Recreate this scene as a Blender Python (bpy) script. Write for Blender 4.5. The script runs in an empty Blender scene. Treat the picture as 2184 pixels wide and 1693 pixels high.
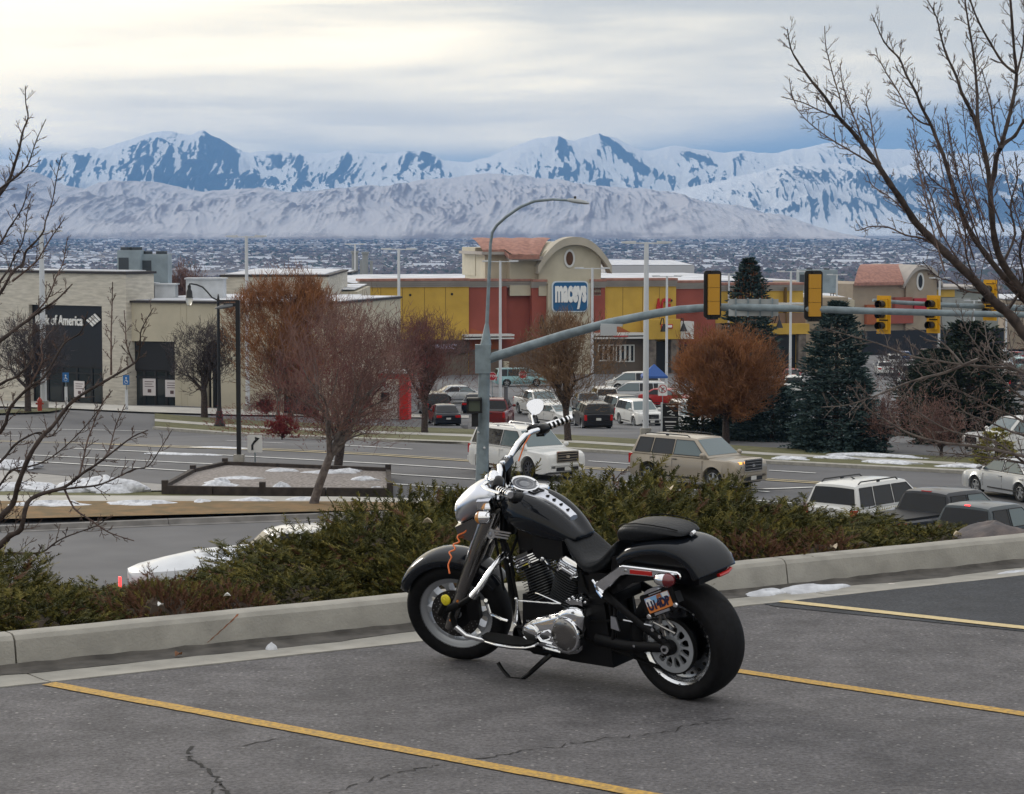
import bpy, math, random, bmesh
import numpy as np
from mathutils import Vector, Matrix
random.seed(7); np.random.seed(7)
SC = bpy.context.scene; COL = SC.collection
R = math.radians

# ------------------------------------------------------------------ camera
CAMH = 2.6; FD = 5000.0; CU, CV, HZ = 1092.0, 846.5, 475.0     # measured on the photograph (2184 px wide copy)
PITCH = math.atan((CV-HZ)/FD)
cam = bpy.data.cameras.new('camera'); camo = bpy.data.objects.new('camera', cam); COL.objects.link(camo)
cam.sensor_width = 36; cam.lens = 36*FD/2184; cam.clip_start = 0.2; cam.clip_end = 60000
camo.location = (0, 0, CAMH); camo.rotation_euler = (math.pi/2-PITCH, 0, 0)
SC.camera = camo
SC.view_settings.view_transform = 'Standard'; SC.view_settings.look = 'None'
SC.view_settings.exposure = 0.0; SC.view_settings.gamma = 1; SC.view_settings.use_curve_mapping = False
SC.render.engine = 'CYCLES'; SC.cycles.volume_bounces = 0; SC.cycles.max_bounces = 7

# ------------------------------------------------------------------ world: overcast dome over a blue gap at the horizon
SUN_AZ, SUN_EL = R(-38), R(20)
HAZE_D = 6.0e-5
W = bpy.data.worlds.new('World'); SC.world = W; W.use_nodes = True
nt = W.node_tree; N = nt.nodes; Lk = nt.links; N.clear()
def nd(t, **k):
    n = N.new(t)
    for a, b in k.items(): setattr(n, a, b)
    return n
def mth(op, a, b=None, c=None, clamp=False):
    n = nd('ShaderNodeMath', operation=op, use_clamp=clamp)
    for i, v in enumerate((a, b, c)):
        if v is None: continue
        if isinstance(v, (int, float)): n.inputs[i].default_value = v
        else: Lk.new(v, n.inputs[i])
    return n.outputs[0]
def mixc(f, a, b):
    n = nd('ShaderNodeMix', data_type='RGBA')
    if isinstance(f, (int, float)): n.inputs[0].default_value = f
    else: Lk.new(f, n.inputs[0])
    for i, v in ((6, a), (7, b)):
        if isinstance(v, tuple): n.inputs[i].default_value = (*v, 1)
        else: Lk.new(v, n.inputs[i])
    return n.outputs[2]
def smooth(v, a, b):
    n = nd('ShaderNodeMapRange', interpolation_type='SMOOTHSTEP'); Lk.new(v, n.inputs[0])
    n.inputs[1].default_value = a; n.inputs[2].default_value = b
    return n.outputs[0]
tc = nd('ShaderNodeTexCoord'); sep = nd('ShaderNodeSeparateXYZ'); Lk.new(tc.outputs['Generated'], sep.inputs[0])
sx, sy, sz = sep.outputs
sky = nd('ShaderNodeTexSky', sky_type='NISHITA', sun_disc=False, sun_elevation=SUN_EL, sun_rotation=SUN_AZ)
skym = nd('ShaderNodeVectorMath', operation='SCALE'); Lk.new(sky.outputs[0], skym.inputs[0]); skym.inputs['Scale'].default_value = 0.9
mp = nd('ShaderNodeMapping'); mp.inputs['Scale'].default_value = (4, 4, 38); mp.inputs['Rotation'].default_value = (0, R(-1.5), 0)
Lk.new(tc.outputs['Generated'], mp.inputs[0])
nz = nd('ShaderNodeTexNoise'); nz.inputs['Scale'].default_value = 1.0; nz.inputs['Detail'].default_value = 5; nz.inputs['Roughness'].default_value = .5
nz.inputs['Distortion'].default_value = .3
Lk.new(mp.outputs[0], nz.inputs[0])
nz2 = nd('ShaderNodeTexNoise'); nz2.inputs['Scale'].default_value = 3.6; nz2.inputs['Detail'].default_value = 6; Lk.new(mp.outputs[0], nz2.inputs[0])
sunv = (math.sin(SUN_AZ)*math.cos(SUN_EL), math.cos(SUN_AZ)*math.cos(SUN_EL), math.sin(SUN_EL))
dot = nd('ShaderNodeVectorMath', operation='DOT_PRODUCT'); Lk.new(tc.outputs['Generated'], dot.inputs[0]); dot.inputs[1].default_value = sunv
dpos = mth('MAXIMUM', dot.outputs['Value'], 0.0)
g = mth('POWER', dpos, 5.0)
el = mth('MAXIMUM', sz, 0.0)
# cloud thickness varies the veil: thin where the light comes through
n01 = mth('SUBTRACT', nz.outputs[0], 0.5)
thin = mth('ADD', mth('MULTIPLY', g, 1.25), mth('MULTIPLY', n01, 1.5))
thin = mth('ADD', thin, mth('MULTIPLY', mth('SUBTRACT', nz2.outputs[0], .5), .22))
veil = smooth(thin, -.02, .80)
ccol = mixc(veil, (.85, .805, .70), (2.25, 1.92, 1.34))
ccol = mixc(smooth(el, .13, .6), ccol, (1.08, 1.07, 1.05)); zen = mth('ADD', mth('MULTIPLY', smooth(el, .3, 1.), .15), 1.0)
cs = nd('ShaderNodeVectorMath', operation='SCALE'); Lk.new(ccol, cs.inputs[0]); Lk.new(zen, cs.inputs['Scale'])
# lower edge of the cloud deck
edge = mth('SUBTRACT', el, mth('MULTIPLY', mth('MAXIMUM', mth('ADD', sx, .0), 0.0), .09))
edge = mth('ADD', edge, mth('MULTIPLY', n01, .020))
cov = smooth(edge, .020, .044)
blue = mixc(.5, (.27, .42, .60), skym.outputs[0])
fin = mixc(cov, (.29, .43, .60), cs.outputs[0])
fin2 = mixc(.10, fin, skym.outputs[0])
bg = nd('ShaderNodeBackground'); bg.inputs[1].default_value = 1.0
# the Nishita sky is physically bright: its share below is scaled to strength 0.1
skym.inputs['Scale'].default_value = 0.1
Lk.new(fin2, bg.inputs[0])
out = nd('ShaderNodeOutputWorld'); Lk.new(bg.outputs[0], out.inputs[0])

sl = bpy.data.lights.new('sun', 'SUN'); sl.energy = 1.3; sl.angle = R(14); sl.color = (1, .95, .88)
so = bpy.data.objects.new('sun', sl); COL.objects.link(so)
so.rotation_euler = Vector(sunv).to_track_quat('Z', 'Y').to_euler()

# ------------------------------------------------------------------ pixel -> place helpers (used once, to measure where things stand)
cp_, sp_ = math.cos(PITCH), math.sin(PITCH)
def ray(u, v):
    a, b = (u-CU)/FD, -(v-CV)/FD
    return Vector((a, cp_+b*sp_, -sp_+b*cp_))
def P(u, v, Y):
    r = ray(u, v); return Vector((0, 0, CAMH))+r*(Y/r.y)
def G(u, v, z=0.0):
    r = ray(u, v); return Vector((0, 0, CAMH))+r*((z-CAMH)/r.z)
def sstep(a, b, x):
    t = min(1, max(0, (x-a)/(b-a))); return t*t*(3-2*t)
HP = [(0, 0), (48, -6.6), (65, -7.0), (90, -7.3), (108, -7.6), (125, -8.8), (160, -11.2), (200, -12.3), (250, -13.6), (330, -17), (400, -19.7), (700, -30), (1400, -44), (2300, -54), (9000, -58), (30000, -60)]
def Hh(x, y):
    for (a, za), (b, zb) in zip(HP, HP[1:]):
        if y < b: far = za+(zb-za)*(y-a)/(b-a); break
    else: far = -60
    far += 1.4*sstep(-4, -24, x)*sstep(125, 150, y)*sstep(260, 200, y)
    sy = y-(15.15+.63*x)
    near = -6.6*sstep(1.9, 15.5, sy)
    t = sstep(40, 52, y)
    return near*(1-t)+far*t
def GH(u, v, off=0.0):
    r = ray(u, v); lo, hi = 5.0, 30000.0; o = Vector((0, 0, CAMH))
    y = 50.0
    while y < 20000:
        w = o+r*(y/r.y)
        if w.z < Hh(w.x, w.y): break
        y *= 1.03
    lo, hi = y/1.03, y
    for _ in range(30):
        m = (lo+hi)/2; w = o+r*(m/r.y)
        if w.z < Hh(w.x, w.y): hi = m
        else: lo = m
    w = o+r*(hi/r.y); w.z = Hh(w.x, w.y)+off
    return w

# ------------------------------------------------------------------ materials
MC = {}
def mat(name, col, rough=.6, metal=0., nscale=None, namt=.0, bump=0., bscale=None, coat=0., col2=None, emit=None, trans=0., ior=1.45, spec=None, detail=4, nstretch=None, alpha=None):
    if name in MC: return MC[name]
    m = bpy.data.materials.new(name); MC[name] = m; m.use_nodes = True
    t = m.node_tree; b = t.nodes['Principled BSDF']
    b.inputs['Base Color'].default_value = (*col, 1); b.inputs['Roughness'].default_value = rough; b.inputs['Metallic'].default_value = metal
    b.inputs['Coat Weight'].default_value = coat; b.inputs['Coat Roughness'].default_value = .05
    b.inputs['Transmission Weight'].default_value = trans; b.inputs['IOR'].default_value = ior
    if spec is not None: b.inputs['Specular IOR Level'].default_value = spec
    if emit: b.inputs['Emission Color'].default_value = (*emit[0], 1); b.inputs['Emission Strength'].default_value = emit[1]
    if nscale:
        tcn = t.nodes.new('ShaderNodeTexCoord'); src = tcn.outputs['Object']
        if nstretch:
            mpn = t.nodes.new('ShaderNodeMapping'); mpn.inputs['Scale'].default_value = nstretch; t.links.new(src, mpn.inputs[0]); src = mpn.outputs[0]
        n = t.nodes.new('ShaderNodeTexNoise'); n.inputs['Scale'].default_value = nscale; n.inputs['Detail'].default_value = detail
        t.links.new(src, n.inputs[0])
        r = t.nodes.new('ShaderNodeValToRGB'); c2 = col2 or tuple(c*(1-namt) for c in col); c1 = tuple(min(1, c*(1+namt)) for c in col) if not col2 else col
        r.color_ramp.elements[0].position = .35; r.color_ramp.elements[1].position = .65
        r.color_ramp.elements[0].color = (*c2, 1); r.color_ramp.elements[1].color = (*c1, 1)
        t.links.new(n.outputs[0], r.inputs[0]); t.links.new(r.outputs[0], b.inputs['Base Color'])
        if bump:
            n2 = n
            if bscale:
                n2 = t.nodes.new('ShaderNodeTexNoise'); n2.inputs['Scale'].default_value = bscale; n2.inputs['Detail'].default_value = 6; t.links.new(src, n2.inputs[0])
            bp = t.nodes.new('ShaderNodeBump'); bp.inputs['Strength'].default_value = bump; bp.inputs['Distance'].default_value = .02
            t.links.new(n2.outputs[0], bp.inputs['Height']); t.links.new(bp.outputs[0], b.inputs['Normal'])
    return m

# ------------------------------------------------------------------ mesh builder
def frame(a, b):
    d = (b-a).normalized(); up = Vector((0, 0, 1)) if abs(d.z) < .95 else Vector((1, 0, 0))
    x = d.cross(up).normalized(); y = x.cross(d).normalized()
    return x, y, d
class MB:
    def __init__(s, M=None): s.V = []; s.F = []; s.I = []; s.M = M; s.mi = 0
    def v(s, p):
        p = Vector(p)
        if s.M is not None: p = s.M @ p
        s.V.append(p[:]); return len(s.V)-1
    def f(s, *i): s.F.append(tuple(i)); s.I.append(s.mi)
    def poly(s, pts): s.f(*[s.v(p) for p in pts])
    def ring(s, pts): return [s.v(p) for p in pts]
    def bridge(s, a, b, closed=True):
        n = len(a)
        for i in range(n if closed else n-1):
            j = (i+1) % n; s.f(a[i], a[j], b[j], b[i])
    def loft(s, rings, closed=True, cap=True):
        rr = [s.ring(r) for r in rings]
        for a, b in zip(rr, rr[1:]): s.bridge(a, b, closed)
        if cap and closed: s.f(*reversed(rr[0])); s.f(*rr[-1])
        return rr
    def box(s, c, d, rz=0, M=None):
        cx, cy, cz = c; a, b, h = d[0]/2, d[1]/2, d[2]/2; cr, sr = math.cos(rz), math.sin(rz)
        idx = []
        for z in (-h, h):
            for x, y in ((-a, -b), (a, -b), (a, b), (-a, b)):
                p = Vector((cx+x*cr-y*sr, cy+x*sr+y*cr, cz+z))
                idx.append(s.v(M @ p if M else p))
        i = idx
        for q in ((3, 2, 1, 0), (4, 5, 6, 7), (0, 1, 5, 4), (1, 2, 6, 5), (2, 3, 7, 6), (3, 0, 4, 7)): s.f(*[i[k] for k in q])
    def hexa(s, b4, t4):
        i = [s.v(p) for p in b4]+[s.v(p) for p in t4]
        for q in ((3, 2, 1, 0), (4, 5, 6, 7), (0, 1, 5, 4), (1, 2, 6, 5), (2, 3, 7, 6), (3, 0, 4, 7)): s.f(*[i[k] for k in q])
    def tube(s, pts, rad, n=8, cap=True, sq=None):
        pts = [Vector(p) for p in pts]
        if isinstance(rad, (int, float)): rad = [rad]*len(pts)
        rr = []; x = None
        for k, p in enumerate(pts):
            d = (pts[min(k+1, len(pts)-1)]-pts[max(k-1, 0)])
            if d.length < 1e-9: d = Vector((0, 0, 1))
            d.normalize()
            if x is None: x, y, _ = frame(Vector(), d)
            else:
                x = (x-d*x.dot(d)); x = x.normalized() if x.length > 1e-6 else frame(Vector(), d)[0]
                y = x.cross(d)
            r = rad[k]; k2 = sq or (1, 1)
            rr.append([p+x*(r*k2[0]*math.cos(2*math.pi*i/n))+y*(r*k2[1]*math.sin(2*math.pi*i/n)) for i in range(n)])
        s.loft(rr, True, cap)
    def cyl(s, a, b, r0, r1=None, n=12, cap=True): s.tube([a, b], [r0, r0 if r1 is None else r1], n, cap)
    def lathe(s, prof, o=(0, 0, 0), ax=(0, 0, 1), n=24, a0=0, a1=2*math.pi, cap=False, closedprof=False):
        o = Vector(o); ax = Vector(ax).normalized(); x, y, d = frame(Vector(), ax); full = abs(a1-a0-2*math.pi) < 1e-6
        m = n if full else n+1
        rr = [s.ring([o+ax*h+(x*math.cos(a0+(a1-a0)*i/n)+y*math.sin(a0+(a1-a0)*i/n))*r for i in range(m)]) for r, h in prof]
        for a, b in zip(rr, rr[1:]): s.bridge(a, b, full)
        if closedprof: s.bridge(rr[-1], rr[0], full)
        if cap: s.f(*reversed(rr[0])); s.f(*rr[-1])
    def prism(s, poly, M, d):
        # poly 2D (x,y) in plane of M, thickness d along M z
        a = [s.v(M @ Vector((p[0], p[1], 0))) for p in poly]; b = [s.v(M @ Vector((p[0], p[1], d))) for p in poly]
        s.f(*reversed(a)); s.f(*b); s.bridge(a, b)
    def ell(s, c, r, n=12, m=8, M=None):
        c = Vector(c); rr = []
        for j in range(1, m):
            t = math.pi*j/m
            rr.append([c+Vector((r[0]*math.sin(t)*math.cos(2*math.pi*i/n), r[1]*math.sin(t)*math.sin(2*math.pi*i/n), -r[2]*math.cos(t))) for i in range(n)])
        if M: rr = [[M @ p for p in q] for q in rr]
        q = [s.ring(z) for z in rr]
        for a, b in zip(q, q[1:]): s.bridge(a, b)
        b0 = s.v(M @ (c-Vector((0, 0, r[2]))) if M else c-Vector((0, 0, r[2]))); t0 = s.v(M @ (c+Vector((0, 0, r[2]))) if M else c+Vector((0, 0, r[2])))
        for i in range(n): s.f(b0, q[0][(i+1) % n], q[0][i]); s.f(t0, q[-1][i], q[-1][(i+1) % n])
    def grid(s, fn, nu, nv):
        ii = [[s.v(fn(i/nu, j/nv)) for i in range(nu+1)] for j in range(nv+1)]
        for j in range(nv):
            for i in range(nu): s.f(ii[j][i], ii[j][i+1], ii[j+1][i+1], ii[j+1][i])
    def mesh(s, name, mats, smooth=35):
        me = bpy.data.meshes.new(name); me.from_pydata(s.V, [], s.F)
        if not isinstance(mats, (list, tuple)): mats = [mats]
        for m in mats: me.materials.append(m)
        if len(mats) > 1: me.polygons.foreach_set('material_index', s.I)
        if smooth: me.shade_smooth(); me.set_sharp_from_angle(angle=R(smooth))
        me.update(); return me
    def build(s, name, mats, parent=None, smooth=35, loc=None, rz=0, label=None, cat=None, group=None, kind=None, fix=False):
        me = s.mesh(name, mats, smooth)
        if fix:
            bm = bmesh.new(); bm.from_mesh(me); bmesh.ops.recalc_face_normals(bm, faces=bm.faces); bm.to_mesh(me); bm.free()
        return link(name, me, parent, loc, rz, label, cat, group, kind)
def link(name, me, parent=None, loc=None, rz=0, label=None, cat=None, group=None, kind=None):
    o = bpy.data.objects.new(name, me); COL.objects.link(o)
    if parent: o.parent = parent
    if loc is not None: o.location = loc
    if rz: o.rotation_euler = (0, 0, rz)
    return tag(o, label, cat, group, kind)
def tag(o, label=None, cat=None, group=None, kind=None):
    if label: o['label'] = label
    if cat: o['category'] = cat
    if group: o['group'] = group
    if kind: o['kind'] = kind
    return o
def empty(name, loc, rz=0, label=None, cat=None, group=None, kind=None, rot=None):
    o = bpy.data.objects.new(name, None); COL.objects.link(o); o.location = loc
    o.rotation_euler = rot if rot else (0, 0, rz); o.empty_display_size = .3
    return tag(o, label, cat, group, kind)
def text_obj(name, txt, m, size, M, parent=None, depth=.01, align='CENTER', label=None, sx=1.0, bold=0.0, wave=None):
    cu = bpy.data.curves.new(name, 'FONT'); cu.body = txt; cu.size = size; cu.extrude = depth; cu.align_x = align; cu.align_y = 'CENTER'; cu.offset = bold; cu.resolution_u = 3
    to = bpy.data.objects.new('tmp', cu); COL.objects.link(to)
    dg = bpy.context.evaluated_depsgraph_get(); me = bpy.data.meshes.new_from_object(to.evaluated_get(dg))
    bpy.data.objects.remove(to); me.name = name
    S = Matrix.Diagonal((sx, 1, 1, 1)); me.transform(S)
    me.transform(M); me.materials.clear(); me.materials.append(m)
    return link(name, me, parent, label=label)
def copy_tree(o, parent=None):
    c = o.copy(); COL.objects.link(c)
    if parent: c.parent = parent
    for ch in [q for q in KIDS.get(o.name, [])] if False else list(o.children): copy_tree(ch, c)
    return c
def basis(o, x, y, z):
    M = Matrix((Vector(x).normalized(), Vector(y).normalized(), Vector(z).normalized())).transposed().to_4x4(); M.translation = Vector(o); return M
# ================================================================== TERRAIN
def vnoise(x, y, seed=0):
    xi = np.floor(x).astype(np.int64); yi = np.floor(y).astype(np.int64); fx = x-xi; fy = y-yi
    def h(a, b):
        n = (a*374761393+b*668265263+seed*1442695041) & 0x7fffffff; n = ((n ^ (n >> 13))*1274126177) & 0x7fffffff
        return ((n ^ (n >> 16)) & 0xffff)/65535.0
    sx = fx*fx*(3-2*fx); sy = fy*fy*(3-2*fy)
    return (h(xi, yi)*(1-sx)+h(xi+1, yi)*sx)*(1-sy)+(h(xi, yi+1)*(1-sx)+h(xi+1, yi+1)*sx)*sy
def fbm(x, y, o=5, seed=0, ridged=False, gain=.5):
    s = 0; a = 1; t = 0
    for k in range(o):
        n = vnoise(x*2**k+17*k, y*2**k+31*k, seed+k)
        if ridged: n = 1-np.abs(2*n-1)
        s = s+a*n; t += a; a *= gain
    return s/t

def snow_mat(name, bare, bare2, snow, nsc, lo, hi, fine, ro=.74):  # bare tones also fill the shade painted on right-facing slopes
    m = bpy.data.materials.new(name); m.use_nodes = True; t = m.node_tree; b = t.nodes['Principled BSDF']; b.inputs['Roughness'].default_value = .9
    b.inputs['Specular IOR Level'].default_value = .1
    at = t.nodes.new('ShaderNodeAttribute'); at.attribute_name = 'bare'  # carries thin snow plus the shade painted on right-facing slopes
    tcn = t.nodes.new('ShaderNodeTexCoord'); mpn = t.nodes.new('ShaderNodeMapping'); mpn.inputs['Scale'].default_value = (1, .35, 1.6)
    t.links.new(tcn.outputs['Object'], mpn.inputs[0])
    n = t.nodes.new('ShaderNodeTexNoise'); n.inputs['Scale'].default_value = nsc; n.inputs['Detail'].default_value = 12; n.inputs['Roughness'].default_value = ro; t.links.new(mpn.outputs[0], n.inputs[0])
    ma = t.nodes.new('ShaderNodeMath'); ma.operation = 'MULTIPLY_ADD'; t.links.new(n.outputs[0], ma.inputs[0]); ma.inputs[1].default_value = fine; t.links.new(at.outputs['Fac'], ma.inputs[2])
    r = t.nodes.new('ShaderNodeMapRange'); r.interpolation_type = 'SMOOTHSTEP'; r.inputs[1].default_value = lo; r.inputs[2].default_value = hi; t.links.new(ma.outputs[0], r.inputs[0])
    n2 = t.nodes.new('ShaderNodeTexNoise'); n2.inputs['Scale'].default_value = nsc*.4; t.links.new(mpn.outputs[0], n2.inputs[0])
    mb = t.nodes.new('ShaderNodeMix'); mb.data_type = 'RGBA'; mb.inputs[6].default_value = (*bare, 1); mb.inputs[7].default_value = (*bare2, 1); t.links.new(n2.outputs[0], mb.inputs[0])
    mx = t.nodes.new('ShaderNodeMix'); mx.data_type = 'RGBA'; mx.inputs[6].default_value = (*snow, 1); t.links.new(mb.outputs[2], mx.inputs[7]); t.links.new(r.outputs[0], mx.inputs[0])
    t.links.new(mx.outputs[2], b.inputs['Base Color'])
    bp = t.nodes.new('ShaderNodeBump'); bp.inputs['Strength'].default_value = .6; bp.inputs['Distance'].default_value = 8; t.links.new(n.outputs[0], bp.inputs['Height']); t.links.new(bp.outputs[0], b.inputs['Normal'])
    return m

def mountain(name, prof, Y0, Y1, u0, u1, material, label, nu=800, nv=150, zb=-58., amp=.30, fr=9., blobs=(), shape=1.25, seed=1, wave=1.0, shadek=1.0, back=1500, wrp=2.2, humk=.6):
    us = np.linspace(u0, u1, nu); vs = np.interp(us, [p[0] for p in prof], [p[1] for p in prof])
    rs = np.random.RandomState(seed)
    jit = (fbm(us*.035, us*0, 4, seed)-.5)*7
    vs = vs+jit*(1 if wave else 0)
    ax = (us-CU)/FD
    ridge = CAMH+(HZ-vs)/FD*Y1           # summit height at distance Y1
    tt = np.concatenate([np.linspace(0, 1, nv), 1+np.linspace(.04, 1, 14)])
    T, A = np.meshgrid(tt, ax, indexing='ij'); RG = np.meshgrid(tt, ridge, indexing='ij')[1]
    Yv = Y0+(Y1-Y0)*np.minimum(T, 1)+back*np.maximum(T-1, 0); X = A*Y1*(Yv/Y1*.35+.65)
    # smooth version of the ridge for the lower slopes so spurs are not copied straight down
    k = np.hanning(41); k /= k.sum(); rsm = np.convolve(np.pad(ridge, 20, 'edge'), k, 'valid'); RS = np.meshgrid(tt, rsm, indexing='ij')[1]
    tb = np.minimum(T, 1); base = zb+(RS*(1-tb**3)+RG*tb**3-zb)*tb**shape
    xs = X/Y1*FD/100; warp = (fbm(xs*.5, T*2.2, 3, seed+9)-.5)*wrp
    spur = fbm(xs*fr/9+warp*.9+T*.5, T*1.3, 5, seed+3, True, .52)
    spur2 = fbm(xs*fr/3.2+warp, T*5.5, 5, seed+5, True)
    hum = fbm(xs*.9+3, T*3.1+seed, 5, seed+40)
    env = (tb*(1-tb)*3.2)*(RG-zb)
    z = base+env*amp*((spur-.55)*1.25+(spur2-.55)*.55+(hum-.5)*humk)
    sp3 = fbm(xs*fr*.9+warp*2, T*7+xs*.3, 4, seed+60, True, .6); z = z+env*amp*.30*(sp3-.55)
    # keep the skyline: never above the line of sight of the ridge
    cap = CAMH+(RG-CAMH)*(Yv/Y1)*1.0
    z = np.minimum(z, np.where(T < 1, cap-(1-T)*6, cap))
    z = np.where(T > 1, RG-(T-1)*(RG-zb)*.95, z)
    z = np.where(T == 0, zb-25, z)
    # bare ground on convex relief; right-facing slopes darkened as shade painted into the colour
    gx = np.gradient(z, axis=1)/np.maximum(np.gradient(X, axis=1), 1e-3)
    def blur(a, k):
        w = np.ones(k)/k; a = np.apply_along_axis(lambda m: np.convolve(np.pad(m, k//2, 'edge'), w, 'valid'), 1, a); return np.apply_along_axis(lambda m: np.convolve(np.pad(m, k//2, 'edge'), w, 'valid'), 0, a)
    dx = abs(X[0, 1]-X[0, 0]); fine_ = z-blur(z, 9); broad = z-blur(z, 31); sd = lambda a: a/(a[8:-20].std()+1e-6)
    gs = sd(gx-blur(gx, 41)); bare = np.clip(-gs*.15*shadek, -.35, .35)+np.clip(sd(fine_)*.07+sd(broad)*.05, -.22, .25)*(T < .93)+np.clip(-gx*shadek, -.4, .5)*.22  # bare sums shade painted on right-facing slopes and bare ground on convex relief
    VV = HZ-(z-CAMH)/Yv*FD; UU = CU+X/Yv*FD
    for (bu, bv, ru, rv, an, st) in blobs:  # ellipses darken the colour where blue shade and bare ground lie
        c, s = math.cos(R(an)), math.sin(R(an)); du = (UU-bu); dv = (VV-bv)
        q = ((du*c+dv*s)/ru)**2+((-du*s+dv*c)/rv)**2
        bare = bare+st*.58*np.exp(-q*1.1)
    bare = bare+(fbm(xs*2.5, T*9, 5, seed+20)-.5)*.45
    n1, n2 = X.shape
    verts = np.stack([X, Yv, z], -1).reshape(-1, 3)
    i = np.arange(n1*n2).reshape(n1, n2); q = np.stack([i[:-1, :-1], i[:-1, 1:], i[1:, 1:], i[1:, :-1]], -1).reshape(-1, 4)
    me = bpy.data.meshes.new(name); me.from_pydata(verts.tolist(), [], q.tolist()); me.materials.append(material); me.shade_smooth()
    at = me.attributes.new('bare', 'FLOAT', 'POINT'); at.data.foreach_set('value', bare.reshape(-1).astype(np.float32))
    return link(name, me, kind='structure', label=label)

far_prof = [(-700, 350), (-400, 332), (-100, 345), (0, 340), (30, 342), (70, 338), (100, 330), (140, 322), (175, 320), (200, 315), (215, 319), (245, 310), (275, 300), (300, 292), (325, 284), (350, 279), (370, 281), (385, 285), (410, 290), (424, 283), (437, 279), (452, 287), (470, 295), (495, 312), (520, 325), (540, 327), (560, 322), (600, 324), (625, 326), (640, 320), (665, 326), (700, 328), (725, 321), (745, 321), (760, 320), (800, 330), (850, 326), (875, 324), (900, 323), (925, 330), (950, 343), (975, 347), (1000, 348), (1050, 335), (1080, 320), (1110, 306), (1150, 296), (1175, 293), (1190, 292), (1205, 299), (1225, 303), (1245, 295), (1262, 288), (1275, 284), (1295, 292), (1320, 300), (1345, 312), (1370, 322), (1395, 322), (1420, 315), (1440, 311), (1465, 315), (1500, 320), (1530, 326), (1580, 322), (1640, 328), (1670, 322), (1700, 320), (1750, 308), (1775, 303), (1800, 305), (1830, 312), (1880, 318), (1950, 320), (2050, 330), (2120, 325), (2184, 320), (2400, 335), (2900, 350)]
blobsA = [(360, 355, 50, 16, 60, 1.1), (300, 335, 22, 40, 20, 1.0), (335, 380, 75, 12, 8, 1.0), (440, 360, 22, 55, 25, 1.2), (460, 395, 70, 14, 2, 1.3), (490, 340, 20, 45, -38, 1.2), (405, 330, 15, 35, 30, .9), (175, 340, 26, 15, 10, 1.0), (130, 350, 30, 9, 5, .9), (590, 345, 16, 28, -20, .9), (560, 390, 45, 10, 8, .9), (635, 350, 16, 26, -10, 1.1), (735, 352, 22, 32, 25, 1.0), (700, 385, 25, 14, 10, 1.0), (865, 350, 13, 32, 20, 1.0), (915, 345, 30, 16, 38, 1.1), (1200, 315, 12, 30, -10, 1.3), (1207, 365, 20, 14, 20, 1.1), (1300, 303, 36, 7, 40, 1.1), (1262, 368, 14, 26, -15, 1.0), (1345, 345, 52, 9, 36, 1.1), (1395, 370, 40, 9, 25, 1.1), (1480, 335, 26, 6, 20, .9), (1510, 345, 22, 5, 30, .9), (1578, 335, 8, 14, 0, .9), (1060, 352, 18, 6, -15, .6), (1290, 395, 22, 20, 0, .9)]
snowA = snow_mat('mountain snow', (.055, .085, .125), (.085, .11, .15), (.78, .78, .77), .03, .46, .60, .50)  # blue-grey tone paints shaded slopes as well as rock
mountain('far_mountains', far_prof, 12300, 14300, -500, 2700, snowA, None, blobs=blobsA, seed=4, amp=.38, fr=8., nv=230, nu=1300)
mid_prof = [(1250, 470), (1330, 440), (1400, 420), (1450, 405), (1500, 393), (1545, 385), (1560, 378), (1600, 372), (1640, 362), (1670, 352), (1700, 349), (1740, 345), (1770, 350), (1800, 348), (1850, 360), (1900, 358), (1960, 352), (2020, 365), (2080, 372), (2130, 358), (2184, 350), (2400, 365), (2900, 380)]
blobsB = [(1730, 375, 60, 14, 10, 1.0), (1850, 385, 60, 18, 12, 1.0), (1960, 400, 80, 25, 5, 1.1), (2080, 400, 90, 30, 0, 1.2), (1640, 400, 40, 10, -20, .7), (1900, 440, 120, 18, 5, .8), (2100, 450, 120, 22, 0, 1.0), (1780, 425, 50, 10, 20, .7), (1700, 440, 50, 8, -15, .7), (2184, 430, 70, 40, 0, 1.0)]
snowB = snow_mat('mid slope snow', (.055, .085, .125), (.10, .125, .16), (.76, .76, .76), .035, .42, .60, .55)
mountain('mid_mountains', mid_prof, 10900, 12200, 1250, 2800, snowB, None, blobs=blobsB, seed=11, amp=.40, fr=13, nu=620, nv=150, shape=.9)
foot_prof = [(-700, 380), (-400, 350), (-100, 345), (0, 352), (30, 356), (60, 362), (100, 375), (140, 395), (186, 405), (215, 392), (242, 385), (280, 388), (322, 386), (360, 394), (400, 402), (433, 409), (490, 406), (554, 400), (590, 405), (630, 412), (690, 406), (730, 402), (785, 395), (840, 396), (880, 388), (911, 382), (957, 380), (1000, 374), (1035, 371), (1110, 374), (1186, 382), (1240, 392), (1287, 398), (1340, 400), (1387, 403), (1440, 414), (1488, 428), (1550, 436), (1614, 449), (1655, 460), (1690, 473), (1740, 490), (1785, 506), (1860, 520), (2000, 524)]
blobsC = [(350, 500, 300, 5, 0, .3), (1200, 500, 400, 6, 0, .25), (265, 470, 42, 9, 0, .55), (640, 442, 40, 8, -20, .5), (985, 470, 40, 10, 10, .5), (1120, 440, 50, 8, 30, .35), (1400, 478, 55, 10, -20, .6), (1500, 485, 30, 6, -15, .35), (860, 430, 120, 14, 10, .3), (750, 452, 50, 6, -10, .4), (430, 440, 60, 5, -15, .35), (1240, 465, 40, 6, -20, .4)]
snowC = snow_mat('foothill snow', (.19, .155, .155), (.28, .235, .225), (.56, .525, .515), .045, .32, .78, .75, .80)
mountain('foothills', foot_prof, 8200, 10300, -500, 2000, snowC, None, blobs=blobsC, seed=23, amp=.34, fr=11, nu=1200, nv=200, shape=.7, shadek=.45, wrp=3.0, humk=2.0)

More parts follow.
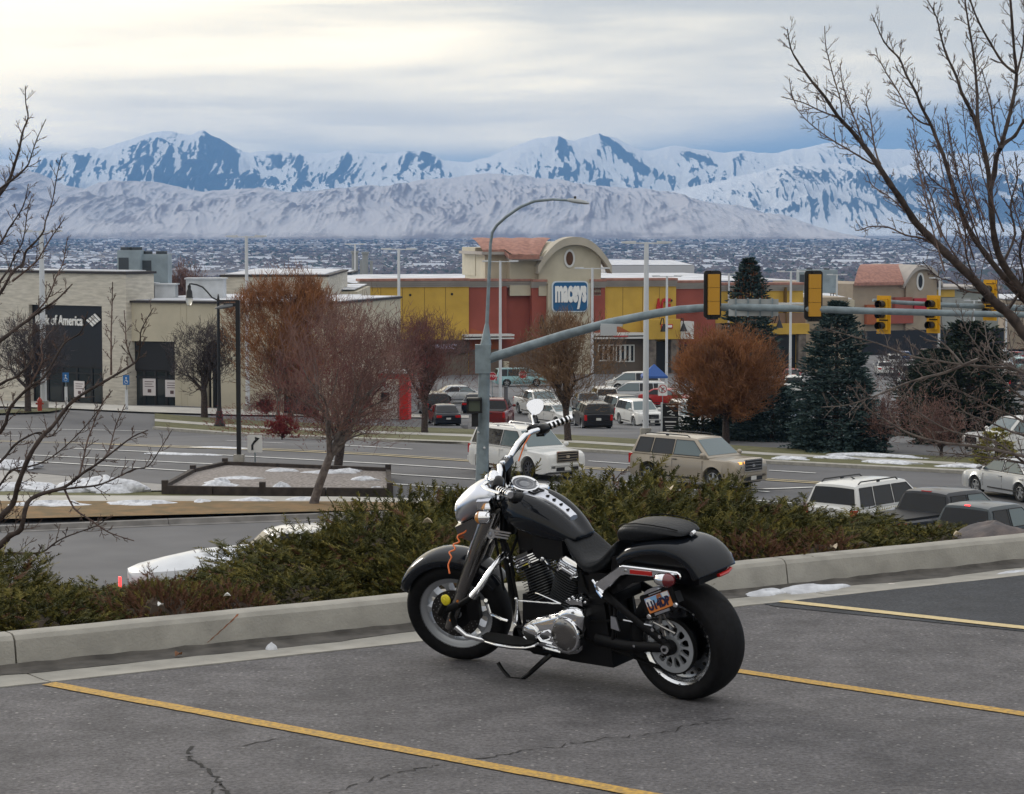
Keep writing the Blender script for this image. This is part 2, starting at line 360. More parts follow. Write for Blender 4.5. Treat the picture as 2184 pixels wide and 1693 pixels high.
# valley and town ground, one sheet from the lot's edge to the feet of the mountains
def ground_mat():
    m = bpy.data.materials.new('valley ground'); m.use_nodes = True; t = m.node_tree; b = t.nodes['Principled BSDF']; b.inputs['Roughness'].default_value = .95
    tcn = t.nodes.new('ShaderNodeTexCoord'); mpn = t.nodes.new('ShaderNodeMapping'); mpn.inputs['Scale'].default_value = (.004, .0011, 1)
    t.links.new(tcn.outputs['Object'], mpn.inputs[0])
    n = t.nodes.new('ShaderNodeTexNoise'); n.inputs['Scale'].default_value = 1.6; n.inputs['Detail'].default_value = 9; n.inputs['Roughness'].default_value = .6; t.links.new(mpn.outputs[0], n.inputs[0])
    r = t.nodes.new('ShaderNodeValToRGB'); e = r.color_ramp.elements; e[0].position = .35; e[0].color = (.10, .095, .11, 1); e[1].position = .62; e[1].color = (.20, .18, .19, 1)
    e2 = e.new(.69); e2.color = (.55, .54, .56, 1)
    t.links.new(n.outputs[0], r.inputs[0])
    # near the lots: worn asphalt
    n3 = t.nodes.new('ShaderNodeTexNoise'); n3.inputs['Scale'].default_value = .12; n3.inputs['Detail'].default_value = 8; t.links.new(tcn.outputs['Object'], n3.inputs[0])
    r3 = t.nodes.new('ShaderNodeValToRGB'); r3.color_ramp.elements[0].position = .3; r3.color_ramp.elements[1].position = .7
    r3.color_ramp.elements[0].color = (.085, .085, .09, 1); r3.color_ramp.elements[1].color = (.13, .13, .135, 1); t.links.new(n3.outputs[0], r3.inputs[0])
    sp = t.nodes.new('ShaderNodeSeparateXYZ'); t.links.new(tcn.outputs['Object'], sp.inputs[0])
    mr = t.nodes.new('ShaderNodeMapRange'); mr.inputs[1].default_value = 420; mr.inputs[2].default_value = 520; t.links.new(sp.outputs[1], mr.inputs[0])
    mr2 = t.nodes.new('ShaderNodeMapRange'); mr2.inputs[1].default_value = 44; mr2.inputs[2].default_value = 48; t.links.new(sp.outputs[1], mr2.inputs[0])
    mx = t.nodes.new('ShaderNodeMix'); mx.data_type = 'RGBA'; t.links.new(mr.outputs[0], mx.inputs[0]); t.links.new(r3.outputs[0], mx.inputs[6]); t.links.new(r.outputs[0], mx.inputs[7])
    my = t.nodes.new('ShaderNodeMix'); my.data_type = 'RGBA'; t.links.new(mr2.outputs[0], my.inputs[0]); my.inputs[6].default_value = (.07, .05, .035, 1); t.links.new(mx.outputs[2], my.inputs[7])
    t.links.new(my.outputs[2], b.inputs['Base Color']); return m
ys = list(np.arange(-30, 60, 1.5))+list(np.arange(60, 280, 4.))+list(np.geomspace(285, 20000, 60))
mb = MB(); rows = []
NX = 70
for y in ys:
    w = max(45, abs(y)*.42); row = []
    for i in range(NX+1):
        x = -w+2*w*i/NX; s_ = y-(15.15+.63*x)
        z = Hh(x, y) if s_ > 0 else 0
        row.append(mb.v((x, y, z-.035 if s_ > 0 else -.09)))
    rows.append(row)
for a, b in zip(rows, rows[1:]):
    for i in range(NX): mb.f(a[i], a[i+1], b[i+1], b[i])
mb.build('valley_ground', ground_mat(), kind='structure', smooth=60)

# town in the valley: small snow-roofed houses and leafless tree clumps too many to count
mb = MB(); rs = random.Random(3)
def dens(x, y): return float(vnoise(np.array([x*.0022]), np.array([y*.0011]), 5)[0])
cnt = 0
while cnt < 8000:
    y = 1/(1/2700-rs.random()**1.25*(1/2700-1/8700)); x = (rs.random()*2-1)*y*.26
    if dens(x, y) < .14: continue
    z = Hh(x, y); w, d, h = rs.uniform(5, 12), rs.uniform(5, 8), rs.uniform(2.2, 3.6)
    if rs.random() < .015: w, d, h = w*3.5, d*2, h*1.3
    a = rs.uniform(-.5, .5); c, s = math.cos(a), math.sin(a); k = []
    for zz in (z-1, z+h):
        for px, py in ((-w/2, -d/2), (w/2, -d/2), (w/2, d/2), (-w/2, d/2)): k.append(mb.v((x+px*c-py*s, y+px*s+py*c, zz)))
    r1 = mb.v((x-w/2*c, y-w/2*s, z+h+d*.2)); r2 = mb.v((x+w/2*c, y+w/2*s, z+h+d*.2))
    mb.mi = rs.choice((0, 0, 1, 2)); mb.f(k[0], k[1], k[5], k[4]); mb.f(k[1], k[2], k[6], r2, k[5]); mb.f(k[3], k[0], k[4], r1, k[7])
    mb.mi = 3 if rs.random() < .5 else 4; mb.f(k[4], k[5], r2, r1); mb.f(k[6], k[7], r1, r2)
    cnt += 1
mb.build('distant_town', [mat('town wall pale', (.42, .38, .36), .9), mat('town wall brown', (.2, .15, .13), .9), mat('town wall grey', (.3, .32, .36), .9), mat('town snow roof', (.50, .52, .57), .8), mat('town dark roof', (.13, .12, .13), .8)], kind='stuff', smooth=0, label='far town of small snowy roofs spread over the valley floor', cat='town')
mb = MB(); cnt = 0
while cnt < 30000:
    y = 1/(1/1500-rs.random()*(1/1500-1/8800)); x = (rs.random()*2-1)*y*.26
    if dens(x+300, y+200) < .2: continue
    z = Hh(x, y); r = rs.uniform(2.5, 6); h = rs.uniform(3, 7); mb.mi = rs.choice((0, 0, 1, 2))
    k = [mb.v((x+r*math.cos(t)*rs.uniform(.7, 1.2), y+r*math.sin(t), z-1)) for t in (0, 1.57, 3.14, 4.71)]; t0 = mb.v((x+rs.uniform(-1, 1), y, z+h))
    m4 = [mb.v((x+r*1.1*math.cos(t), y+r*1.1*math.sin(t), z+h*.55)) for t in (0.1, 1.67, 3.24, 4.81)]
    mb.bridge(k, m4)
    for i in range(4): mb.f(m4[i], m4[(i+1) % 4], t0)
    cnt += 1
mb.build('distant_trees', [mat('far bare trees', (.10, .085, .095), .95), mat('far grey trees', (.14, .12, .13), .95), mat('far evergreens', (.05, .065, .06), .95)], kind='stuff', smooth=0, label='far bare and evergreen trees massed between the town roofs', cat='woodland')

# haze: one closed box of even pale air round everything, sky outside it
hz = MB(); hz.box((0, 8450, 330), (16000, 17500, 860))
hm = bpy.data.materials.new('haze air'); hm.use_nodes = True; t = hm.node_tree; t.nodes.clear()
pv = t.nodes.new('ShaderNodeVolumePrincipled'); pv.inputs['Color'].default_value = (.22, .50, 1, 1); pv.inputs['Density'].default_value = HAZE_D; pv.inputs['Anisotropy'].default_value = .2
mo = t.nodes.new('ShaderNodeOutputMaterial'); t.links.new(pv.outputs[0], mo.inputs['Volume'])
hz.build('haze', hm, kind='stuff', smooth=0)
# ================================================================== LOT, KERB, ROADS
KD = Vector((1, .63, 0)).normalized(); KN = Vector((-KD.y, KD.x, 0)); K0 = G(0, 1467)     # line where asphalt meets gutter
def kp(s, n, z=0): p = K0+KD*s+KN*n; return Vector((p.x, p.y, z))
def asphalt_mat(name, c0, c1, speck=.35, warm=(1, .985, 1.02)):
    m = bpy.data.materials.new(name); MC[name] = m; m.use_nodes = True; t = m.node_tree; b = t.nodes['Principled BSDF']; b.inputs['Roughness'].default_value = .82
    b.inputs['Specular IOR Level'].default_value = .35
    tcn = t.nodes.new('ShaderNodeTexCoord')
    def noise(sc, det=3, ro=.5):
        n = t.nodes.new('ShaderNodeTexNoise'); n.inputs['Scale'].default_value = sc; n.inputs['Detail'].default_value = det; n.inputs['Roughness'].default_value = ro; t.links.new(tcn.outputs['Object'], n.inputs[0]); return n
    def ramp(src, p0, p1, a, bb):
        r = t.nodes.new('ShaderNodeValToRGB'); r.color_ramp.elements[0].position = p0; r.color_ramp.elements[1].position = p1
        r.color_ramp.elements[0].color = (*a, 1); r.color_ramp.elements[1].color = (*bb, 1); t.links.new(src, r.inputs[0]); return r.outputs[0]
    def mix(f, a, bb, mode='MIX'):
        x = t.nodes.new('ShaderNodeMix'); x.data_type = 'RGBA'; x.blend_type = mode
        if isinstance(f, float): x.inputs[0].default_value = f
        else: t.links.new(f, x.inputs[0])
        for i, v in ((6, a), (7, bb)):
            if isinstance(v, tuple): x.inputs[i].default_value = (*v, 1)
            else: t.links.new(v, x.inputs[i])
        return x.outputs[2]
    base = ramp(noise(.9, 6, .6).outputs[0], .32, .68, c0, c1)
    patches = ramp(noise(3.5, 6, .65).outputs[0], .35, .65, (.72, .72, .72), (1.16, 1.16, 1.15)); base = mix(1.0, base, patches, 'MULTIPLY')
    stain = ramp(noise(1.3, 5, .6).outputs[0], .60, .70, (1, 1, 1), (.70, .70, .71)); base = mix(1.0, base, stain, 'MULTIPLY')
    grain = ramp(noise(38, 4, .75).outputs[0], .36, .64, (.55, .54, .55), (1.42, 1.42, 1.40)); base = mix(1.0, base, grain, 'MULTIPLY')
    v = t.nodes.new('ShaderNodeTexVoronoi'); v.inputs['Scale'].default_value = 30; v.inputs['Randomness'].default_value = 1; t.links.new(tcn.outputs['Object'], v.inputs[0])
    sp = t.nodes.new('ShaderNodeSeparateColor'); t.links.new(v.outputs['Color'], sp.inputs[0])
    st = ramp(v.outputs['Distance'], .20, .32, (1, 1, 1), (0, 0, 0)); pk = ramp(sp.outputs[0], .86, .93, (0, 0, 0), (1, 1, 1)); f = mix(1.0, st, pk, 'MULTIPLY')
    ft = t.nodes.new('ShaderNodeMath'); ft.operation = 'MULTIPLY'; t.links.new(f, ft.inputs[0]); ft.inputs[1].default_value = speck
    base = mix(ft.outputs[0], base, (.40, .39, .37))
    v2 = t.nodes.new('ShaderNodeTexVoronoi'); v2.inputs['Scale'].default_value = 24; t.links.new(tcn.outputs['Object'], v2.inputs[0]); s2 = t.nodes.new('ShaderNodeSeparateColor'); t.links.new(v2.outputs['Color'], s2.inputs[0])
    f2 = mix(1.0, ramp(v2.outputs['Distance'], .14, .24, (1, 1, 1), (0, 0, 0)), ramp(s2.outputs[1], .88, .95, (0, 0, 0), (1, 1, 1)), 'MULTIPLY')
    ft2 = t.nodes.new('ShaderNodeMath'); ft2.operation = 'MULTIPLY'; t.links.new(f2, ft2.inputs[0]); ft2.inputs[1].default_value = .6
    base = mix(ft2.outputs[0], base, (.025, .024, .024))
    t.links.new(base, b.inputs['Base Color'])
    bp = t.nodes.new('ShaderNodeBump'); bp.inputs['Strength'].default_value = .55; bp.inputs['Distance'].default_value = .006
    t.links.new(noise(85, 4, .7).outputs[0], bp.inputs['Height']); t.links.new(bp.outputs[0], b.inputs['Normal']); return m
A_LOT = asphalt_mat('worn lot asphalt', (.082, .079, .084), (.122, .117, .123), .42)
A_NEW = asphalt_mat('fresh sealed asphalt', (.030, .034, .042), (.040, .044, .052), .12)
A_ROAD = mat('road asphalt', (.115, .115, .12), .85, nscale=.35, namt=.14, detail=8, spec=.3)
A_ROAD2 = mat('retail lot asphalt', (.13, .13, .135), .85, nscale=.2, namt=.2, detail=8, spec=.3)
CONC = mat('kerb concrete', (.32, .305, .27), .85, nscale=5, namt=.13, bump=.25, bscale=60, detail=8)
CONC_D = mat('gutter dirt', (.085, .078, .07), .9, nscale=6, namt=.35, detail=6)
WALK = mat('sidewalk concrete', (.40, .385, .35), .85, nscale=1.2, namt=.1, detail=6)
PYEL = mat('yellow lot paint', (.56, .34, .075), .7, nscale=45, col2=(.30, .20, .085), detail=8, spec=.2)
PYEL2 = mat('faded yellow paint', (.62, .50, .27), .7, nscale=30, col2=(.5, .40, .23), detail=6, spec=.2)
PWHT = mat('white road paint', (.62, .62, .60), .7, nscale=2, namt=.15)
PYR = mat('yellow road paint', (.50, .40, .20), .7, nscale=2, namt=.15)
SNOW = mat('old snow', (.70, .72, .76), .8, nscale=7, col2=(.46, .47, .50), bump=1, bscale=14, detail=8)

mb = MB()
def lotp(x, n): return kp(x, n, 0)
pts = [kp(-14, 0), kp(-14, -16), kp(26, -16), kp(26, 0)]
lot = MB(); lot.grid(lambda a, b: kp(-14+40*a, -16+16*b, 0), 40, 16)
lot.build('parking_lot', A_LOT, kind='structure', smooth=0)
# fresh black asphalt beyond the second stall line
q = [G(1655, 1293, .004), G(2184, 1346, .004)]
d = (q[1]-q[0]).normalized()
nb = MB(); far_ = kp((q[0]-K0).dot(KD), -.005, .004); far2 = kp(24, -.005, .004)
e1 = q[0]+d*12
nb.poly([far_+Vector((0, 0, .000)), q[0], e1, Vector((e1.x+10, e1.y+6, .004)), far2])
nb.build('fresh_asphalt', A_NEW, kind='structure', smooth=0)
def stripe(name, a, b, w, m, z=.009, label=None):
    a, b = Vector(a), Vector(b); a.z = b.z = z; d = (b-a).normalized(); n = Vector((-d.y, d.x, 0))*w/2
    k = max(2, int((b-a).length/.12)); s = MB(); rs = random.Random(int(w*1000)+int(a.x*10))
    L_ = [s.v(a+(b-a)*i/k+n*(1+rs.uniform(-.07, .05))) for i in range(k+1)]; R_ = [s.v(a+(b-a)*i/k-n*(1+rs.uniform(-.07, .05))) for i in range(k+1)]
    for i in range(k): s.f(L_[i], R_[i], R_[i+1], L_[i+1])
    return s.build(name, m, kind='structure', smooth=0)
l1a, l1b = G(104, 1459), G(1360, 1693); stripe('stall_line', l1a, l1b+(l1b-l1a)*.4, .105, PYEL, .0055)
l2a, l2b = G(1500, 1421), G(2184, 1524); stripe('stall_line', l2a, l2b+(l2b-l2a)*.7, .10, PYEL, .0055)
l3a, l3b = G(1668, 1284), G(2184, 1341); stripe('stall_line', l3a, l3b+(l3b-l3a)*.7, .11, PYEL2, .0095)
# cracks in the asphalt: thin wandering open seams
CRK = mat('open crack', (.018, .017, .017), .95)
def crack(pts, w, seed):
    rs = random.Random(seed); c = []
    P3 = [G(*p) for p in pts]
    for a, b in zip(P3, P3[1:]):
        k = max(3, int((b-a).length/.035))
        for i in range(k):
            p = a.lerp(b, i/k); c.append(p+Vector((rs.gauss(0, .012), rs.gauss(0, .02), 0)))
    s = MB(); prev = None
    for i, p in enumerate(c):
        d = (c[min(i+1, len(c)-1)]-c[max(i-1, 0)]); d.normalize(); n = Vector((-d.y, d.x, 0))*w*rs.uniform(.1, 1.3)
        cur = (s.v((p.x+n.x, p.y+n.y, .003)), s.v((p.x-n.x, p.y-n.y, .003)))
        if prev and rs.random() > .10: s.f(prev[0], prev[1], cur[1], cur[0])
        prev = cur
    s.build('asphalt_crack', CRK, kind='structure', smooth=0)
crack([(402, 1595), (412, 1612), (398, 1618), (440, 1640), (462, 1665), (490, 1700)], .010, 1)
crack([(462, 1665), (455, 1700)], .006, 2)
crack([(1010, 1622), (1120, 1600), (1240, 1585), (1330, 1568), (1420, 1560), (1500, 1540), (1580, 1532)], .006, 3)
crack([(700, 1693), (800, 1660), (900, 1636), (1010, 1622)], .006, 4)
crack([(500, 1590), (600, 1575), (690, 1560)], .004, 5)

# kerb and gutter, cast in sections; joints recessed
kb = empty('kerb', kp(0, 0), kind='structure')
def sarc(u, v=1450): return (G(u, v)-K0).dot(KD)
def kerb_s(u):  # arc position where the image column u meets the kerb face
    lo, hi = -10., 30.
    for _ in range(40):
        m = (lo+hi)/2; w = kp(m, .54)
        d = w-Vector((0, 0, CAMH)); zc = d.y*cp_-d.z*sp_
        if CU+FD*d.x/zc < u: lo = m
        else: hi = m
    return lo
joints = [-13.5, -9.8, kerb_s(-700), kerb_s(36), kerb_s(1682), kerb_s(2300), 9.6+kerb_s(2300)*.0+4, 18, 23]
joints = sorted(set([round(j, 3) for j in joints]))
prof = [(-.002, -.05), (-.002, .006), (.12, -.004), (.52, -.012), (.545, .005), (.56, .10), (.572, .155), (.595, .180), (.625, .188), (.72, .187), (.732, .175), (.735, -.10)]
rs = random.Random(5)
for a, b in zip(joints, joints[1:]):
    s = MB(); k = max(2, int((b-a)/.25)); rr = []; g = .006
    for i in range(k+1):
        t = a+g+(b-a-2*g)*i/k; jz = rs.uniform(-.0015, .0015)
        rr.append([kp(t, n+rs.uniform(-.001, .001)-0, z+jz) for n, z in prof])
    s.loft(rr, True, True)
    o = s.build('kerb_section', CONC, kb, smooth=28); o.matrix_parent_inverse = Matrix.Translation(-kb.location)
s = MB(); rs = random.Random(8)     # dirt lying along the foot of the kerb face
k = 260; pr = None
for i in range(k+1):
    t = -9+31*i/k; w0 = .15+.045*math.sin(t*1.1)+.02*math.sin(t*3.7)+rs.uniform(-.012, .012); w0 *= (.75+.35*sstep(-1, 2, t))
    cur = [s.v(kp(t, .5445, .013+rs.uniform(0, .012))), s.v(kp(t, .53, .0)), s.v(kp(t, .53-w0*.5, -.0045)), s.v(kp(t, .53-w0, -.0062))]
    if pr:
        for j in range(3): s.f(pr[j], pr[j+1], cur[j+1], cur[j])
    pr = cur
s.build('gutter_dirt', CONC_D, kind='stuff', smooth=0, label='dark silt lying in the gutter along the kerb', cat='dirt')
# rust streak running down the kerb face
s = MB(); sA = kerb_s(444); sB = kerb_s(515); pr = None
for i in range(15):
    t = i/14; p = .003*math.sin(i*2.1); wv = .007*(1-.5*t)*(.6+.5*math.sin(i*1.7)**2)
    st = sB+(sA-sB)*t*1.0; z = .178-.150*t; n = .473-.05*t-.010
    n = np.interp(z, [.005, .10, .155, .180], [.545, .56, .572, .595])-.0025
    cur = [s.v(kp(st+p-wv*1.6, n, z-wv*.3)), s.v(kp(st+p+wv*1.6, n, z+wv*.3))]
    if pr: s.f(pr[0], pr[1], cur[1], cur[0])
    pr = cur
s.build('rust_streak', mat('rust stain', (.20, .075, .035), .9, nscale=40, namt=.4), kind='structure', smooth=0)

# snow lumps and litter in the gutter
def lump(name, c, r, m, label, cat, seed=0, group=None, n=26, ms=10, rough=.25, rz=0):
    rs = random.Random(seed); s = MB(); ph = [rs.uniform(0, 6) for _ in range(8)]
    rr = []
    for j in range(0, ms):
        t = (math.pi/2)*j/(ms-1); ring = []
        for i in range(n):
            a = 2*math.pi*i/n; k = 1+rough*(math.sin(a*3+ph[0])*.5+math.sin(a*5+ph[1]+j*.4)*.35+math.sin(a*9+ph[2]+j)*.2)
            zz = r[2]*math.sin(t)*(1+rough*.8*math.sin(a*2+ph[3]+j*.5))
            ring.append(Vector((r[0]*math.cos(t)*k*math.cos(a), r[1]*math.cos(t)*k*math.sin(a), zz-.01 if j else -.03)))
        rr.append(ring)
    s.loft(rr, True, False); 
    return s.build(name, m, smooth=60, loc=c, rz=rz, label=label, cat=cat, group=group)
ka = math.atan2(KD.y, KD.x)
def kl(u0, u1, n, z=-.005): a, b = kerb_s(u0), kerb_s(u1); return kp((a+b)/2, n, z), abs(b-a)/2
c, w = kl(1560, 1645, .38); lump('snow_strip', c, (w, .075, .04), SNOW, 'broken strip of old snow in the gutter right of the rear tyre', 'snow', 3, rz=ka)
c, w = kl(1625, 1765, .34); lump('snow_strip', c, (w, .10, .045), SNOW, 'longest ridge of old snow in the gutter, tapering away rightwards', 'snow', 4, rz=ka)
c, w = kl(2055, 2135, .20); lump('snow_strip', c, (w, .04, .02), SNOW, 'thin small sliver of snow in the gutter at the far right', 'snow', 9, rz=ka)
c, w = kl(1838, 1858, .26); lump('litter_scrap', c, (.03, .02, .012), mat('paper scrap', (.6, .55, .5), .8), 'pale crumpled scrap on the gutter silt', 'litter', 2)
lump('snow_clod', kp(kerb_s(541), .29, .0), (.035, .03, .042), SNOW, 'single white clod of snow in the gutter near the rust streak', 'snow', 12)
LEAF = mat('dead leaf', (.22, .10, .05), .8, nscale=20, namt=.3)
def leaf(c, L, rz, seed, label, m=LEAF, name='dead_leaf'):
    s = MB(); rs = random.Random(seed); k = 7; sp = [(0, 0), (.25, .3), (.5, .42), (.75, .3), (1, 0), (.75, -.28), (.5, -.4), (.25, -.26)]
    a = [s.v((p[0]*L, p[1]*L, .3*L*math.sin(p[0]*3)*rs.uniform(.5, 1)+abs(p[1])*L*.5)) for p in sp]; mid = s.v((.5*L, 0, .1*L))
    for i in range(8): s.f(mid, a[i], a[(i+1) % 8])
    s.build(name, m, loc=c, rz=rz, smooth=0, label=label, cat='leaf')
leaf(kp(kerb_s(345), .34, .004), .06, 1.0, 1, 'curled brown leaf lying in the gutter below the dead hedge patch')

# draped sheets on the lower ground
def sheet(name, A, B, m, off, nu=40, nv=2, kind='structure', pix=True, **kw):
    def lin(C, t):
        L = [0]
        for a, b in zip(C, C[1:]): L.append(L[-1]+math.dist(a, b))
        x = t*L[-1]
        for i in range(len(C)-1):
            if x <= L[i+1] or i == len(C)-2:
                k = (x-L[i])/max(1e-9, L[i+1]-L[i]); return tuple(C[i][j]+(C[i+1][j]-C[i][j])*k for j in range(2))
    s = MB()
    def fn(a, b):
        p, q = lin(A, a), lin(B, a)
        if pix: p, q = GH(*p), GH(*q)
        w = Vector((p[0]+(q[0]-p[0])*b, p[1]+(q[1]-p[1])*b, 0)); w.z = Hh(w.x, w.y)+off; return w
    s.grid(fn, nu, nv)
    return s.build(name, m, kind=kind, smooth=60, **kw)
far_e = [(-500, 872), (0, 886), (131, 893), (330, 915), (502, 928), (779, 940), (998, 948), (1294, 966), (1632, 988), (2095, 1012), (2500, 1034)]
near_e = [(-500, 988), (0, 1000), (200, 1020), (440, 1040), (640, 1050), (830, 1064), (1000, 1078), (1640, 1130), (2100, 1165), (2500, 1190)]
sheet('main_road', near_e, far_e, A_ROAD, .0, 90, 10)
def rline(pts, w, m, off=.03, dash=None):
    Pw = [GH(*p) for p in pts]
    A, B = [], []
    for i, p in enumerate(Pw):
        d = (Pw[min(i+1, len(Pw)-1)]-Pw[max(0, i-1)]); d.z = 0; d.normalize(); n = Vector((-d.y, d.x, 0))*w/2
        A.append(((p+n).x, (p+n).y)); B.append(((p-n).x, (p-n).y))
    return sheet('road_line', A, B, m, off, 40, 1, pix=False)
W_ = .20
rline([(-100, 938), (53, 944), (300, 952), (582, 961), (800, 971), (993, 984), (1350, 1006), (1637, 1025), (2184, 1060)], W_, PYR)
rline([(-100, 936), (53, 942), (300, 949.5), (582, 958), (800, 968), (993, 981), (1350, 1003), (1637, 1022), (2184, 1057)], .12, PYR)
rline([(153, 957), (450, 970), (710, 984), (841, 991), (1012, 1002), (1300, 1025), (1640, 1050)], W_, PWHT)
rline([(62, 971), (400, 988), (710, 1001), (841, 1012), (1012, 1023), (1300, 1043), (1700, 1075)], W_, PWHT)
rline([(20, 982), (126, 988), (443, 1008), (640, 1018), (841, 1033), (967, 1042), (1200, 1060)], W_, PWHT)
for a, b in (((483, 940), (606, 946)), ((733, 950), (880, 959)), ((0, 914), (315, 920)), ((-100, 925), (40, 930)), ((1000, 969), (1150, 976)), ((1640, 1004), (1740, 1010)), ((1255, 984), (1345, 990))): rline([a, b], .16, PWHT)
rline([(1240, 1046), (1265, 1050), (1660, 1043), (1735, 1040)], .25, PWHT)

GRASS = mat('dry grass', (.17, .13, .055), .95, nscale=3, col2=(.10, .095, .035), bump=.8, bscale=25, detail=8)
GRASS2 = mat('dormant lawn', (.125, .12, .05), .95, nscale=2, col2=(.085, .085, .035), bump=.8, bscale=25, detail=8)
GRASS3 = mat('brown winter grass', (.21, .125, .05), .95, nscale=1.6, col2=(.12, .085, .035), bump=.9, bscale=22, detail=8)
ROCKS = mat('gravel mulch', (.32, .29, .27), .9, nscale=9, col2=(.14, .12, .11), bump=1, bscale=30, detail=8)
# far verge: kerb, grass, sidewalk, grass
def dn(C, k0, k1=None): return [(u, v-(k0 if k1 is None else k0+(k1-k0)*min(1, max(0, (u-312)/300)))) for u, v in C]
E_ = [(330, 915), (502, 928), (779, 940), (998, 948), (1294, 966), (1632, 988), (2095, 1012), (2500, 1034)]
sheet('verge_grass', E_, dn(E_, 13), GRASS2, .10, 60, 2)
sheet('far_sidewalk', dn(E_, 13), dn(E_, 18), WALK, .11, 60, 1)
sheet('verge_grass', dn(E_, 18), dn(E_, 30), GRASS2, .10, 60, 2)
sheet('verge_grass', [(-400, 872), (0, 884), (110, 880), (131, 876)], [(-400, 868), (0, 876), (110, 873), (131, 872)], GRASS2, .08, 20, 1)
ke = MB()
Pw = [GH(*p) for p in E_]; rr = []
for i, p in enumerate(Pw):
    d = (Pw[min(i+1, len(Pw)-1)]-Pw[max(0, i-1)]); d.z = 0; d.normalize(); n = Vector((-d.y, d.x, 0))
    rr.append([p+n*a+Vector((0, 0, z)) for a, z in ((-.15, -.1), (-.15, .13), (.1, .16), (.1, -.1))])
ke.loft(rr); ke.build('far_kerb', CONC, kind='structure')
# retail lot, driveway and the walk before the bank
sheet('retail_lot', [(1000, 930), (1400, 948), (1700, 962), (2400, 1000)], [(960, 830), (1300, 800), (1700, 765), (2400, 720)], A_ROAD2, .02, 40, 24)
sheet('bank_lot', dn(E_[:4], 30), [(340, 885), (500, 889), (779, 893), (998, 896)], A_ROAD2, .02, 30, 3)
sheet('bank_walk', [(-300, 866), (0, 868), (131, 872), (300, 880), (500, 886), (1000, 893)], [(-300, 846), (0, 851), (280, 867), (500, 874), (700, 880), (1000, 887)], WALK, .06, 30, 2)
# near side: driveway apron, planter, sidewalk, verge
sheet('driveway_apron', [(-300, 1060), (0, 1048), (200, 1050), (420, 1046)], [(-300, 990), (0, 1003), (200, 1022), (430, 1041)], mat('apron concrete', (.30, .29, .275), .85, nscale=.5, namt=.15), .03, 20, 3)
sheet('verge_grass', [(-300, 1062), (0, 1063), (360, 1064), (740, 1066), (830, 1068)], [(-300, 1047), (0, 1048), (360, 1052), (740, 1056), (830, 1060)], GRASS2, .05, 30, 2)
sheet('near_sidewalk', [(-300, 1075), (0, 1076), (360, 1076), (740, 1077), (900, 1079)], [(-300, 1062), (0, 1063), (360, 1064), (740, 1066), (900, 1070)], WALK, .12, 40, 1)
sheet('verge_grass', [(-300, 1114), (0, 1115), (360, 1106), (740, 1097), (1000, 1092)], [(-300, 1075), (0, 1076), (360, 1076), (740, 1077), (1000, 1082)], GRASS3, .13, 60, 6)
# kerb along the access road
A2 = [(-300, 1133), (0, 1134), (360, 1119), (740, 1105), (1000, 1098)]; Pw = [GH(*p) for p in A2]; ak = empty('access_kerb', Pw[1], kind='structure')
tot = []
for a, b in zip(Pw, Pw[1:]):
    k = max(1, int((b-a).length/3.0))
    for i in range(k): tot.append((a.lerp(b, i/k), a.lerp(b, (i+1)/k)))
for a, b in tot:
    d = (b-a).normalized(); n = Vector((-d.y, d.x, 0)).normalized(); s = MB()
    s.loft([[p+n*x+Vector((0, 0, z)) for x, z in ((-.35, -.05), (-.35, .02), (0, .02), (.05, .17), (.22, .18), (.22, -.1))] for p in (a+d*.012, b-d*.012)])
    o = s.build('kerb_section', mat('old kerb', (.20, .19, .18), .9, nscale=2, namt=.2), ak, smooth=0); o.matrix_parent_inverse = Matrix.Translation(-ak.location)
sheet('access_road', [(-400, 1330), (0, 1300), (1100, 1200)], [(-400, 1133), (0, 1134), (360, 1119), (740, 1105), (1100, 1095)], A_ROAD, .0, 20, 10)
# snow patches on the near verge and kerbside piles
for i, (u, v, ru, rh, dp, lb) in enumerate([(110, 1083, 85, .16, .8, 'low snow patch on the brown verge at the far left'), (295, 1081, 82, .14, .7, 'long snow patch on the brown verge below the left snow heaps'), (430, 1077, 20, .12, .5, 'smallest snow patch on the brown verge'),
        (540, 1074, 50, .12, .55, 'flat snow patch on the brown verge left of the lamp pole'), (655-5, 1072, 38, .12, .5, 'snow patch on the brown verge straight below the timber bed corner'), (773-20, 1070, 1, .1, .5, ''), (0, 1000, 75, .28, 1.0, 'snow heap beside the road at the picture edge'),
        (60, 1046, 70, .22, .9, 'flattened snow heap on the apron at far left'), (225, 1048, 90, .42, 1.2, 'widest snow heap standing on the driveway apron'), (315, 1052, 1, .5, 1.6, ''), (470, 1050, 56, .36, 1.0, 'snow heap against the outside corner of the timber bed'),
        (600, 1057, 22, .35, .6, 'small snow clump on the grass between bed and sidewalk'), (100, 958-3, 1, .1, 1, ''), (800, 1056, 30, .2, .6, 'snow patch on the grass just left of the hedge')]):
    if ru < 5: continue
    c = GH(u, v, .08); lump('snow_patch', c, (ru*c.y/FD, dp, rh), SNOW, lb, 'snow', 30+i, rough=.35, n=34)
for i, (u0, u1, v, lb) in enumerate([(400, 560, 956, 'thin smear of snow on the painted median, upper'), (300, 480, 969, 'thin smear of snow on the painted median, lower')]):
    c = GH((u0+u1)/2, v, .02); lump('snow_patch', c, ((u1-u0)/2*c.y/FD, .35, .05), SNOW, lb, 'snow', 50+i, rough=.3, rz=-.3)
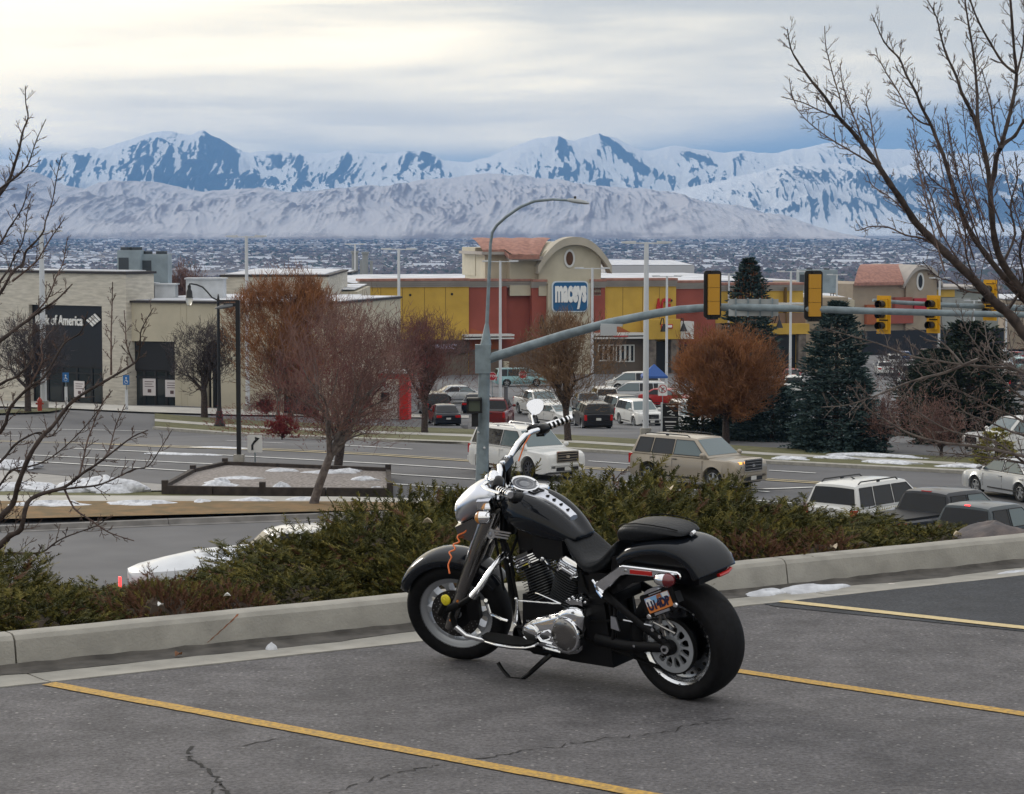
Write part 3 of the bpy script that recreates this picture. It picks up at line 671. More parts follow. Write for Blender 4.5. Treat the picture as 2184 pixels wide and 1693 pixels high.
for i, (u0, u1, v, lb) in enumerate([(1650, 1720, 984, 'snow strip on the far sidewalk right of the beige car'), (1745, 1830, 982, 'thin snow line on the far sidewalk below the blue spruce'), (1850, 1960, 993, 'snow strip on the far sidewalk mid right'), (2010, 2110, 1001, 'snow strip on the far sidewalk near the silver car'), (1790, 1960, 978, 'upper snow line under the dark conifers')]):
    c = GH((u0+u1)/2, v, .12); lump('snow_patch', c, ((u1-u0)/2*c.y/FD*1.1, .5, .10), SNOW, lb, 'snow', 60+i, rough=.4, rz=-.45)

# timber bed with gravel
TIMB = mat('old timber', (.045, .035, .03), .85, nscale=4, namt=.3)
tb = empty('timber_bed', GH(350, 1054), label='low rectangular bed edged with dark timber and filled with gravel', cat='planter')
cor = [GH(352, 1056), GH(412, 1022), GH(480, 1006), GH(828, 1020), GH(832, 1062), GH(560, 1060)]
cor = [Vector((c.x, c.y, Hh(c.x, c.y))) for c in cor]
for i, (a, b) in enumerate(zip(cor, cor[1:]+cor[:1])):
    d = (b-a); L_ = d.length; d.normalize(); k = max(1, round(L_/2.4))
    for j in range(k):
        p, q = a+d*(L_*j/k+.02), a+d*(L_*(j+1)/k-.02); n = Vector((-d.y, d.x, 0)).normalized()*.09; hgt = .42 if i < 3 else .36; s = MB()
        s.hexa([p-n-Vector((0, 0, .1)), q-n-Vector((0, 0, .1)), q+n-Vector((0, 0, .1)), p+n-Vector((0, 0, .1))], [p-n+Vector((0, 0, hgt)), q-n+Vector((0, 0, hgt)), q+n+Vector((0, 0, hgt)), p+n+Vector((0, 0, hgt))])
        o = s.build('timber', TIMB, tb, smooth=0); o.matrix_parent_inverse = Matrix.Translation(-tb.location)
for c in cor:
    s = MB(); s.box((c.x, c.y, c.z+.25), (.22, .22, .6)); o = s.build('corner_post', TIMB, tb, smooth=0); o.matrix_parent_inverse = Matrix.Translation(-tb.location)
s = MB(); cen = sum(cor, Vector())/len(cor)
pr = [s.v(c+Vector((0, 0, .28))) for c in cor]; m0 = s.v(cen+Vector((0, 0, .38)))
for i in range(len(pr)): s.f(pr[i], pr[(i+1) % len(pr)], m0)
rs = random.Random(4)
o = s.build('gravel', ROCKS, tb, kind='stuff', smooth=0); o.matrix_parent_inverse = Matrix.Translation(-tb.location)
for i, (u, v, ru, lb) in enumerate([(520, 1040, 60, 'snow lying along the near edge of the gravel bed'), (600, 1022, 35, 'snow drift in the back of the gravel bed'), (700, 1026, 60, 'thin snow layer mid bed behind the leaning trunks'), (775, 1040, 30, 'snow scrap in the right end of the gravel bed'), (745, 1022, 28, 'small snow scrap at the right back of the gravel bed')]):
    c = GH(u, v, .30); lump('snow_patch', c, (ru*c.y/FD, .35, .12), SNOW, lb, 'snow', 70+i, rough=.4)
# boulder at the right end of the hedge
s = lump('boulder', kp(kerb_s(2200)+.05, 1.0, .05), (.34, .28, .20), mat('boulder stone', (.17, .14, .13), .9, nscale=5, col2=(.08, .075, .08), bump=.6, bscale=20, detail=8), 'big brown grey boulder behind the kerb at the right edge', 'boulder', 91, rough=.12)
# ================================================================== BUILDINGS
def bl_mat(n, c, **k): return mat(n, c, **({'rough': .85, 'nscale': .6, 'namt': .08, 'detail': 8}|k))
STUC = bl_mat('beige stucco', (.50, .455, .35)); STUC2 = bl_mat('tan stucco', (.33, .27, .20)); STONE = mat('stacked pale stone', (.62, .58, .50), .9, nscale=2.2, col2=(.45, .42, .36), bump=.8, bscale=6, detail=8, nstretch=(.5, .5, 3))
YEL = bl_mat('ochre stucco', (.54, .345, .06)); RED = bl_mat('brick red stucco', (.29, .075, .052)); RUST = bl_mat('rust stucco', (.33, .095, .035)); CORN = bl_mat('cornice grey', (.36, .33, .30))
TILE = mat('clay roof tile', (.33, .165, .125), .8, nscale=2, namt=.2); DARKP = mat('dark metal panel', (.012, .012, .014), .35); GLASS = mat('storefront glass', (.02, .026, .028), .06, spec=.8)
FRM = mat('black window frame', (.01, .01, .011), .5); WHT = mat('white trim', (.62, .62, .60), .6); ROOFS = mat('snowy roof', (.66, .68, .72), .8, nscale=.3, col2=(.42, .43, .46)); WHSIGN = mat('white sign letters', (.80, .80, .78), .5)
BLUE = mat('deep blue sign face', (.012, .10, .24), .4); SBLU = mat('sign edge pale', (.62, .68, .72), .5); REDL = mat('red sign letters', (.45, .018, .015), .5); FIELD = mat('fieldstone veneer', (.20, .17, .14), .9, nscale=1.6, col2=(.09, .075, .065), detail=8)

class Wall:
    """vertical plane through two ground points; local x along it, z up, y outwards (towards the viewer)"""
    def __init__(s, a, b, z):
        s.a = Vector((a[0], a[1], z)); s.d = (Vector((b[0], b[1], 0))-Vector((a[0], a[1], 0))).normalized(); s.n = Vector((s.d.y, -s.d.x, 0))
        s.M = Matrix((s.d, -s.n, Vector((0, 0, 1)))).transposed().to_4x4(); s.M.translation = s.a     # x right, y into the wall, z up
    def px(s, u, v):      # picture point lying on the wall -> (x, z) on it
        r = ray(u, v); o = Vector((0, 0, CAMH)); t = (s.a-o).dot(s.n)/r.dot(s.n); w = o+r*t-s.a; return w.dot(s.d), w.z
    def X(s, u): return s.px(u, 700)[0]
    def Z(s, u, v): return s.px(u, v)[1]
    def root(s, name, label, cat, **k): 
        e = empty(name, s.a, math.atan2(s.d.y, s.d.x), label, cat, **k); return e
def bxz(x0, x1, z0, z1, y0, y1):   # box in wall coords, y into the wall
    s = MB(); s.box(((x0+x1)/2, (y0+y1)/2, (z0+z1)/2), (abs(x1-x0), abs(y1-y0), abs(z1-z0))); return s

# ---- the bank
pa, pb = P(0, 853, 164), P(280, 868, 157.8)
w1 = Wall(pa, pb, -9.85); root = w1.root('bank_building', 'long low pale stone bank building with black recessed entrance panels', 'building')
XR = w1.X(270); HT = w1.Z(270, 584.6)
x0o, x1o = w1.X(62), w1.X(218); zo = w1.Z(140, 651)
s = MB()
def addbox(s, x0, x1, z0, z1, y0, y1): s.box(((x0+x1)/2, (y0+y1)/2, (z0+z1)/2), (abs(x1-x0), abs(y1-y0), abs(z1-z0)))
XL = -30
addbox(s, XL, x0o, -1, HT, 0, .6); addbox(s, x1o, XR, -1, HT, -.02, .6); addbox(s, x0o, x1o, zo, HT, 0, .6)
addbox(s, XL+.01, XR-.01, -1, HT-.02, 2.2, 2.9); addbox(s, XR-.6, XR-.002, -1, HT-.012, .6, 2.2)
s.build('stone_wall', STONE, root, smooth=0)
bxz(XL, XR+.15, HT, HT+.16, -.15, 3.0).build('parapet_cap', mat('dark coping', (.03, .025, .025), .6), root, smooth=0)
bxz(XL, XR-.6, HT+.162, HT+.22, .6, 2.8).build('roof', ROOFS, root, smooth=0)
zg = w1.Z(140, 781)
bxz(x0o, x1o, zg, zo, .35, .5).build('panel', DARKP, root, smooth=0)
def storefront(root, x0, x1, z0, z1, cols, transom=.82, y=.45, dark=GLASS):
    w = (x1-x0)/cols
    for i in range(cols):
        f = MB(); a, b = x0+i*w, x0+(i+1)*w
        addbox(f, a, a+.09, z0, z1, y-.08, y+.06); addbox(f, b-.09, b-.001, z0, z1, y-.08, y+.06); addbox(f, a+.09, b-.09, z1-.1, z1-.002, y-.078, y+.058); addbox(f, a+.09, b-.09, z0, z0+.14, y-.078, y+.058)
        zt = z0+(z1-z0)*transom; addbox(f, a+.09, b-.09, zt-.05, zt+.05, y-.078, y+.058)
        fo = f.build('window', FRM, root, smooth=0)
        for q0, q1 in ((z0+.14, zt-.05), (zt+.05, z1-.1)): bxz(a+.09, b-.09, q0, q1, y-.01, y+.02).build('pane', dark, fo, smooth=0)
storefront(root, x0o, x1o, w1.Z(140, 861), zg, 5)
bxz(x0o, x1o, -1, zg, .9, 1.4).build('inner_wall', mat('dim interior', (.05, .055, .05), .9, nscale=.8, namt=.5), root, smooth=0)
lx = w1.X(120); zt = w1.Z(120, 684)
txt = text_obj('lettering', 'Bank of America', WHSIGN, .95, basis((lx, .28, zt), (1, 0, 0), (0, 0, 1), (0, -1, 0)), root, depth=.05, sx=1.0, bold=.018)
wid = max(v.co.x for v in txt.data.vertices)-min(v.co.x for v in txt.data.vertices); want = w1.X(171)-w1.X(71)
for v in txt.data.vertices: v.co.x = lx+(v.co.x-lx)*want/wid
fx, fz = w1.X(192), w1.Z(192, 684); fl = MB()
for k in range(4):
    o = k*.26
    a0, b0 = Vector((fx-.50+o*.75, .24, fz-.12-.02+o*.8-.28)), Vector((0, 0, 0))
    p = [(-.55+k*.22, .02+k*.13), (-.42+k*.22, .10+k*.13), (.15+k*.20, -.30+k*.13), (.02+k*.20, -.40+k*.13)]
    fl.prism([(fx+a, fz+b) for a, b in p], basis((0, .28, 0), (1, 0, 0), (0, 0, 1), (0, -1, 0)), .06)
fl.build('flag_logo', WHSIGN, root, smooth=0)
POST = mat('notice paper', (.66, .62, .62), .8); POSTI = mat('notice print', (.12, .08, .08), .8)
def poster(root, x, z, w, h, y, k=0):
    s = bxz(x-w/2, x+w/2, z-h/2, z+h/2, y, y+.015).build('notice', POST, root, smooth=0); t = MB()
    for j in range(3): addbox(t, x-w*.35, x+w*.35*(1-.3*(j % 2)), z+h*(.30-.14*j), z+h*(.34-.14*j), y-.004, y-.001)
    addbox(t, x-w*.12, x+w*.16, z-h*.32, z-h*.12, y-.004, y-.001); t.build('print', POSTI, s, smooth=0)
poster(root, w1.X(160), w1.Z(160, 830), .95, 1.1, .34)
# low wing
e2 = P(700, 879, 154.2); w2 = Wall(P(264, 867, 158.6), e2, -9.95); wr = w2.root('bank_wing', 'lower beige wing of the bank with two tall black shopfronts', 'building')
H2 = w2.Z(270, 645); Xe = w2.X(700)
op = [(w2.X(278), w2.X(372)), (w2.X(440), w2.X(466)), (w2.X(600), w2.X(680))]; zt2 = w2.Z(330, 728); s = MB(); x = w2.X(266)
for a, b in op:
    addbox(s, x, a, -1, H2, 0, .5); addbox(s, a, b, zt2, H2, 0, .5); x = b
addbox(s, x, Xe, -1, H2, 0, .5); addbox(s, w2.X(266)+.01, Xe-.01, -1, H2-.01, 1.6, 14)
for u in (383, 395, 450, 560): addbox(s, w2.X(u), w2.X(u)+.10, -.5, H2-.02, -.03, -.001)
s.build('stucco_wall', STUC, wr, smooth=0)
bxz(w2.X(264)-.1, Xe+.1, H2, H2+.14, -.18, 14.1).build('parapet_cap', MC['dark coping'], wr, smooth=0)
bxz(w2.X(264), Xe, H2+.142, H2+.2, .5, 13.5).build('roof', ROOFS, wr, smooth=0)
for (a, b), n in zip(op, (4, 2, 4)):
    zz = w2.Z(330, 790); bxz(a, b, zz, zt2, .3, .42).build('panel', DARKP, wr, smooth=0); storefront(wr, a, b, -.05, zz, n); bxz(a, b, -1, zz, .8, 1.2).build('inner_wall', MC['dim interior'], wr, smooth=0)
poster(wr, w2.X(312), w2.Z(312, 826), .95, 1.15, .34); poster(wr, w2.X(360), w2.Z(360, 829), .95, 1.15, .34)
# roof plant between the blocks
AC = mat('rooftop unit metal', (.23, .28, .31), .6, nscale=1, namt=.15); ACD = mat('unit grille', (.05, .06, .07), .7)
def acunit(u, v, Y, w, h, d, label, group=None):
    c = P(u, v, Y); e = empty('rooftop_unit', c, label=label, cat='air unit', group=group)
    bxz(-w/2, w/2, 0, h, -d/2, d/2).build('cabinet', AC, e, smooth=0); bxz(-w/2+.1, w/2-.5*w, h*.2, h*.8, -d/2-.03, -d/2-.002).build('grille', ACD, e, smooth=0)
    s = MB()
    for x in (-w*.4, w*.4):
        for y in (-d*.4, d*.4): s.box((x, y, -.75), (.1, .1, 1.5))
    s.build('stand', ACD, e, smooth=0, kind='stuff')
    s = MB(); s.cyl((-w*.2, 0, h), (-w*.2, 0, h+.2), .4, n=12); s.cyl((w*.25, 0, h), (w*.25, 0, h+.2), .4, n=12); s.build('fan', ACD, e, smooth=0)
zr = H2+.2-9.95
acunit(280, 612, 165, 1.6, 2.6, 2, 'tall blue grey rooftop unit against the stone block')
acunit(328, 608, 166, 2.3, 2.2, 2, 'wider raised rooftop unit with funnel leg, right of the tall one')
for i, (u, v, w, h, lb) in enumerate([(300, 636, 2.2, 1.0, 'low pale roof box below the raised units'), (352, 635, 1.6, .9, 'small pale roof box near the middle of the wing roof'), (440, 632, 2.6, 1.2, 'long pale roof box behind the black lantern')]):
    c = P(u, v, 163); s = MB(); s.box((0, 0, h/2-.8), (w, 1.6, h+1.6)); s.box((0, -.0, h+.05), (w+.2, 1.8, .1)); s.build('roof_box', mat('pale sheet metal', (.48, .5, .52), .6, nscale=1, namt=.15), smooth=0, loc=c, label=lb, cat='roof box')
def block(name, u0, u1, v, Y0, zb, depth, m, label, cap=True, roof=ROOFS, Y1=None):
    a, b = P(u0, 800, Y0), P(u1, 800, Y1 or Y0); w = Wall(a, b, zb); e = w.root(name, label, 'building'); H = w.Z(u0, v); X = w.X(u1)
    bxz(0, X, 0, H, 0, depth).build('wall', m, e, smooth=0)
    if cap: bxz(-.1, X+.1, H, H+.15, -.12, depth+.1).build('parapet_cap', MC['dark coping'], e, smooth=0)
    bxz(.3, X-.3, H+.152, H+.22, .4, depth-.3).build('roof', roof, e, smooth=0)
    return w, e, H, X
block('stone_block', 473, 700, 590, 186, -11.5, 22, STONE, 'pale stone block with dark coping behind the orange tree')
block('low_store', 640, 763, 622, 200, -12.2, 18, STUC, 'low beige store with snowy roof left of the ochre wall', cap=False)
block('white_store', 700, 766, 640, 180, -11.6, 8, WHT, 'small white flat roofed store front below the snowy roof', cap=False)
w, e, H, X = block('blue_shed', 712, 750, 583, 290, -15, 12, mat('blue grey cladding', (.06, .09, .12), .7), 'dark blue shed rising behind the low snowy roofs')
w, e, H, X = block('warehouse', 1290, 1480, 566, 900, -34, 120, mat('pale warehouse wall', (.5, .5, .5), .9), 'long pale warehouse roof far off right of the clock tower', cap=False)
for u, Y, lb in ((757, 330, 'left slim grey roof stack beside the blue shed'), (779, 340, 'right slim grey roof stack beside the blue shed')):
    s = MB(); c = P(u, 600, Y); s.cyl((0, 0, -4), (0, 0, 4.0), .45, n=10); s.cyl((0, 0, 4), (0, 0, 4.3), .6, n=10); s.cyl((.9, 0, -4), (.9, 0, 3), .2, n=8); s.build('roof_stack', mat('stack grey', (.3, .32, .33), .7), loc=c, label=lb, cat='stack')

# ---- supermarket
zb = -13.7
wa = Wall(P(765, 800, 249), P(1760, 800, 262), zb); sr = wa.root('supermarket', 'big ochre and red supermarket with beige arched tower over the blue sign', 'building')
def wx(u): return wa.X(u)
def slab(u0, u1, v0, v1, y0, y1, m, name='wall', uu=None):
    uu = uu or (u0+u1)/2; a, b = wa.Z(uu, v1), wa.Z(uu, v0); return bxz(wx(u0), wx(u1), a if v1 < 900 else -1, b, y0, y1).build(name, m, sr, smooth=0)
def vslab(u0, u1, v0, y0, y1, m, name='wall'): return slab(u0, u1, v0, 999, y0, y1, m, name)
D = 45
vslab(765, 1000, 611, 0, D, YEL); vslab(1000, 1072, 611, .35, D-.1, RED); vslab(1072, 1085, 611, .9, D-.2, RED); vslab(1085, 1136, 611, 1.6, D-.3, RED); vslab(1136, 1166.7, 612, .3, D-.4, RED)
vslab(1167, 1257, 604, -.4, D-.5, STUC, 'bay'); vslab(1257.3, 1291, 611, .1, D-.6, RED); vslab(1291.3, 1444, 611, .4, D-.7, YEL); vslab(1444.3, 1532, 613, 1.0, D-.8, RED); vslab(1532.3, 1722, 618, 1.4, D-.9, YEL)
vslab(1722.5, 1830, 636, 3, 30, STUC2)
# cornices, stepped
for u0, u1, v, y in ((765, 1000, 599, 0), (1000.5, 1072, 599.5, .35), (1072.5, 1135, 600, 1.2), (1135.5, 1166, 600.5, .3), (1257.6, 1291, 600, .1), (1291.5, 1444, 598, .4), (1444.5, 1532, 603, 1.0), (1532.5, 1722, 608, 1.4)):
    sA = MB(); a, b = wx(u0), wx(u1); z1 = wa.Z((u0+u1)/2, v); z0 = wa.Z((u0+u1)/2, v+13)
    for k in range(3): addbox(sA, a, b, z0+(z1-z0)*k/3, z0+(z1-z0)*(k+1)/3, y-.15-.16*k, y+.6)
    sA.build('cornice', CORN, sr, smooth=0)
    bxz(a, b, z1+.003, z1+.25, y-.62, y+1.6).build('eave_tiles', TILE, sr, smooth=0)
bxz(wx(766), wx(1721), wa.Z(1000, 604), wa.Z(1000, 603.3), 3, D-1).build('roof', ROOFS, sr, smooth=0)
# panel joints and round vents
for u in (812, 858, 905, 950, 1330, 1372, 1408, 1580, 1630, 1680): bxz(wx(u), wx(u)+.05, wa.Z(u, 715), wa.Z(u, 613), -.012 if u < 1000 else (.388 if u < 1444 else 1.388), 0 if u < 1000 else .4).build('panel_joint', mat('joint line', (.18, .11, .03), .9), sr, smooth=0)
for u, v in ((875, 629), (964, 627), (1382, 642), (1434, 641)):
    s = MB(); y = -.05 if u < 1000 else .35; s.cyl((wx(u), y, wa.Z(u, v)), (wx(u), y+.1, wa.Z(u, v)), .14, n=10); s.build('wall_vent', FRM, sr)
# rust swooshes low on the walls
for pts, y in (((((1289, 682), (1330, 700), (1372, 722), (1400, 722), (1400, 740), (1289, 740)), .39)), (((1005, 700), (1045, 712), (1072, 735), (1072, 745), (1003, 745)), .34), (((765, 724), (1000, 724), (1000, 745), (765, 745)), -.012)):
    s = MB(); s.prism([(wx(u), wa.Z(u, v)) for u, v in pts], basis((0, y, 0), (1, 0, 0), (0, 0, 1), (0, -1, 0)), .012); s.build('painted_band', RUST if y > 0 else bl_mat('dull brown stucco', (.17, .12, .08)), sr, smooth=0)
# tower: body, two steps, arched roof
tx0, tx1 = wx(1045), wx(1284); zt0 = wa.Z(1160, 611); zE = wa.Z(1160, 541); ztop = wa.Z(1215, 505)
s = MB(); nA = 18; fx0, fx1 = wx(1150), wx(1282)
def arch(x, x0, x1, ze, zt): 
    t = (x-x0)/(x1-x0)*2-1; return ze+(zt-ze)*(1-abs(t)**2.3)
poly = [(fx0, zt0-1), (fx1, zt0-1)]+[(fx1+(fx0-fx1)*i/nA, arch(fx1+(fx0-fx1)*i/nA, fx0-.6, fx1+.6, zE-1.1, ztop-.55)) for i in range(nA+1)]
s.prism(poly, basis((0, .1, 0), (1, 0, 0), (0, 0, 1), (0, -1, 0)), -13)
s.build('tower_front', STUC, sr, smooth=0, fix=True)
bxz(wx(1092), fx0-.01, zt0-1, wa.Z(1110, 554), .9, 12).build('tower_side', STUC, sr, smooth=0)
bxz(tx0, wx(1092)-.01, zt0-1, wa.Z(1070, 542), 2.2, 11.9).build('tower_side', STUC, sr, smooth=0)
s = MB(); rr = []   # arched fascia band
for i in range(nA+1):
    x = fx0-.3+(fx1-fx0+1.3)*i/nA; t = arch(x, fx0-.35, fx1+1.05, zE-1.4, ztop); rr.append([Vector((x, -.75, t-.85)), Vector((x, -.75, t)), Vector((x, 1.2, t+.02)), Vector((x, 1.2, t-.85))])
s.loft(rr); s.build('arch_fascia', bl_mat('pale arch stucco', (.42, .38, .31)), sr, smooth=30)
# tile barrel running back-left from the arch, and the front tile skirt
s = MB(); xl = wx(1034)
NT = 44
def tl(a, b):
    # a along slope from ridge to eave (front), b along x
    x = xl+(fx0-.2-xl)*b+ ((wx(1212)-fx0)*(1-a)*b)
    front = 1.0 if b < .42 else -.9
    z = ztop-.2-(ztop-.2-wa.Z(1060, 534 if b < .42 else 544))*a**1.7; y = 6.5+(front-6.5)*a
    return Vector((x, y, z+.10*abs(math.sin(b*NT*math.pi))+.02))
s.grid(tl, NT*4, 12); s.grid(lambda a, b: tl(1-0*a, a)-Vector((0, 0, .5*b)), NT*2, 1)
s.build('tile_roof', TILE, sr, smooth=0)
bxz(xl-.1, wx(1088), wa.Z(1060, 543), wa.Z(1060, 537), .9, 12).build('eave_cornice', CORN, sr, smooth=0); bxz(wx(1088)+.01, fx0+.2, wa.Z(1110, 555), wa.Z(1110, 547), -.7, 11).build('eave_cornice', CORN, sr, smooth=0)
bxz(xl+.5, fx1-.4, zE-2.5, ztop-1.2, 6.6, 13).build('tower_back', STUC, sr, smooth=0)
ox, oz = wx(1214.5), wa.Z(1214, 551)
def oval(rx, rz, y0, y1, m, nm):
    s = MB(); s.prism([(ox+rx*math.cos(2*math.pi*i/24), oz+rz*math.sin(2*math.pi*i/24)) for i in range(24)], basis((0, y1, 0), (1, 0, 0), (0, 0, 1), (0, -1, 0)), y1-y0); return s.build(nm, m, sr, smooth=0)
o1 = oval(.62, 1.0, -.02, .1, WHT, 'oval_window'); o2 = oval(.40, .75, -.05, -.025, bl_mat('brown louvre', (.10, .045, .02)), 'louvre'); o2.parent = o1
# roundish blue sign
def rrect(x0, x1, z0, z1, r, k=5):
    o = []
    for cx, cz, a in ((x1-r, z1-r, 0), (x0+r, z1-r, 90), (x0+r, z0+r, 180), (x1-r, z0+r, 270)):
        for i in range(k+1): t = R(a+90*i/k); o.append((cx+r*math.cos(t), cz+r*math.sin(t)))
    return o
bx = lambda y: basis((0, y, 0), (1, 0, 0), (0, 0, 1), (0, -1, 0))
s = MB(); s.prism(rrect(wx(1174), wx(1251), wa.Z(1210, 665), wa.Z(1210, 599), .45), bx(-.42), .22); sg = s.build('sign_frame', SBLU, sr, smooth=0)
s = MB(); s.prism(rrect(wx(1176.5), wx(1248.5), wa.Z(1210, 662.5), wa.Z(1210, 601.5), .4), bx(-.645), .03); s.build('sign_face', BLUE, sg, smooth=0)
cx_, cz_ = wx(1213.5), wa.Z(1213, 631)
def fit_text(parent, name, txt, m, u0, u1, v0, v1, y, depth=.06, bold=.0, shear=0):
    o = text_obj(name, txt, m, 1.0, Matrix.Identity(4), None, depth=depth, bold=bold)
    xs = [v.co.x for v in o.data.vertices]; ys_ = [v.co.y for v in o.data.vertices]; a0, a1, b0, b1 = min(xs), max(xs), min(ys_), max(ys_)
    X0, X1, Z1, Z0 = wx(u0), wx(u1), wa.Z(u0, v0), wa.Z(u0, v1)
    for v in o.data.vertices:
        x = X0+(v.co.x-a0)/(a1-a0)*(X1-X0); z = Z0+(v.co.y-b0)/(b1-b0)*(Z1-Z0)+shear*(v.co.x-a0); v.co = (x, y-v.co.z, z)
    o.parent = parent; bm = bmesh.new(); bm.from_mesh(o.data); bmesh.ops.recalc_face_normals(bm, faces=bm.faces); bm.to_mesh(o.data); bm.free(); return o
fit_text(sg, 'lettering', 'maceys', WHSIGN, 1180, 1247, 609, 659, -.72, .04, bold=.05)
fit_text(sr, 'lettering', 'ACE', REDL, 1399, 1431, 636, 667, .2, .12, bold=.04)
fit_text(sr, 'lettering', 'PHARMACY', mat('lilac sign letters', (.45, .42, .55), .5), 925, 970, 733, 744, -.9, .05, bold=.01)
# canopies and entrances
slab(925-20, 998, 727, 750, -.85, -.02, bl_mat('dark brown fascia', (.07, .05, .04)), 'canopy')
slab(985, 1090, 712, 716, -1.5, .3, WHT, 'canopy'); slab(985, 1090, 719, 722, -1.4, .3, WHT, 'canopy')
slab(1262, 1372, 709, 714, -1.6, .3, WHT, 'canopy'); slab(1262, 1372, 717, 721, -1.5, .3, WHT, 'canopy'); slab(1300, 1330, 714.3, 716.8, -1.7, -1.2, REDL, 'canopy_stripe')
slab(1262, 1372, 721.5, 999, .0, .38, bl_mat('dark brown wall', (.12, .095, .075)), 'wall')  # one even dark brown below the canopy
def win_strip(u0, u1, v0, v1, n, y):
    for i in range(n):
        a, b = wx(u0+(u1-u0)*i/n), wx(u0+(u1-u0)*(i+1)/n); z0, z1 = wa.Z(u0, v1), wa.Z(u0, v0); f = MB()
        addbox(f, a, a+.12, z0, z1, y-.06, y+.02); addbox(f, b-.12, b-.001, z0, z1, y-.06, y+.02); addbox(f, a+.12, b-.12, z1-.12, z1-.002, y-.058, y+.018); addbox(f, a+.12, b-.12, z0, z0+.12, y-.058, y+.018)
        fo = f.build('window', WHT, sr, smooth=0); bxz(a+.12, b-.12, z0+.12, z1-.12, y-.02, y+.01).build('pane', GLASS, fo, smooth=0)
win_strip(1313, 1353, 735, 772, 4, -.05); win_strip(1275, 1309, 735, 770, 3, -.05)
slab(1370, 1443, 680, 722, -1.4, .35, YEL, 'entry_gable'); slab(1376, 1392, 722.3, 999, -1.3, -.2, FIELD, 'stone_pier'); slab(1424, 1440, 722.3, 999, -1.3, -.2, FIELD, 'stone_pier'); slab(1392.5, 1423.5, 728, 999, -.15, .05, FRM, 'doorway')
slab(1401, 1426, 690, 699, -1.5, -1.42, REDL, 'door_sign'); slab(1403, 1424, 692, 697, -1.55, -1.51, WHSIGN, 'door_sign')
slab(1444.5, 1475, 685, 722, -.8, .9, WHT, 'canopy'); slab(1444.5, 1532, 735, 999, .6, .95, DARKP, 'shopfront'); slab(1470, 1500, 652, 656, -.3, .9, WHT, 'canopy')
slab(1532, 1600, 690, 999, .9, 1.35, bl_mat('brown shop wall', (.20, .13, .09)), 'wall'); slab(1600, 1660, 740, 999, .6, .85, DARKP, 'shopfront')
slab(1628, 1722, 690, 712, -.6, 1.3, YEL, 'entry_gable'); slab(1634, 1648, 712.3, 999, -.5, .2, FIELD, 'stone_pier'); slab(1700, 1716, 712.3, 999, -.5, .2, FIELD, 'stone_pier'); slab(1600, 1722, 668, 690, .6, 1.35, bl_mat('brown shop wall', (.2, .13, .09)), 'fascia')
slab(1649, 1699, 715, 999, .3, .5, DARKP, 'shopfront'); slab(1615, 1630, 655, 658, .0, 1.3, WHT, 'canopy'); slab(1570, 1715, 646, 650, .2, 1.38, WHT, 'canopy')
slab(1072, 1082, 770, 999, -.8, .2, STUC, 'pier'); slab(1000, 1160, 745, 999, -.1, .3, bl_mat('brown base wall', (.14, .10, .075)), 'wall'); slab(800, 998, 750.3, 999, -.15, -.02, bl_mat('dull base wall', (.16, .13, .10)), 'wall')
# gooseneck wall lamps
for u, v, y in ((1152, 690, -.2), (1176+10, 690, -.5), (1406-6, 695, -1.6), (1445, 695, -1.0), (1650, 688, -.7)):
    s = MB(); x, z = wx(u), wa.Z(u, v); s.tube([(x, y+.4, z), (x, y-.3, z+.9), (x, y-.9, z+.9), (x, y-1.1, z+.3)], .06, 6); s.cyl((x, y-1.1, z+.35), (x, y-1.1, z-.5), .10, .42, n=10); s.build('gooseneck_lamp', FRM, sr)
# ---- second tower building far right
wb = Wall(P(1822, 770, 385), P(2004, 770, 392), -19.6); tr = wb.root('corner_store', 'tan store with red tiled barrel roof and small oval window far right', 'building')
def bx2(u0, u1, v0, v1, y0, y1, m, nm): return bxz(wb.X(u0), wb.X(u1), wb.Z(u0, v1) if v1 < 900 else -1, wb.Z(u0, v0), y0, y1).build(nm, m, tr, smooth=0)
bx2(1822, 1931, 606, 999, .5, 26, STUC2, 'wall')
s = MB(); a, b = wb.X(1931.5), wb.X(1997); ze, zt = wb.Z(1930, 604), wb.Z(1975, 571)
s.prism([(a, -1), (b, -1)]+[(b+(a-b)*i/16, arch(b+(a-b)*i/16, a-.4, b+.4, ze, zt)) for i in range(17)], bx(0), -14); s.build('gable_wall', STUC2, tr, smooth=0, fix=True)
s = MB(); rr = []
for i in range(17):
    x = a-.8+(b-a+1.6)*i/16; t = arch(x, a-.9, b+.9, ze-.3, zt+.5); rr.append([Vector((x, -.7, t-.7)), Vector((x, -.7, t)), Vector((x, 14, t+.02)), Vector((x, 14, t-.7))])
s.loft(rr); s.build('arch_roof', CORN, tr, smooth=30)
def tl2(p, q):
    x = wb.X(1818)+(a-.2-wb.X(1818))*q+((wb.X(1975)-a)*(1-p)**.7*1.0*q)+((wb.X(1885)-wb.X(1818))*(1-p)*(1-q)); z = zt+.55-(zt+.55-wb.Z(1850, 603))*p**1.8; y = 7-7.4*p; return Vector((x, y, z+.16*abs(math.sin(q*40*math.pi))))
s = MB(); s.grid(tl2, 160, 10); s.grid(lambda p, q: tl2(1, p)-Vector((0, 0, .5*q)), 80, 1); s.build('tile_roof', TILE, tr, smooth=0)
s = MB(); ox, oz = wb.X(1961), wb.Z(1961, 600); s.prism([(ox+.75*math.cos(2*math.pi*i/20), oz+1.5*math.sin(2*math.pi*i/20)) for i in range(20)], bx(.0), .12); o1 = s.build('oval_window', WHT, tr, smooth=0)
s = MB(); s.prism([(ox+.42*math.cos(2*math.pi*i/20), oz+1.1*math.sin(2*math.pi*i/20)) for i in range(20)], bx(-.125), .03); s.build('louvre', FRM, o1, smooth=0)
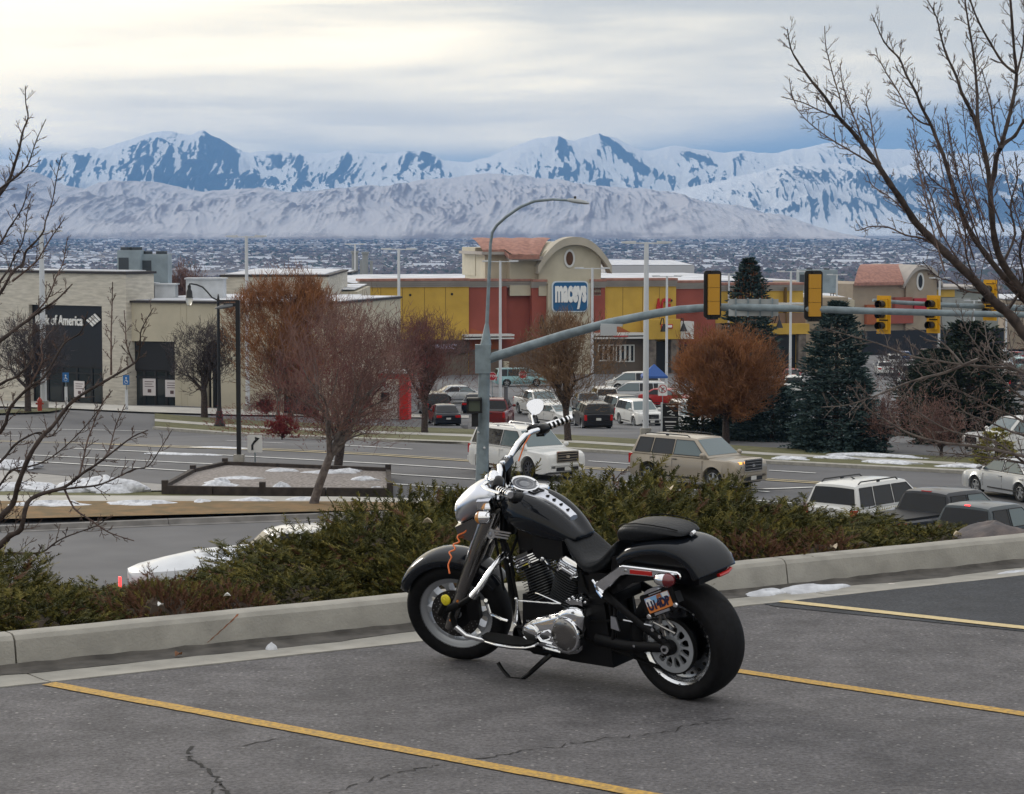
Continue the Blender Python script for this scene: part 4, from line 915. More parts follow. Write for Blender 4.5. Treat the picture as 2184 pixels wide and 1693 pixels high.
bx2(1997.5, 2140, 618, 999, 1.5, 20, bl_mat('grey green stucco', (.26, .27, .24)), 'wall'); bx2(2003, 2045, 618, 634, 1.3, 1.49, YEL, 'fascia'); bx2(1985, 2140, 612, 617.8, .8, 21, CORN, 'cornice')
bx2(2010, 2072, 636, 704, .2, 1.45, bl_mat('grey panel', (.30, .31, .29)), 'blank_panel')
bx2(1905, 1942, 634, 664, -.5, .4, RED, 'sign_panel'); bx2(1946, 1976, 636, 664, -.5, -.05, mat('bright red panel', (.42, .02, .03), .6), 'sign_panel'); bx2(1895, 1945, 664.3, 690, -.4, .4, RED, 'wall'); bx2(1846, 1885, 650, 692, -.4, .4, RUST, 'wall'); bx2(1840, 2140, 706, 999, -.2, .15, DARKP, 'shopfront')
w, e, H, X = block('snowy_store', 1716, 1822, 640, 300, -16, 30, STUC, 'low store with snow covered roof between the two tile roofed buildings', cap=False)
acunit(1742, 624, 306, 5, 3.0, 3, 'blue grey box unit on the snowy roof left of the tiled store')
w, e, H, X = block('right_store', 2140, 2420, 640, 420, -20, 30, STUC2, 'dim brown store seen through branches at the right edge')

# ================================================================== POLES, SIGNALS, SIGNS
WPOLE = mat('white painted pole', (.58, .60, .62), .5, nscale=1, namt=.06); BLK = mat('black painted steel', (.008, .008, .009), .4); GALV = mat('galvanised steel', (.20, .245, .265), .55, metal=.25, nscale=3, namt=.2, detail=8)
LENS = mat('lamp glass', (.6, .62, .6), .3)
def lot_pole(u, vt, Y, label, arms='T', w=2.2, rb=.14, rot=0, hgt=None):
    x = P(u, 700, Y).x; zb = Hh(x, Y); zt = P(u, vt, Y).z
    e = empty('lot_light_pole', (x, Y, zb), rot, label, 'light pole', 'tall white light poles over the retail lots'); H = zt-zb
    s = MB(); s.cyl((0, 0, 0), (0, 0, H), rb, rb*.72, 10); s.build('pole', WPOLE, e)
    s = MB(); s.cyl((0, 0, -.2), (0, 0, .5), .30, n=12); s.build('base', CONC, e)
    for sg in (-1, 1):
        if arms == 'L' and sg > 0: continue
        if arms == 'R' and sg < 0: continue
        s = MB(); s.box((sg*w*.25, 0, H-.06), (w*.5, .07, .07)); s.build('arm', WPOLE, e, smooth=0)
        s = MB(); s.loft([[Vector((sg*(w*.25+x_), y_, H-.02+z_)) for x_, y_, z_ in ((0, -.16, -.08), (0, .16, -.08), (0, .16, .08), (0, -.16, .08))], [Vector((sg*(w*.25+.75+x_), y_, H-.02+z_)) for x_, y_, z_ in ((0, -.1, -.04), (0, .1, -.04), (0, .1, .05), (0, -.1, .05))]]); s.build('lamp_head', WPOLE, e, smooth=0, fix=True)
lot_pole(527, 503, 150, 'white light pole rising above the stone block left of the orange tree')
lot_pole(851, 530, 170, 'white light pole in front of the left ochre wall')
lot_pole(91, 492, 145, 'white light pole in front of the bank seen through the left branches', rb=.20)
lot_pole(1067, 556, 190, 'white twin lamp pole just left of the arched tower front', w=2.9)
lot_pole(1263, 571, 195, 'white twin lamp pole just right of the blue sign', w=2.9)
lot_pole(1422, 588, 215, 'white light pole in front of the red letters', w=2.6)
lot_pole(1400-22, 516, 122, 'thickest and nearest white light pole, standing behind the beige car', rb=.17)
lot_pole(1554, 583, 260, 'white light pole behind the first signal head'); lot_pole(1686, 578, 225, 'white light pole between the two spruces', w=2.4)
lot_pole(1784, 585, 300, 'white light pole left of the small tiled tower'); lot_pole(2003, 592, 290, 'white light pole right of the small tiled tower', rb=.17); lot_pole(2077, 640, 300, 'white pole among the branches far right'); lot_pole(758, 520, 300, 'thin far light pole above the blue shed'); lot_pole(2146, 650, 290, 'white pole half lost in branches near the right edge')

# mast-arm signal pole
mx = P(1026, 900, 78); mz = Hh(mx.x, 78)
sg = empty('mast_arm_pole', (mx.x, 78, mz), label='tall grey steel signal pole with long curved mast arm and street light', cat='signal pole')
def S(u, v, Y): w = P(u, v, Y); return w-Vector((mx.x, 78, mz))
s = MB(); s.cyl((0, 0, 0), S(1034, 745, 78), .225, .185, 20); s.build('pole', GALV, sg)
s = MB(); s.cyl(S(1034, 745, 78), S(1036, 735, 78), .20, .185, 16); s.cyl(S(1036, 735, 78), S(1038.5, 690, 78), .185, .065, 16); s.build('taper', GALV, sg)
s = MB(); s.tube([S(1038.5, 690, 78), S(1046, 520, 78), S(1050, 495, 78), S(1060, 480, 77.9), S(1080, 462, 77.8), S(1110, 441, 77.6), S(1140, 429, 77.4), S(1180, 425, 77), S(1212, 427, 76.8)], [.065, .052, .05, .05, .048, .046, .044, .042, .04], 10); s.build('luminaire_arm', GALV, sg)
s = MB(); a, b = S(1210, 427, 76.8), S(1257, 434, 76.5); d = (b-a); rr = []
for t, w, h in ((0, .05, .05), (.12, .10, .08), (.4, .17, .10), (.8, .16, .08), (1, .05, .03)):
    p = a+d*t; rr.append([p+Vector((0, w*math.cos(q), h*math.sin(q)*(.6 if math.sin(q) < 0 else 1))) for q in [2*math.pi*i/12 for i in range(12)]])
s.loft(rr); s.build('lamp_head', mat('lamp head grey', (.34, .36, .37), .5), sg)
s = MB(); s.cyl(a+d*.35+Vector((0, 0, .09)), a+d*.35+Vector((0, 0, .17)), .04, n=8); s.build('photocell', BLK, sg)
armp = [(1040, 766, 78), (1060, 759, 77.8), (1120, 740, 77.3), (1200, 715, 76.6), (1300, 688, 75.8), (1400, 668, 75.1), (1450, 660, 74.8), (1510, 655.5, 74.4), (1570, 654.5, 74.1), (1700, 658, 73.4), (1850, 663, 72.6), (2000, 667, 71.8), (2120, 670, 71.2), (2400, 676, 69.8)]
s = MB(); n_ = len(armp); s.tube([S(*q) for q in armp], [.165-.075*i/(n_-1) for i in range(n_)], 14); s.build('mast_arm', GALV, sg)
s = MB(); s.box(S(1030, 765, 78), (.52, .45, .95)); s.build('arm_clamp', GALV, sg, smooth=0)
s = MB(); c = S(1298, 705, 75.6); s.box(c, (.52, .25, .30)); s.box(c+Vector((.1, 0, .18)), (.7, .2, .08)); s.build('detector_box', mat('detector grey', (.42, .44, .45), .5), sg, smooth=0)
s = MB(); c = S(1012, 864, 77.5)
s = MB(); s.box(c, (.50, .42, .50)); s.box(c+Vector((0, -.26, .20)), (.5, .12, .06)); s.box(c+Vector((-.24, -.26, 0)), (.04, .12, .46)); s.box(c+Vector((.24, -.26, 0)), (.04, .12, .46)); wk = s.build('walk_signal', BLK, sg, smooth=0)
s = MB(); s.box(c+Vector((0, -.215, 0)), (.38, .01, .36)); s.build('lens', mat('dark signal lens', (.07, .085, .06), .4), wk, smooth=0)
s = MB(); c2 = S(1013, 895, 77.6); s.box(c2, (.22, .25, .45)); s.build('push_button_box', BLK, sg, smooth=0)
for v in (922, 955):
    s = MB(); c2 = S(1020 if v < 930 else 1033, v, 77.76); s.ell(c2, (.04, .03, .04), 8, 6); s.build('bolt', mat('bright bolt', (.6, .6, .6), .4), sg)
SYEL = mat('signal yellow', (.62, .33, .01), .45); SYEL2 = mat('signal housing amber', (.50, .25, .02), .5)
def head_back(u0, u1, v0, v1, Y, label):
    c = P((u0+u1)/2, (v0+v1)/2, Y); w = (u1-u0)*Y/FD; h = (v1-v0)*Y/FD
    e = empty('traffic_signal', c, label=label, cat='traffic signal', group='traffic signals on the near mast arm', rz=R(6))
    s = MB(); s.prism([(a-0, b) for a, b in rrect(-w/2, w/2, -h/2, h/2, .10)], basis((0, .06, 0), (1, 0, 0), (0, 0, 1), (0, -1, 0)), .04); s.build('backplate', BLK, e, smooth=0)
    iw, ih = w*.62, h*.86; s = MB()
    for k in range(3):
        z0 = -ih/2+ih*k/3; s.box((w*.03, -.09, z0+ih/6), (iw, .20, ih/3-.012))
    s.build('housing', SYEL2, e, smooth=0)
    for k in range(3):
        z0 = -ih/2+ih*k/3+ih/6; s = MB(); s.lathe([(.14, 0), (.15, .28)], (w*.03, .09, z0), (0, 1, 0), 14, a0=R(-60), a1=R(240)); s.build('visor', SYEL, e)
    s = MB(); s.box((0, .0, -.02), (.10, .16, h*1.02)); s.box((0, .05, -h/2+.0), (.35, .16, .10)); s.build('bracket', BLK, e, smooth=0)
head_back(1501, 1539, 577, 678, 74.1, 'left signal head seen from behind above the rising mast arm')
head_back(1715.5, 1755, 577, 682, 73.2, 'right signal head seen from behind on the level mast arm')
# street name blade behind the arm
bl = empty('street_name_sign', P(1608, 656, 73.95), label='long grey back of a street name sign fixed to the mast arm', cat='sign')
s = MB(); s.box((0, .14, 0), (106*74/FD, .05, 36*74/FD)); s.build('blade', mat('sign back aluminium', (.36, .38, .38), .5, nscale=1, namt=.1), bl, smooth=0)
for i in range(4):
    s = MB(); x = (-38+i*26)*74/FD; s.box((x, .12, 0), (.05, .12, 40*74/FD)); s.build('clamp', GALV, bl, smooth=0)
# crossing mast arm further back with three front-facing heads
ar = empty('mast_arm_pole', P(2300, 660, 88), label='far mast arm running behind the signals at the right edge', cat='signal pole'); o0 = ar.location
s = MB(); s.tube([P(1862, 640, 85)-o0, P(1920, 645, 85.5)-o0, P(2010, 650, 86)-o0, P(2300, 662, 88)-o0], [.06, .08, .09, .14], 10); s.build('mast_arm', GALV, ar)
s = MB(); s.cyl((0, 0, .4), (0, 0, Hh(o0.x, 88)-o0.z), .16, .2, 12); s.build('pole', GALV, ar)
def head_front(u, v, Y, h, w, label, rz):
    e = empty('traffic_signal', P(u, v, Y), rz=rz, label=label, cat='traffic signal', group='yellow signals at the far right crossing')
    s = MB(); bt = [(-w/2, w/2, -h/2, -h/2+.13), (-w/2, w/2, h/2-.13, h/2), (-w/2, -w/2+.10, -h/2+.13, h/2-.13), (w/2-.10, w/2, -h/2+.13, h/2-.13)]
    for a, b, c, d in bt: s.box(((a+b)/2, 0, (c+d)/2), (b-a, .04, d-c))
    s.build('reflective_border', SYEL, e, smooth=0)
    s = MB(); s.box((0, .02, 0), (w-.19, .03, h-.25)); s.build('backplate', BLK, e, smooth=0)
    for k in range(3):
        z = (k-1)*h*.28; s = MB(); s.box((.02, -.08, z), (.32, .18, .33)); ho = s.build('housing', SYEL, e, smooth=0)
        s = MB(); s.lathe([(.135, 0), (.145, -.30)], (.02, -.17, z), (0, 1, 0), 14, a0=R(-60), a1=R(240)); s.build('visor', BLK, ho)
        s = MB(); s.cyl((.02, -.172, z), (.02, -.18, z), .12, n=14); s.build('lens', mat('unlit lens', (.03, .02, .02), .3), ho)
head_front(1885, 671, 84.6, 1.38, .56, 'yellow signal head at the free end of the far arm', R(-38))
head_front(1991, 670, 85.6, 1.38, .54, 'yellow signal head in the middle of the far arm', R(-38))
head_front(2112, 640, 86.4, 1.5, .54, 'yellow signal head half hidden by the thick branch', R(-38))
# ornate black lamp post
c = GH(468, 912); Yl = c.y
lp = empty('street_lamp', c, label='black ornate lamp post with curved arm and hanging lantern', cat='street lamp')
def L_(u, v): return P(u, v, Yl)-c
s = MB(); s.lathe([(.33, 0), (.35, .12), (.24, .35), (.20, .6), (.22, .75), (.15, 1.0), (.12, 1.3), (.095, 3), (.08, L_(468, 645).z), (.09, L_(468, 640).z), (.03, L_(468, 628).z), (.0, L_(468, 626).z)], n=14); s.build('post', BLK, lp)
s = MB(); s.tube([L_(468, 640), L_(462, 639), L_(452, 634), L_(442, 622), L_(432, 612), L_(420, 607), L_(408, 605), L_(403.5, 606)], .045, 8); s.build('scroll_arm', BLK, lp)
s = MB(); q = L_(403.5, 620); s.lathe([(.03, .35), (.10, .30), (.10, .1), (.18, -.05), (.20, -.35), (.24, -.40)], q, (0, 0, 1), 12); s.lathe([(0, .36), (.03, .35)], q, (0, 0, 1), 8); lt = s.build('lantern_cap', BLK, lp)
s = MB(); s.lathe([(.20, -.40), (.20, -.62), (.12, -.82), (0, -.86)], q, (0, 0, 1), 12); s.build('globe', mat('clear globe', (.75, .75, .72), .2, trans=.5), lt)
# plain black shoebox lamp in the timber bed
c = GH(510, 1006, .2); Yl = c.y; lb = empty('street_lamp', c, label='square black lamp pole with flat cobra head in the gravel bed', cat='street lamp')
s = MB(); H = L_(512, 640).z; s.box((0, 0, H/2), (.17, .17, H)); s.build('pole', BLK, lb, smooth=0)
s = MB(); s.box((-.28, 0, H-.18), (.55, .12, .14)); s.box((-.4, 0, H-.02), (.85, .08, .07)); s.build('arm', BLK, lb, smooth=0)
a, b = L_(497, 652), L_(459, 658); s = MB(); rr = []
for t, w, h in ((0, .10, .09), (.3, .18, .12), (.7, .17, .11), (1, .04, .03)):
    p = a.lerp(b, t); rr.append([p+Vector((0, w*math.cos(z), h*math.sin(z)*(.5 if math.sin(z) < 0 else 1))) for z in [2*math.pi*i/12 for i in range(12)]])
s.loft(rr); s.build('lamp_head', mat('lamp head dark grey', (.10, .105, .11), .4), lb)
s = MB(); s.box((0, 0, .25), (.4, .4, .5)); s.build('footing', CONC, lb, smooth=0)
# small signs
def sign_post(name, u, vb, label, H, build, rz=0, pr=.03, Y=None):
    c = GH(u, vb) if Y is None else Vector((P(u, vb, Y).x, Y, Hh(P(u, vb, Y).x, Y)))
    e = empty(name, c, rz, label, 'sign'); s = MB(); s.cyl((0, .03, 0), (0, .03, H), pr, n=8); s.build('post', GALV, e); build(e, H); return e
def face(e, pts, z, m, y, nm='panel', d=.01):
    s = MB(); s.prism([(a, z+b) for a, b in pts], bx(y), d); return s.build(nm, m, e, smooth=0)
def b_arrow(e, H):
    f = face(e, rrect(-.3, .3, -.35, .35, .04), H-.2, mat('sign white', (.68, .68, .66), .5), -.01); s = MB(); s.tube([(-.1, -.026, H-.45), (-.1, -.026, H-.25), (.0, -.026, H-.1), (.08, -.026, H-.05)], .045, 6); s.prism([(.02, H-.16), (.2, H+.02), (.0, H+.08)], bx(-.022), .01); s.build('arrow', BLK, f, smooth=0)
sign_post('road_sign', 544, 1004, 'small white road sign with a black curving arrow behind the bed', 1.30, b_arrow)
def b_stop(e, H):
    o = [(.38*math.cos(R(22.5+45*i)), .38*math.sin(R(22.5+45*i))) for i in range(8)]; face(e, o, H, mat('sign white', (.68, .68, .66), .5), -.01, 'border'); f = face(e, [(a*.92, b*.92) for a, b in o], H, mat('stop red', (.40, .02, .03), .5), -.021)
    text_obj('lettering', 'STOP', WHSIGN, .30, basis((0, -.034, H), (1, 0, 0), (0, 0, 1), (0, -1, 0)), f, depth=.002)
sign_post('stop_sign', 1115, 845, 'red stop sign standing clear left of the tan bare tree', 1.9, b_stop)
sign_post('stop_sign', 1050, 850, 'red stop sign half hidden behind the signal pole', 1.9, b_stop)
def b_noturn(e, H):
    f = face(e, rrect(-.32, .32, -.42, .42, .04), H, mat('sign white', (.68, .68, .66), .5), -.01); s = MB(); s.lathe([(.24, 0), (.24, .006), (.29, .006), (.29, 0)], (0, -.022, H+.05), (0, -1, 0), 20); s.tube([(-.18, -.026, H+.23), (.18, -.026, H-.13)], .03, 6); s.build('ring', mat('stop red', (.40, .02, .03), .5), f, smooth=0)
    s = MB(); s.tube([(-.05, -.024, H-.2), (-.05, -.024, H+.05), (.12, -.024, H+.12)], .035, 6); s.build('arrow', BLK, f, smooth=0)
sign_post('no_turn_sign', 1413, 905, 'white no turn sign beside the black plaza board', 2.4, b_noturn)
def b_plaza(e, H):
    pass
c = GH(1431, 935); pz = empty('plaza_board', c, R(-8), 'black tenant board with white script between two white posts', 'sign'); k = c.y/FD
for x in (-20, 19):
    s = MB(); s.box((x*k, 0, 1.1*35*k), (4*k, .12, 2.2*35*k)); s.build('post', WPOLE, pz, smooth=0)
s = MB(); s.box((-1*k, 0, 42*k), (34*k, .08, 66*k)); pn = s.build('board', BLK, pz, smooth=0)
for i, (z, w, h, t) in enumerate([(70, 20, 3, ''), (55, 16, 8, ''), (46, 30, 1, ''), (36, 24, 4, ''), (28, 22, 2, ''), (24, 20, 1.5, ''), (18, 16, 2, '')]):
    if i == 1:
        s = MB(); s.tube([((-8)*k, -.045, 57*k), (0, -.045, 60*k), (4*k, -.045, 57*k), (-3*k, -.045, 52*k), (8*k, -.045, 50*k)], .9*k, 6); s.build('emblem', WHSIGN, pn)
    else:
        s = MB(); s.box((-1*k, -.045, z*k), (w*k, .01, h*k*.6)); s.build('text_line', WHSIGN, pn, smooth=0)
# disabled bay signs, hydrant
def b_blue(e, H):
    f = face(e, rrect(-.2, .2, -.3, .3, .03), H-.2, mat('parking blue', (.03, .16, .42), .5), -.01); s = MB(); s.ell((0, -.03, H-.08), (.05, .01, .05), 8, 6); s.tube([(0, -.028, H-.14), (0, -.028, H-.26), (.1, -.028, H-.30)], .02, 5); s.lathe([(.09, 0), (.11, 0)], (.0, -.024, H-.32), (0, -1, 0), 14); s.build('symbol', WHSIGN, f, smooth=0)
for u, vb, H, lb in ((141, 869, 2.1, 'blue disabled parking sign before the black bank entrance'), (270, 876, 2.1, 'blue disabled parking sign at the corner of the bank wing')):
    e = sign_post('parking_sign', u, vb, lb, H, b_blue, pr=.03)
    s = MB(); s.cyl((0, .03, 0), (0, .03, H*.62), .09, n=8); s.build('bollard', WPOLE, e)
e = empty('fire_hydrant', GH(85, 878), label='red fire hydrant on the grass before the bank', cat='hydrant'); HR = mat('hydrant red', (.38, .05, .03), .5); GH_ = None
s = MB(); s.lathe([(.20, 0), (.20, .06), (.14, .08), (.14, .62), (.17, .64), (.17, .69), (.13, .76), (.06, .84), (.03, .9), (0, .9)], n=12); s.build('barrel', HR, e)
for sx_ in (-1, 1):
    s = MB(); s.cyl((sx_*.12, 0, .5), (sx_*.24, 0, .5), .06, n=8); s.build('outlet_cap', HR, e)
s = MB(); c = GH(1079, 912); s.cyl((0, 0, 0), (0, 0, 2.6), .13, n=12); s.cyl((0, 0, 2.6), (0, 0, 2.66), .15, n=12); s.build('steel_bollard_post', mat('dark grey post', (.12, .12, .13), .6), loc=c, label='tall dark grey plain post beside the red pickup', cat='post')
# drive-up kiosk in red and white behind the trees
c = GH(822, 893); k = c.y/FD; kz = empty('atm_kiosk', c, R(-12), 'red and white drive-up kiosk glimpsed behind the bare trees', 'kiosk'); RK = mat('kiosk red', (.55, .02, .015), .5)
for x, w in ((-46, 8), (44, 20)):
    s = MB(); s.box((x*k, 0, 43*k), (w*k, .8, 86*k)); s.build('pillar', RK, kz, smooth=0)
s = MB(); s.box((-5*k, 0, 92*k), (122*k, 1.2, 11*k)); s.build('lintel', RK, kz, smooth=0)
s = MB(); s.box((-6*k, 0, 102*k), (118*k, 1.6, 6*k)); s.build('white_top', WHT, kz, smooth=0)
s = MB(); s.box((-6*k, .2, 36*k), (68*k, .5, 72*k)); s.build('white_body', WHT, kz, smooth=0)
s = MB(); s.box((-6*k, -.07, 46*k), (30*k, .03, 22*k)); s.build('screen', DARKP, kz, smooth=0)
# canopy tent
e = empty('canopy_tent', GH(1395, 842), label='small blue pop-up canopy beyond the parked cars', cat='tent'); s = MB(); z0, z1 = 2.0, 3.2
a = [s.v(p) for p in ((-1.5, -1.5, z0), (1.5, -1.5, z0), (1.5, 1.5, z0), (-1.5, 1.5, z0))]; t = s.v((0, 0, z1)); b = [s.v(p) for p in ((-1.5, -1.5, z0-.2), (1.5, -1.5, z0-.2), (1.5, 1.5, z0-.2), (-1.5, 1.5, z0-.2))]
for i in range(4): s.f(a[i], a[(i+1) % 4], t); s.f(b[i], b[(i+1) % 4], a[(i+1) % 4], a[i])
s.build('canopy', mat('tent blue', (.03, .09, .30), .7), e, smooth=0); e.scale = (.75, .75, .85)
for x in (-1.45, 1.45):
    for y in (-1.45, 1.45): s = MB(); s.cyl((x, y, 0), (x, y, z0), .03, n=6); s.build('leg', WPOLE, e)
# ================================================================== TREES
BARK_D = mat('dark bark', (.075, .056, .048), .9, nscale=14, col2=(.030, .022, .020), bump=.5, detail=8); BARK_G = mat('grey bark', (.165, .14, .125), .9, nscale=6, col2=(.07, .055, .05), bump=.5, detail=8)
TW_RED = mat('reddish twigs', (.17, .062, .052), .9, nscale=.8, col2=(.10, .06, .055)); TW_GREY = mat('grey brown twigs', (.22, .125, .10), .9, nscale=.8, col2=(.12, .065, .055)); TW_OR = mat('orange twigs', (.30, .125, .045), .9, nscale=.7, col2=(.15, .07, .035))
TW_TAN = mat('tan twigs', (.22, .13, .07), .9, nscale=.6, col2=(.13, .08, .05)); TW_DK = mat('dark twigs', (.085, .07, .07), .9, nscale=.6, col2=(.05, .04, .042)); TW_F = mat('near twig bark', (.13, .085, .070), .85, nscale=20, col2=(.062, .042, .037)); BERRY = mat('dried red berries', (.13, .012, .012), .6)
def rot_about(v, ax, a): return Matrix.Rotation(a, 3, ax) @ v
def perp(d, rs):
    v = Vector((rs.gauss(0, 1), rs.gauss(0, 1), rs.gauss(0, 1))); v -= d*v.dot(d); return v.normalized()
def curve(p, d, L, rs, seg, up=.0, wig=.12, out=None):
    pts = [p.copy()]; d = d.copy()
    for i in range(seg):
        d = (d+Vector((rs.gauss(0, wig), rs.gauss(0, wig), rs.gauss(0, wig)+up/seg))).normalized(); p = p+d*(L/seg); pts.append(p.copy())
    return pts, d
def blade(mb, pts, w, rs):     # hair-thin twig: three-sided tube, cheap
    mb.tube(pts, [w*(1-.6*i/(len(pts)-1)) for i in range(len(pts))], 3, False)
def tree(name, u, vb, H, Wd, label, trunk_m, twig_m, seed, group=None, fork=.25, up=.25, levels=4, ntw=5, tr=.16, lean=0, dense=1.0, tw=.010, spread=.75, shape='vase', berries=False, Y=None, zoff=0, cat='tree'):
    """bare deciduous tree: tapered trunk, forking limbs, mass of fine twigs filling the crown"""
    rs = random.Random(seed)
    c = GH(u, vb) if Y is None else Vector((P(u, 800, Y).x, Y, Hh(P(u, 800, Y).x, Y))); c.z += zoff
    e = empty(name, c, label=label, cat=cat, group=group)
    T, Wg = MB(), MB(); tips = []
    cz = H*(.5+fork/2); ch = H*(1-fork)/2*1.02
    def inside(p):
        q = ((p.x-lean*.5)/(Wd/2))**2+(p.y/(Wd/2))**2+((p.z-cz)/ch)**2
        z_ = (p.z-cz)/ch; az = math.atan2(p.y, p.x); w_ = 1+.13*math.sin(az*3+seed+z_*3)+.10*math.sin(az*5-z_*5+seed*2)+.07*math.sin(z_*8+az*7); q = q/(w_*w_)
        if shape == 'egg': q = ((p.x)/(Wd/2*(1.05-.35*max(0, (p.z-cz)/ch))))**2+(p.y/(Wd/2))**2+((p.z-cz)/ch)**2; q /= w_
        return q
    def rec(p, d, L, r, lv):
        seg = 4 if lv < 2 else 3
        pts, d2 = curve(p, d, L, rs, seg, up*(1 if lv else .3), .10+.03*lv)
        # stay inside the crown
        k = len(pts)
        for i, q in enumerate(pts):
            if i > 1 and inside(q) > 1.02: k = i; break
        pts = pts[:k]
        if len(pts) < 2: return
        rad = [r*(1-.45*i/seg) for i in range(len(pts))]
        if r > .02: T.tube(pts, rad, 7 if r > .07 else 5, False)
        else: Wg.tube(pts, rad, 3, False)
        if lv >= levels: tips.append((pts[-1], d2)); tips.append((pts[len(pts)//2], d2)); return
        if lv >= 2: tips.append((pts[len(pts)//2], d2))
        n = rs.choice((2, 3)) if lv else rs.choice((3, 4))
        if lv == 0: n = 5
        ax0 = perp(d2, rs)
        for i in range(n):
            ax = rot_about(ax0, d2, 2*math.pi*i/n+rs.uniform(-.5, .5)); a = rs.uniform(.35, .75)*spread*(1.15 if lv == 0 else 1)
            rec(pts[-1], rot_about(d2, ax, a), L*rs.uniform(.62, .82), rad[-1]*rs.uniform(.62, .78), lv+1)
        if lv and lv < levels:
            for q in pts[1:-1]:
                ax = perp(d2, rs); rec(q, rot_about(d2, ax, rs.uniform(.6, .95)), L*rs.uniform(.4, .6), r*.4, lv+2)
    d0 = Vector((lean*.12, 0, 1)).normalized(); tl = H*fork
    tp, d1 = curve(Vector((0, 0, -.2)), d0, tl+.2, rs, 4, 0, .03)
    T.tube(tp, [tr*1.35, tr*1.05, tr, tr*.95, tr*.9], 10, False); 
    n = 5 if levels > 3 else 4; ax0 = perp(d1, rs)
    for i in range(n):
        ax = rot_about(ax0, d1, 2*math.pi*i/n+rs.uniform(-.3, .3)); rec(tp[-1]-d1*rs.uniform(0, tl*.12), rot_about(d1, ax, rs.uniform(.25, .8)*spread), H*rs.uniform(.20, .28), tr*.6, 1)
    rec(tp[-1], d1, H*.25, tr*.65, 1)
    T.build('trunk', trunk_m, e, smooth=60)
    # fine twigs
    m = int(len(tips)*ntw*dense)
    for i in range(m):
        p, d = tips[i % len(tips)]
        if rs.random() < .3: 
            for _ in range(20):
                p = Vector((rs.uniform(-1, 1)*Wd/2, rs.uniform(-1, 1)*Wd/2, cz+rs.uniform(-1, 1)*ch)); q = inside(p)
                if .25 < q < .93: break
            d = (p-Vector((0, 0, tl))).normalized()
        dd = (d+Vector((rs.gauss(0, .55), rs.gauss(0, .55), rs.gauss(.15, .5)))).normalized(); L = H*rs.uniform(.035, .095)
        pts, _ = curve(p, dd, L, rs, 2, .15, .2)
        if inside(pts[-1]) > 1.12+rs.uniform(-.1, .12): continue
        blade(Wg, pts, tw, rs)
    Wg.build('crown', twig_m, e, smooth=0)
    if berries:
        s = MB()
        for i in range(2600):
            p, d = rs.choice(tips)
            p = p+Vector((rs.gauss(0, .35), rs.gauss(0, .35), rs.gauss(-.15, .3))); r = rs.uniform(.018, .035)
            a = [s.v(p+Vector(q)*r) for q in ((1, 0, 0), (-.5, .87, 0), (-.5, -.87, 0), (0, 0, 1.3), (0, 0, -1.3))]
            for x, y, z in ((0, 1, 3), (1, 2, 3), (2, 0, 3), (1, 0, 4), (2, 1, 4), (0, 2, 4)): s.f(a[x], a[y], a[z])
        s.build('berries', BERRY, e, smooth=0, kind='stuff')
    return e
BG = 'bare street trees along the main road'
tree('bare_tree', 664, 1081, 7.4, 5.6, 'grey twiggy crabapple nearest the sidewalk, leaning right from the brown verge', BARK_G, TW_GREY, 3, BG, fork=.27, levels=5, ntw=1.9, tr=.15, lean=2.2, tw=.008, spread=.80, shape='round')
tree('bare_tree', 716, 1011, 7.0, 6.4, 'crabapple with dark red berries and low forks standing in the gravel bed', BARK_D, TW_RED, 5, BG, fork=.17, levels=5, ntw=2.4, tr=.18, lean=2.0, tw=.009, spread=.92, berries=True)
tree('bare_tree', 618, 905, 9.6, 8.6, 'tallest orange twigged pear tree behind the crabapples', BARK_D, TW_OR, 8, BG, fork=.16, levels=5, ntw=8, tr=.18, tw=.014, spread=.72, shape='egg', up=.5, dense=1.2)
tree('bare_tree', 906, 926, 6.9, 5.9, 'rusty bare tree between the red kiosk and the signal pole', BARK_D, TW_RED, 9, BG, fork=.24, levels=5, ntw=2.6, tr=.19, tw=.012, spread=.78, up=.4)
tree('bare_tree', 1212, 944, 6.3, 5.6, 'tan bare vase tree behind the white luxury wagon', BARK_D, TW_TAN, 12, BG, fork=.25, levels=5, ntw=3.4, tr=.17, tw=.012, spread=.82, up=.35)
tree('bare_tree', 1548, 944, 5.5, 5.5, 'round dense orange tree between the plaza board and the blue spruce', BARK_D, TW_OR, 14, BG, fork=.20, levels=5, ntw=12, tr=.17, tw=.014, spread=.85, dense=1.3, up=.3)
tree('bare_tree', 436, 893, 5.9, 4.6, 'dark spreading bare tree before the bank wing', BARK_D, TW_DK, 15, BG, fork=.30, levels=5, ntw=2.2, tr=.20, tw=.014, spread=1.05)
tree('bare_tree', 592, 905, 4.6, 4.2, 'small light barked bare tree left under the orange pear', BARK_G, TW_GREY, 31, BG, fork=.35, levels=4, ntw=4, tr=.12, tw=.012)
tree('bare_tree', 60, 880, 6.0, 5.5, 'dark bare tree beside the red hydrant', BARK_D, TW_DK, 16, BG, fork=.28, levels=5, ntw=2, tr=.19, tw=.014, spread=1.0)
tree('bare_tree', 398, 700, 13, 6, 'faint tall bare cottonwood behind the bank roof', BARK_G, TW_GREY, 17, None, fork=.12, levels=5, ntw=4, tr=.22, tw=.03, spread=.45, Y=330, zoff=1.6, up=.6)
tree('bare_tree', 1890, 910, 3.3, 6.4, 'tangled bare brown thicket right of the blue spruce', BARK_D, TW_GREY, 18, None, fork=.10, levels=5, ntw=1.2, tr=.09, tw=.012, spread=1.1, Y=104)
tree('bare_tree', 2010, 915, 3.0, 6.0, 'low bare thicket under the dark pine', BARK_D, TW_GREY, 19, None, fork=.10, levels=5, ntw=1.2, tr=.08, tw=.012, spread=1.1, Y=101)
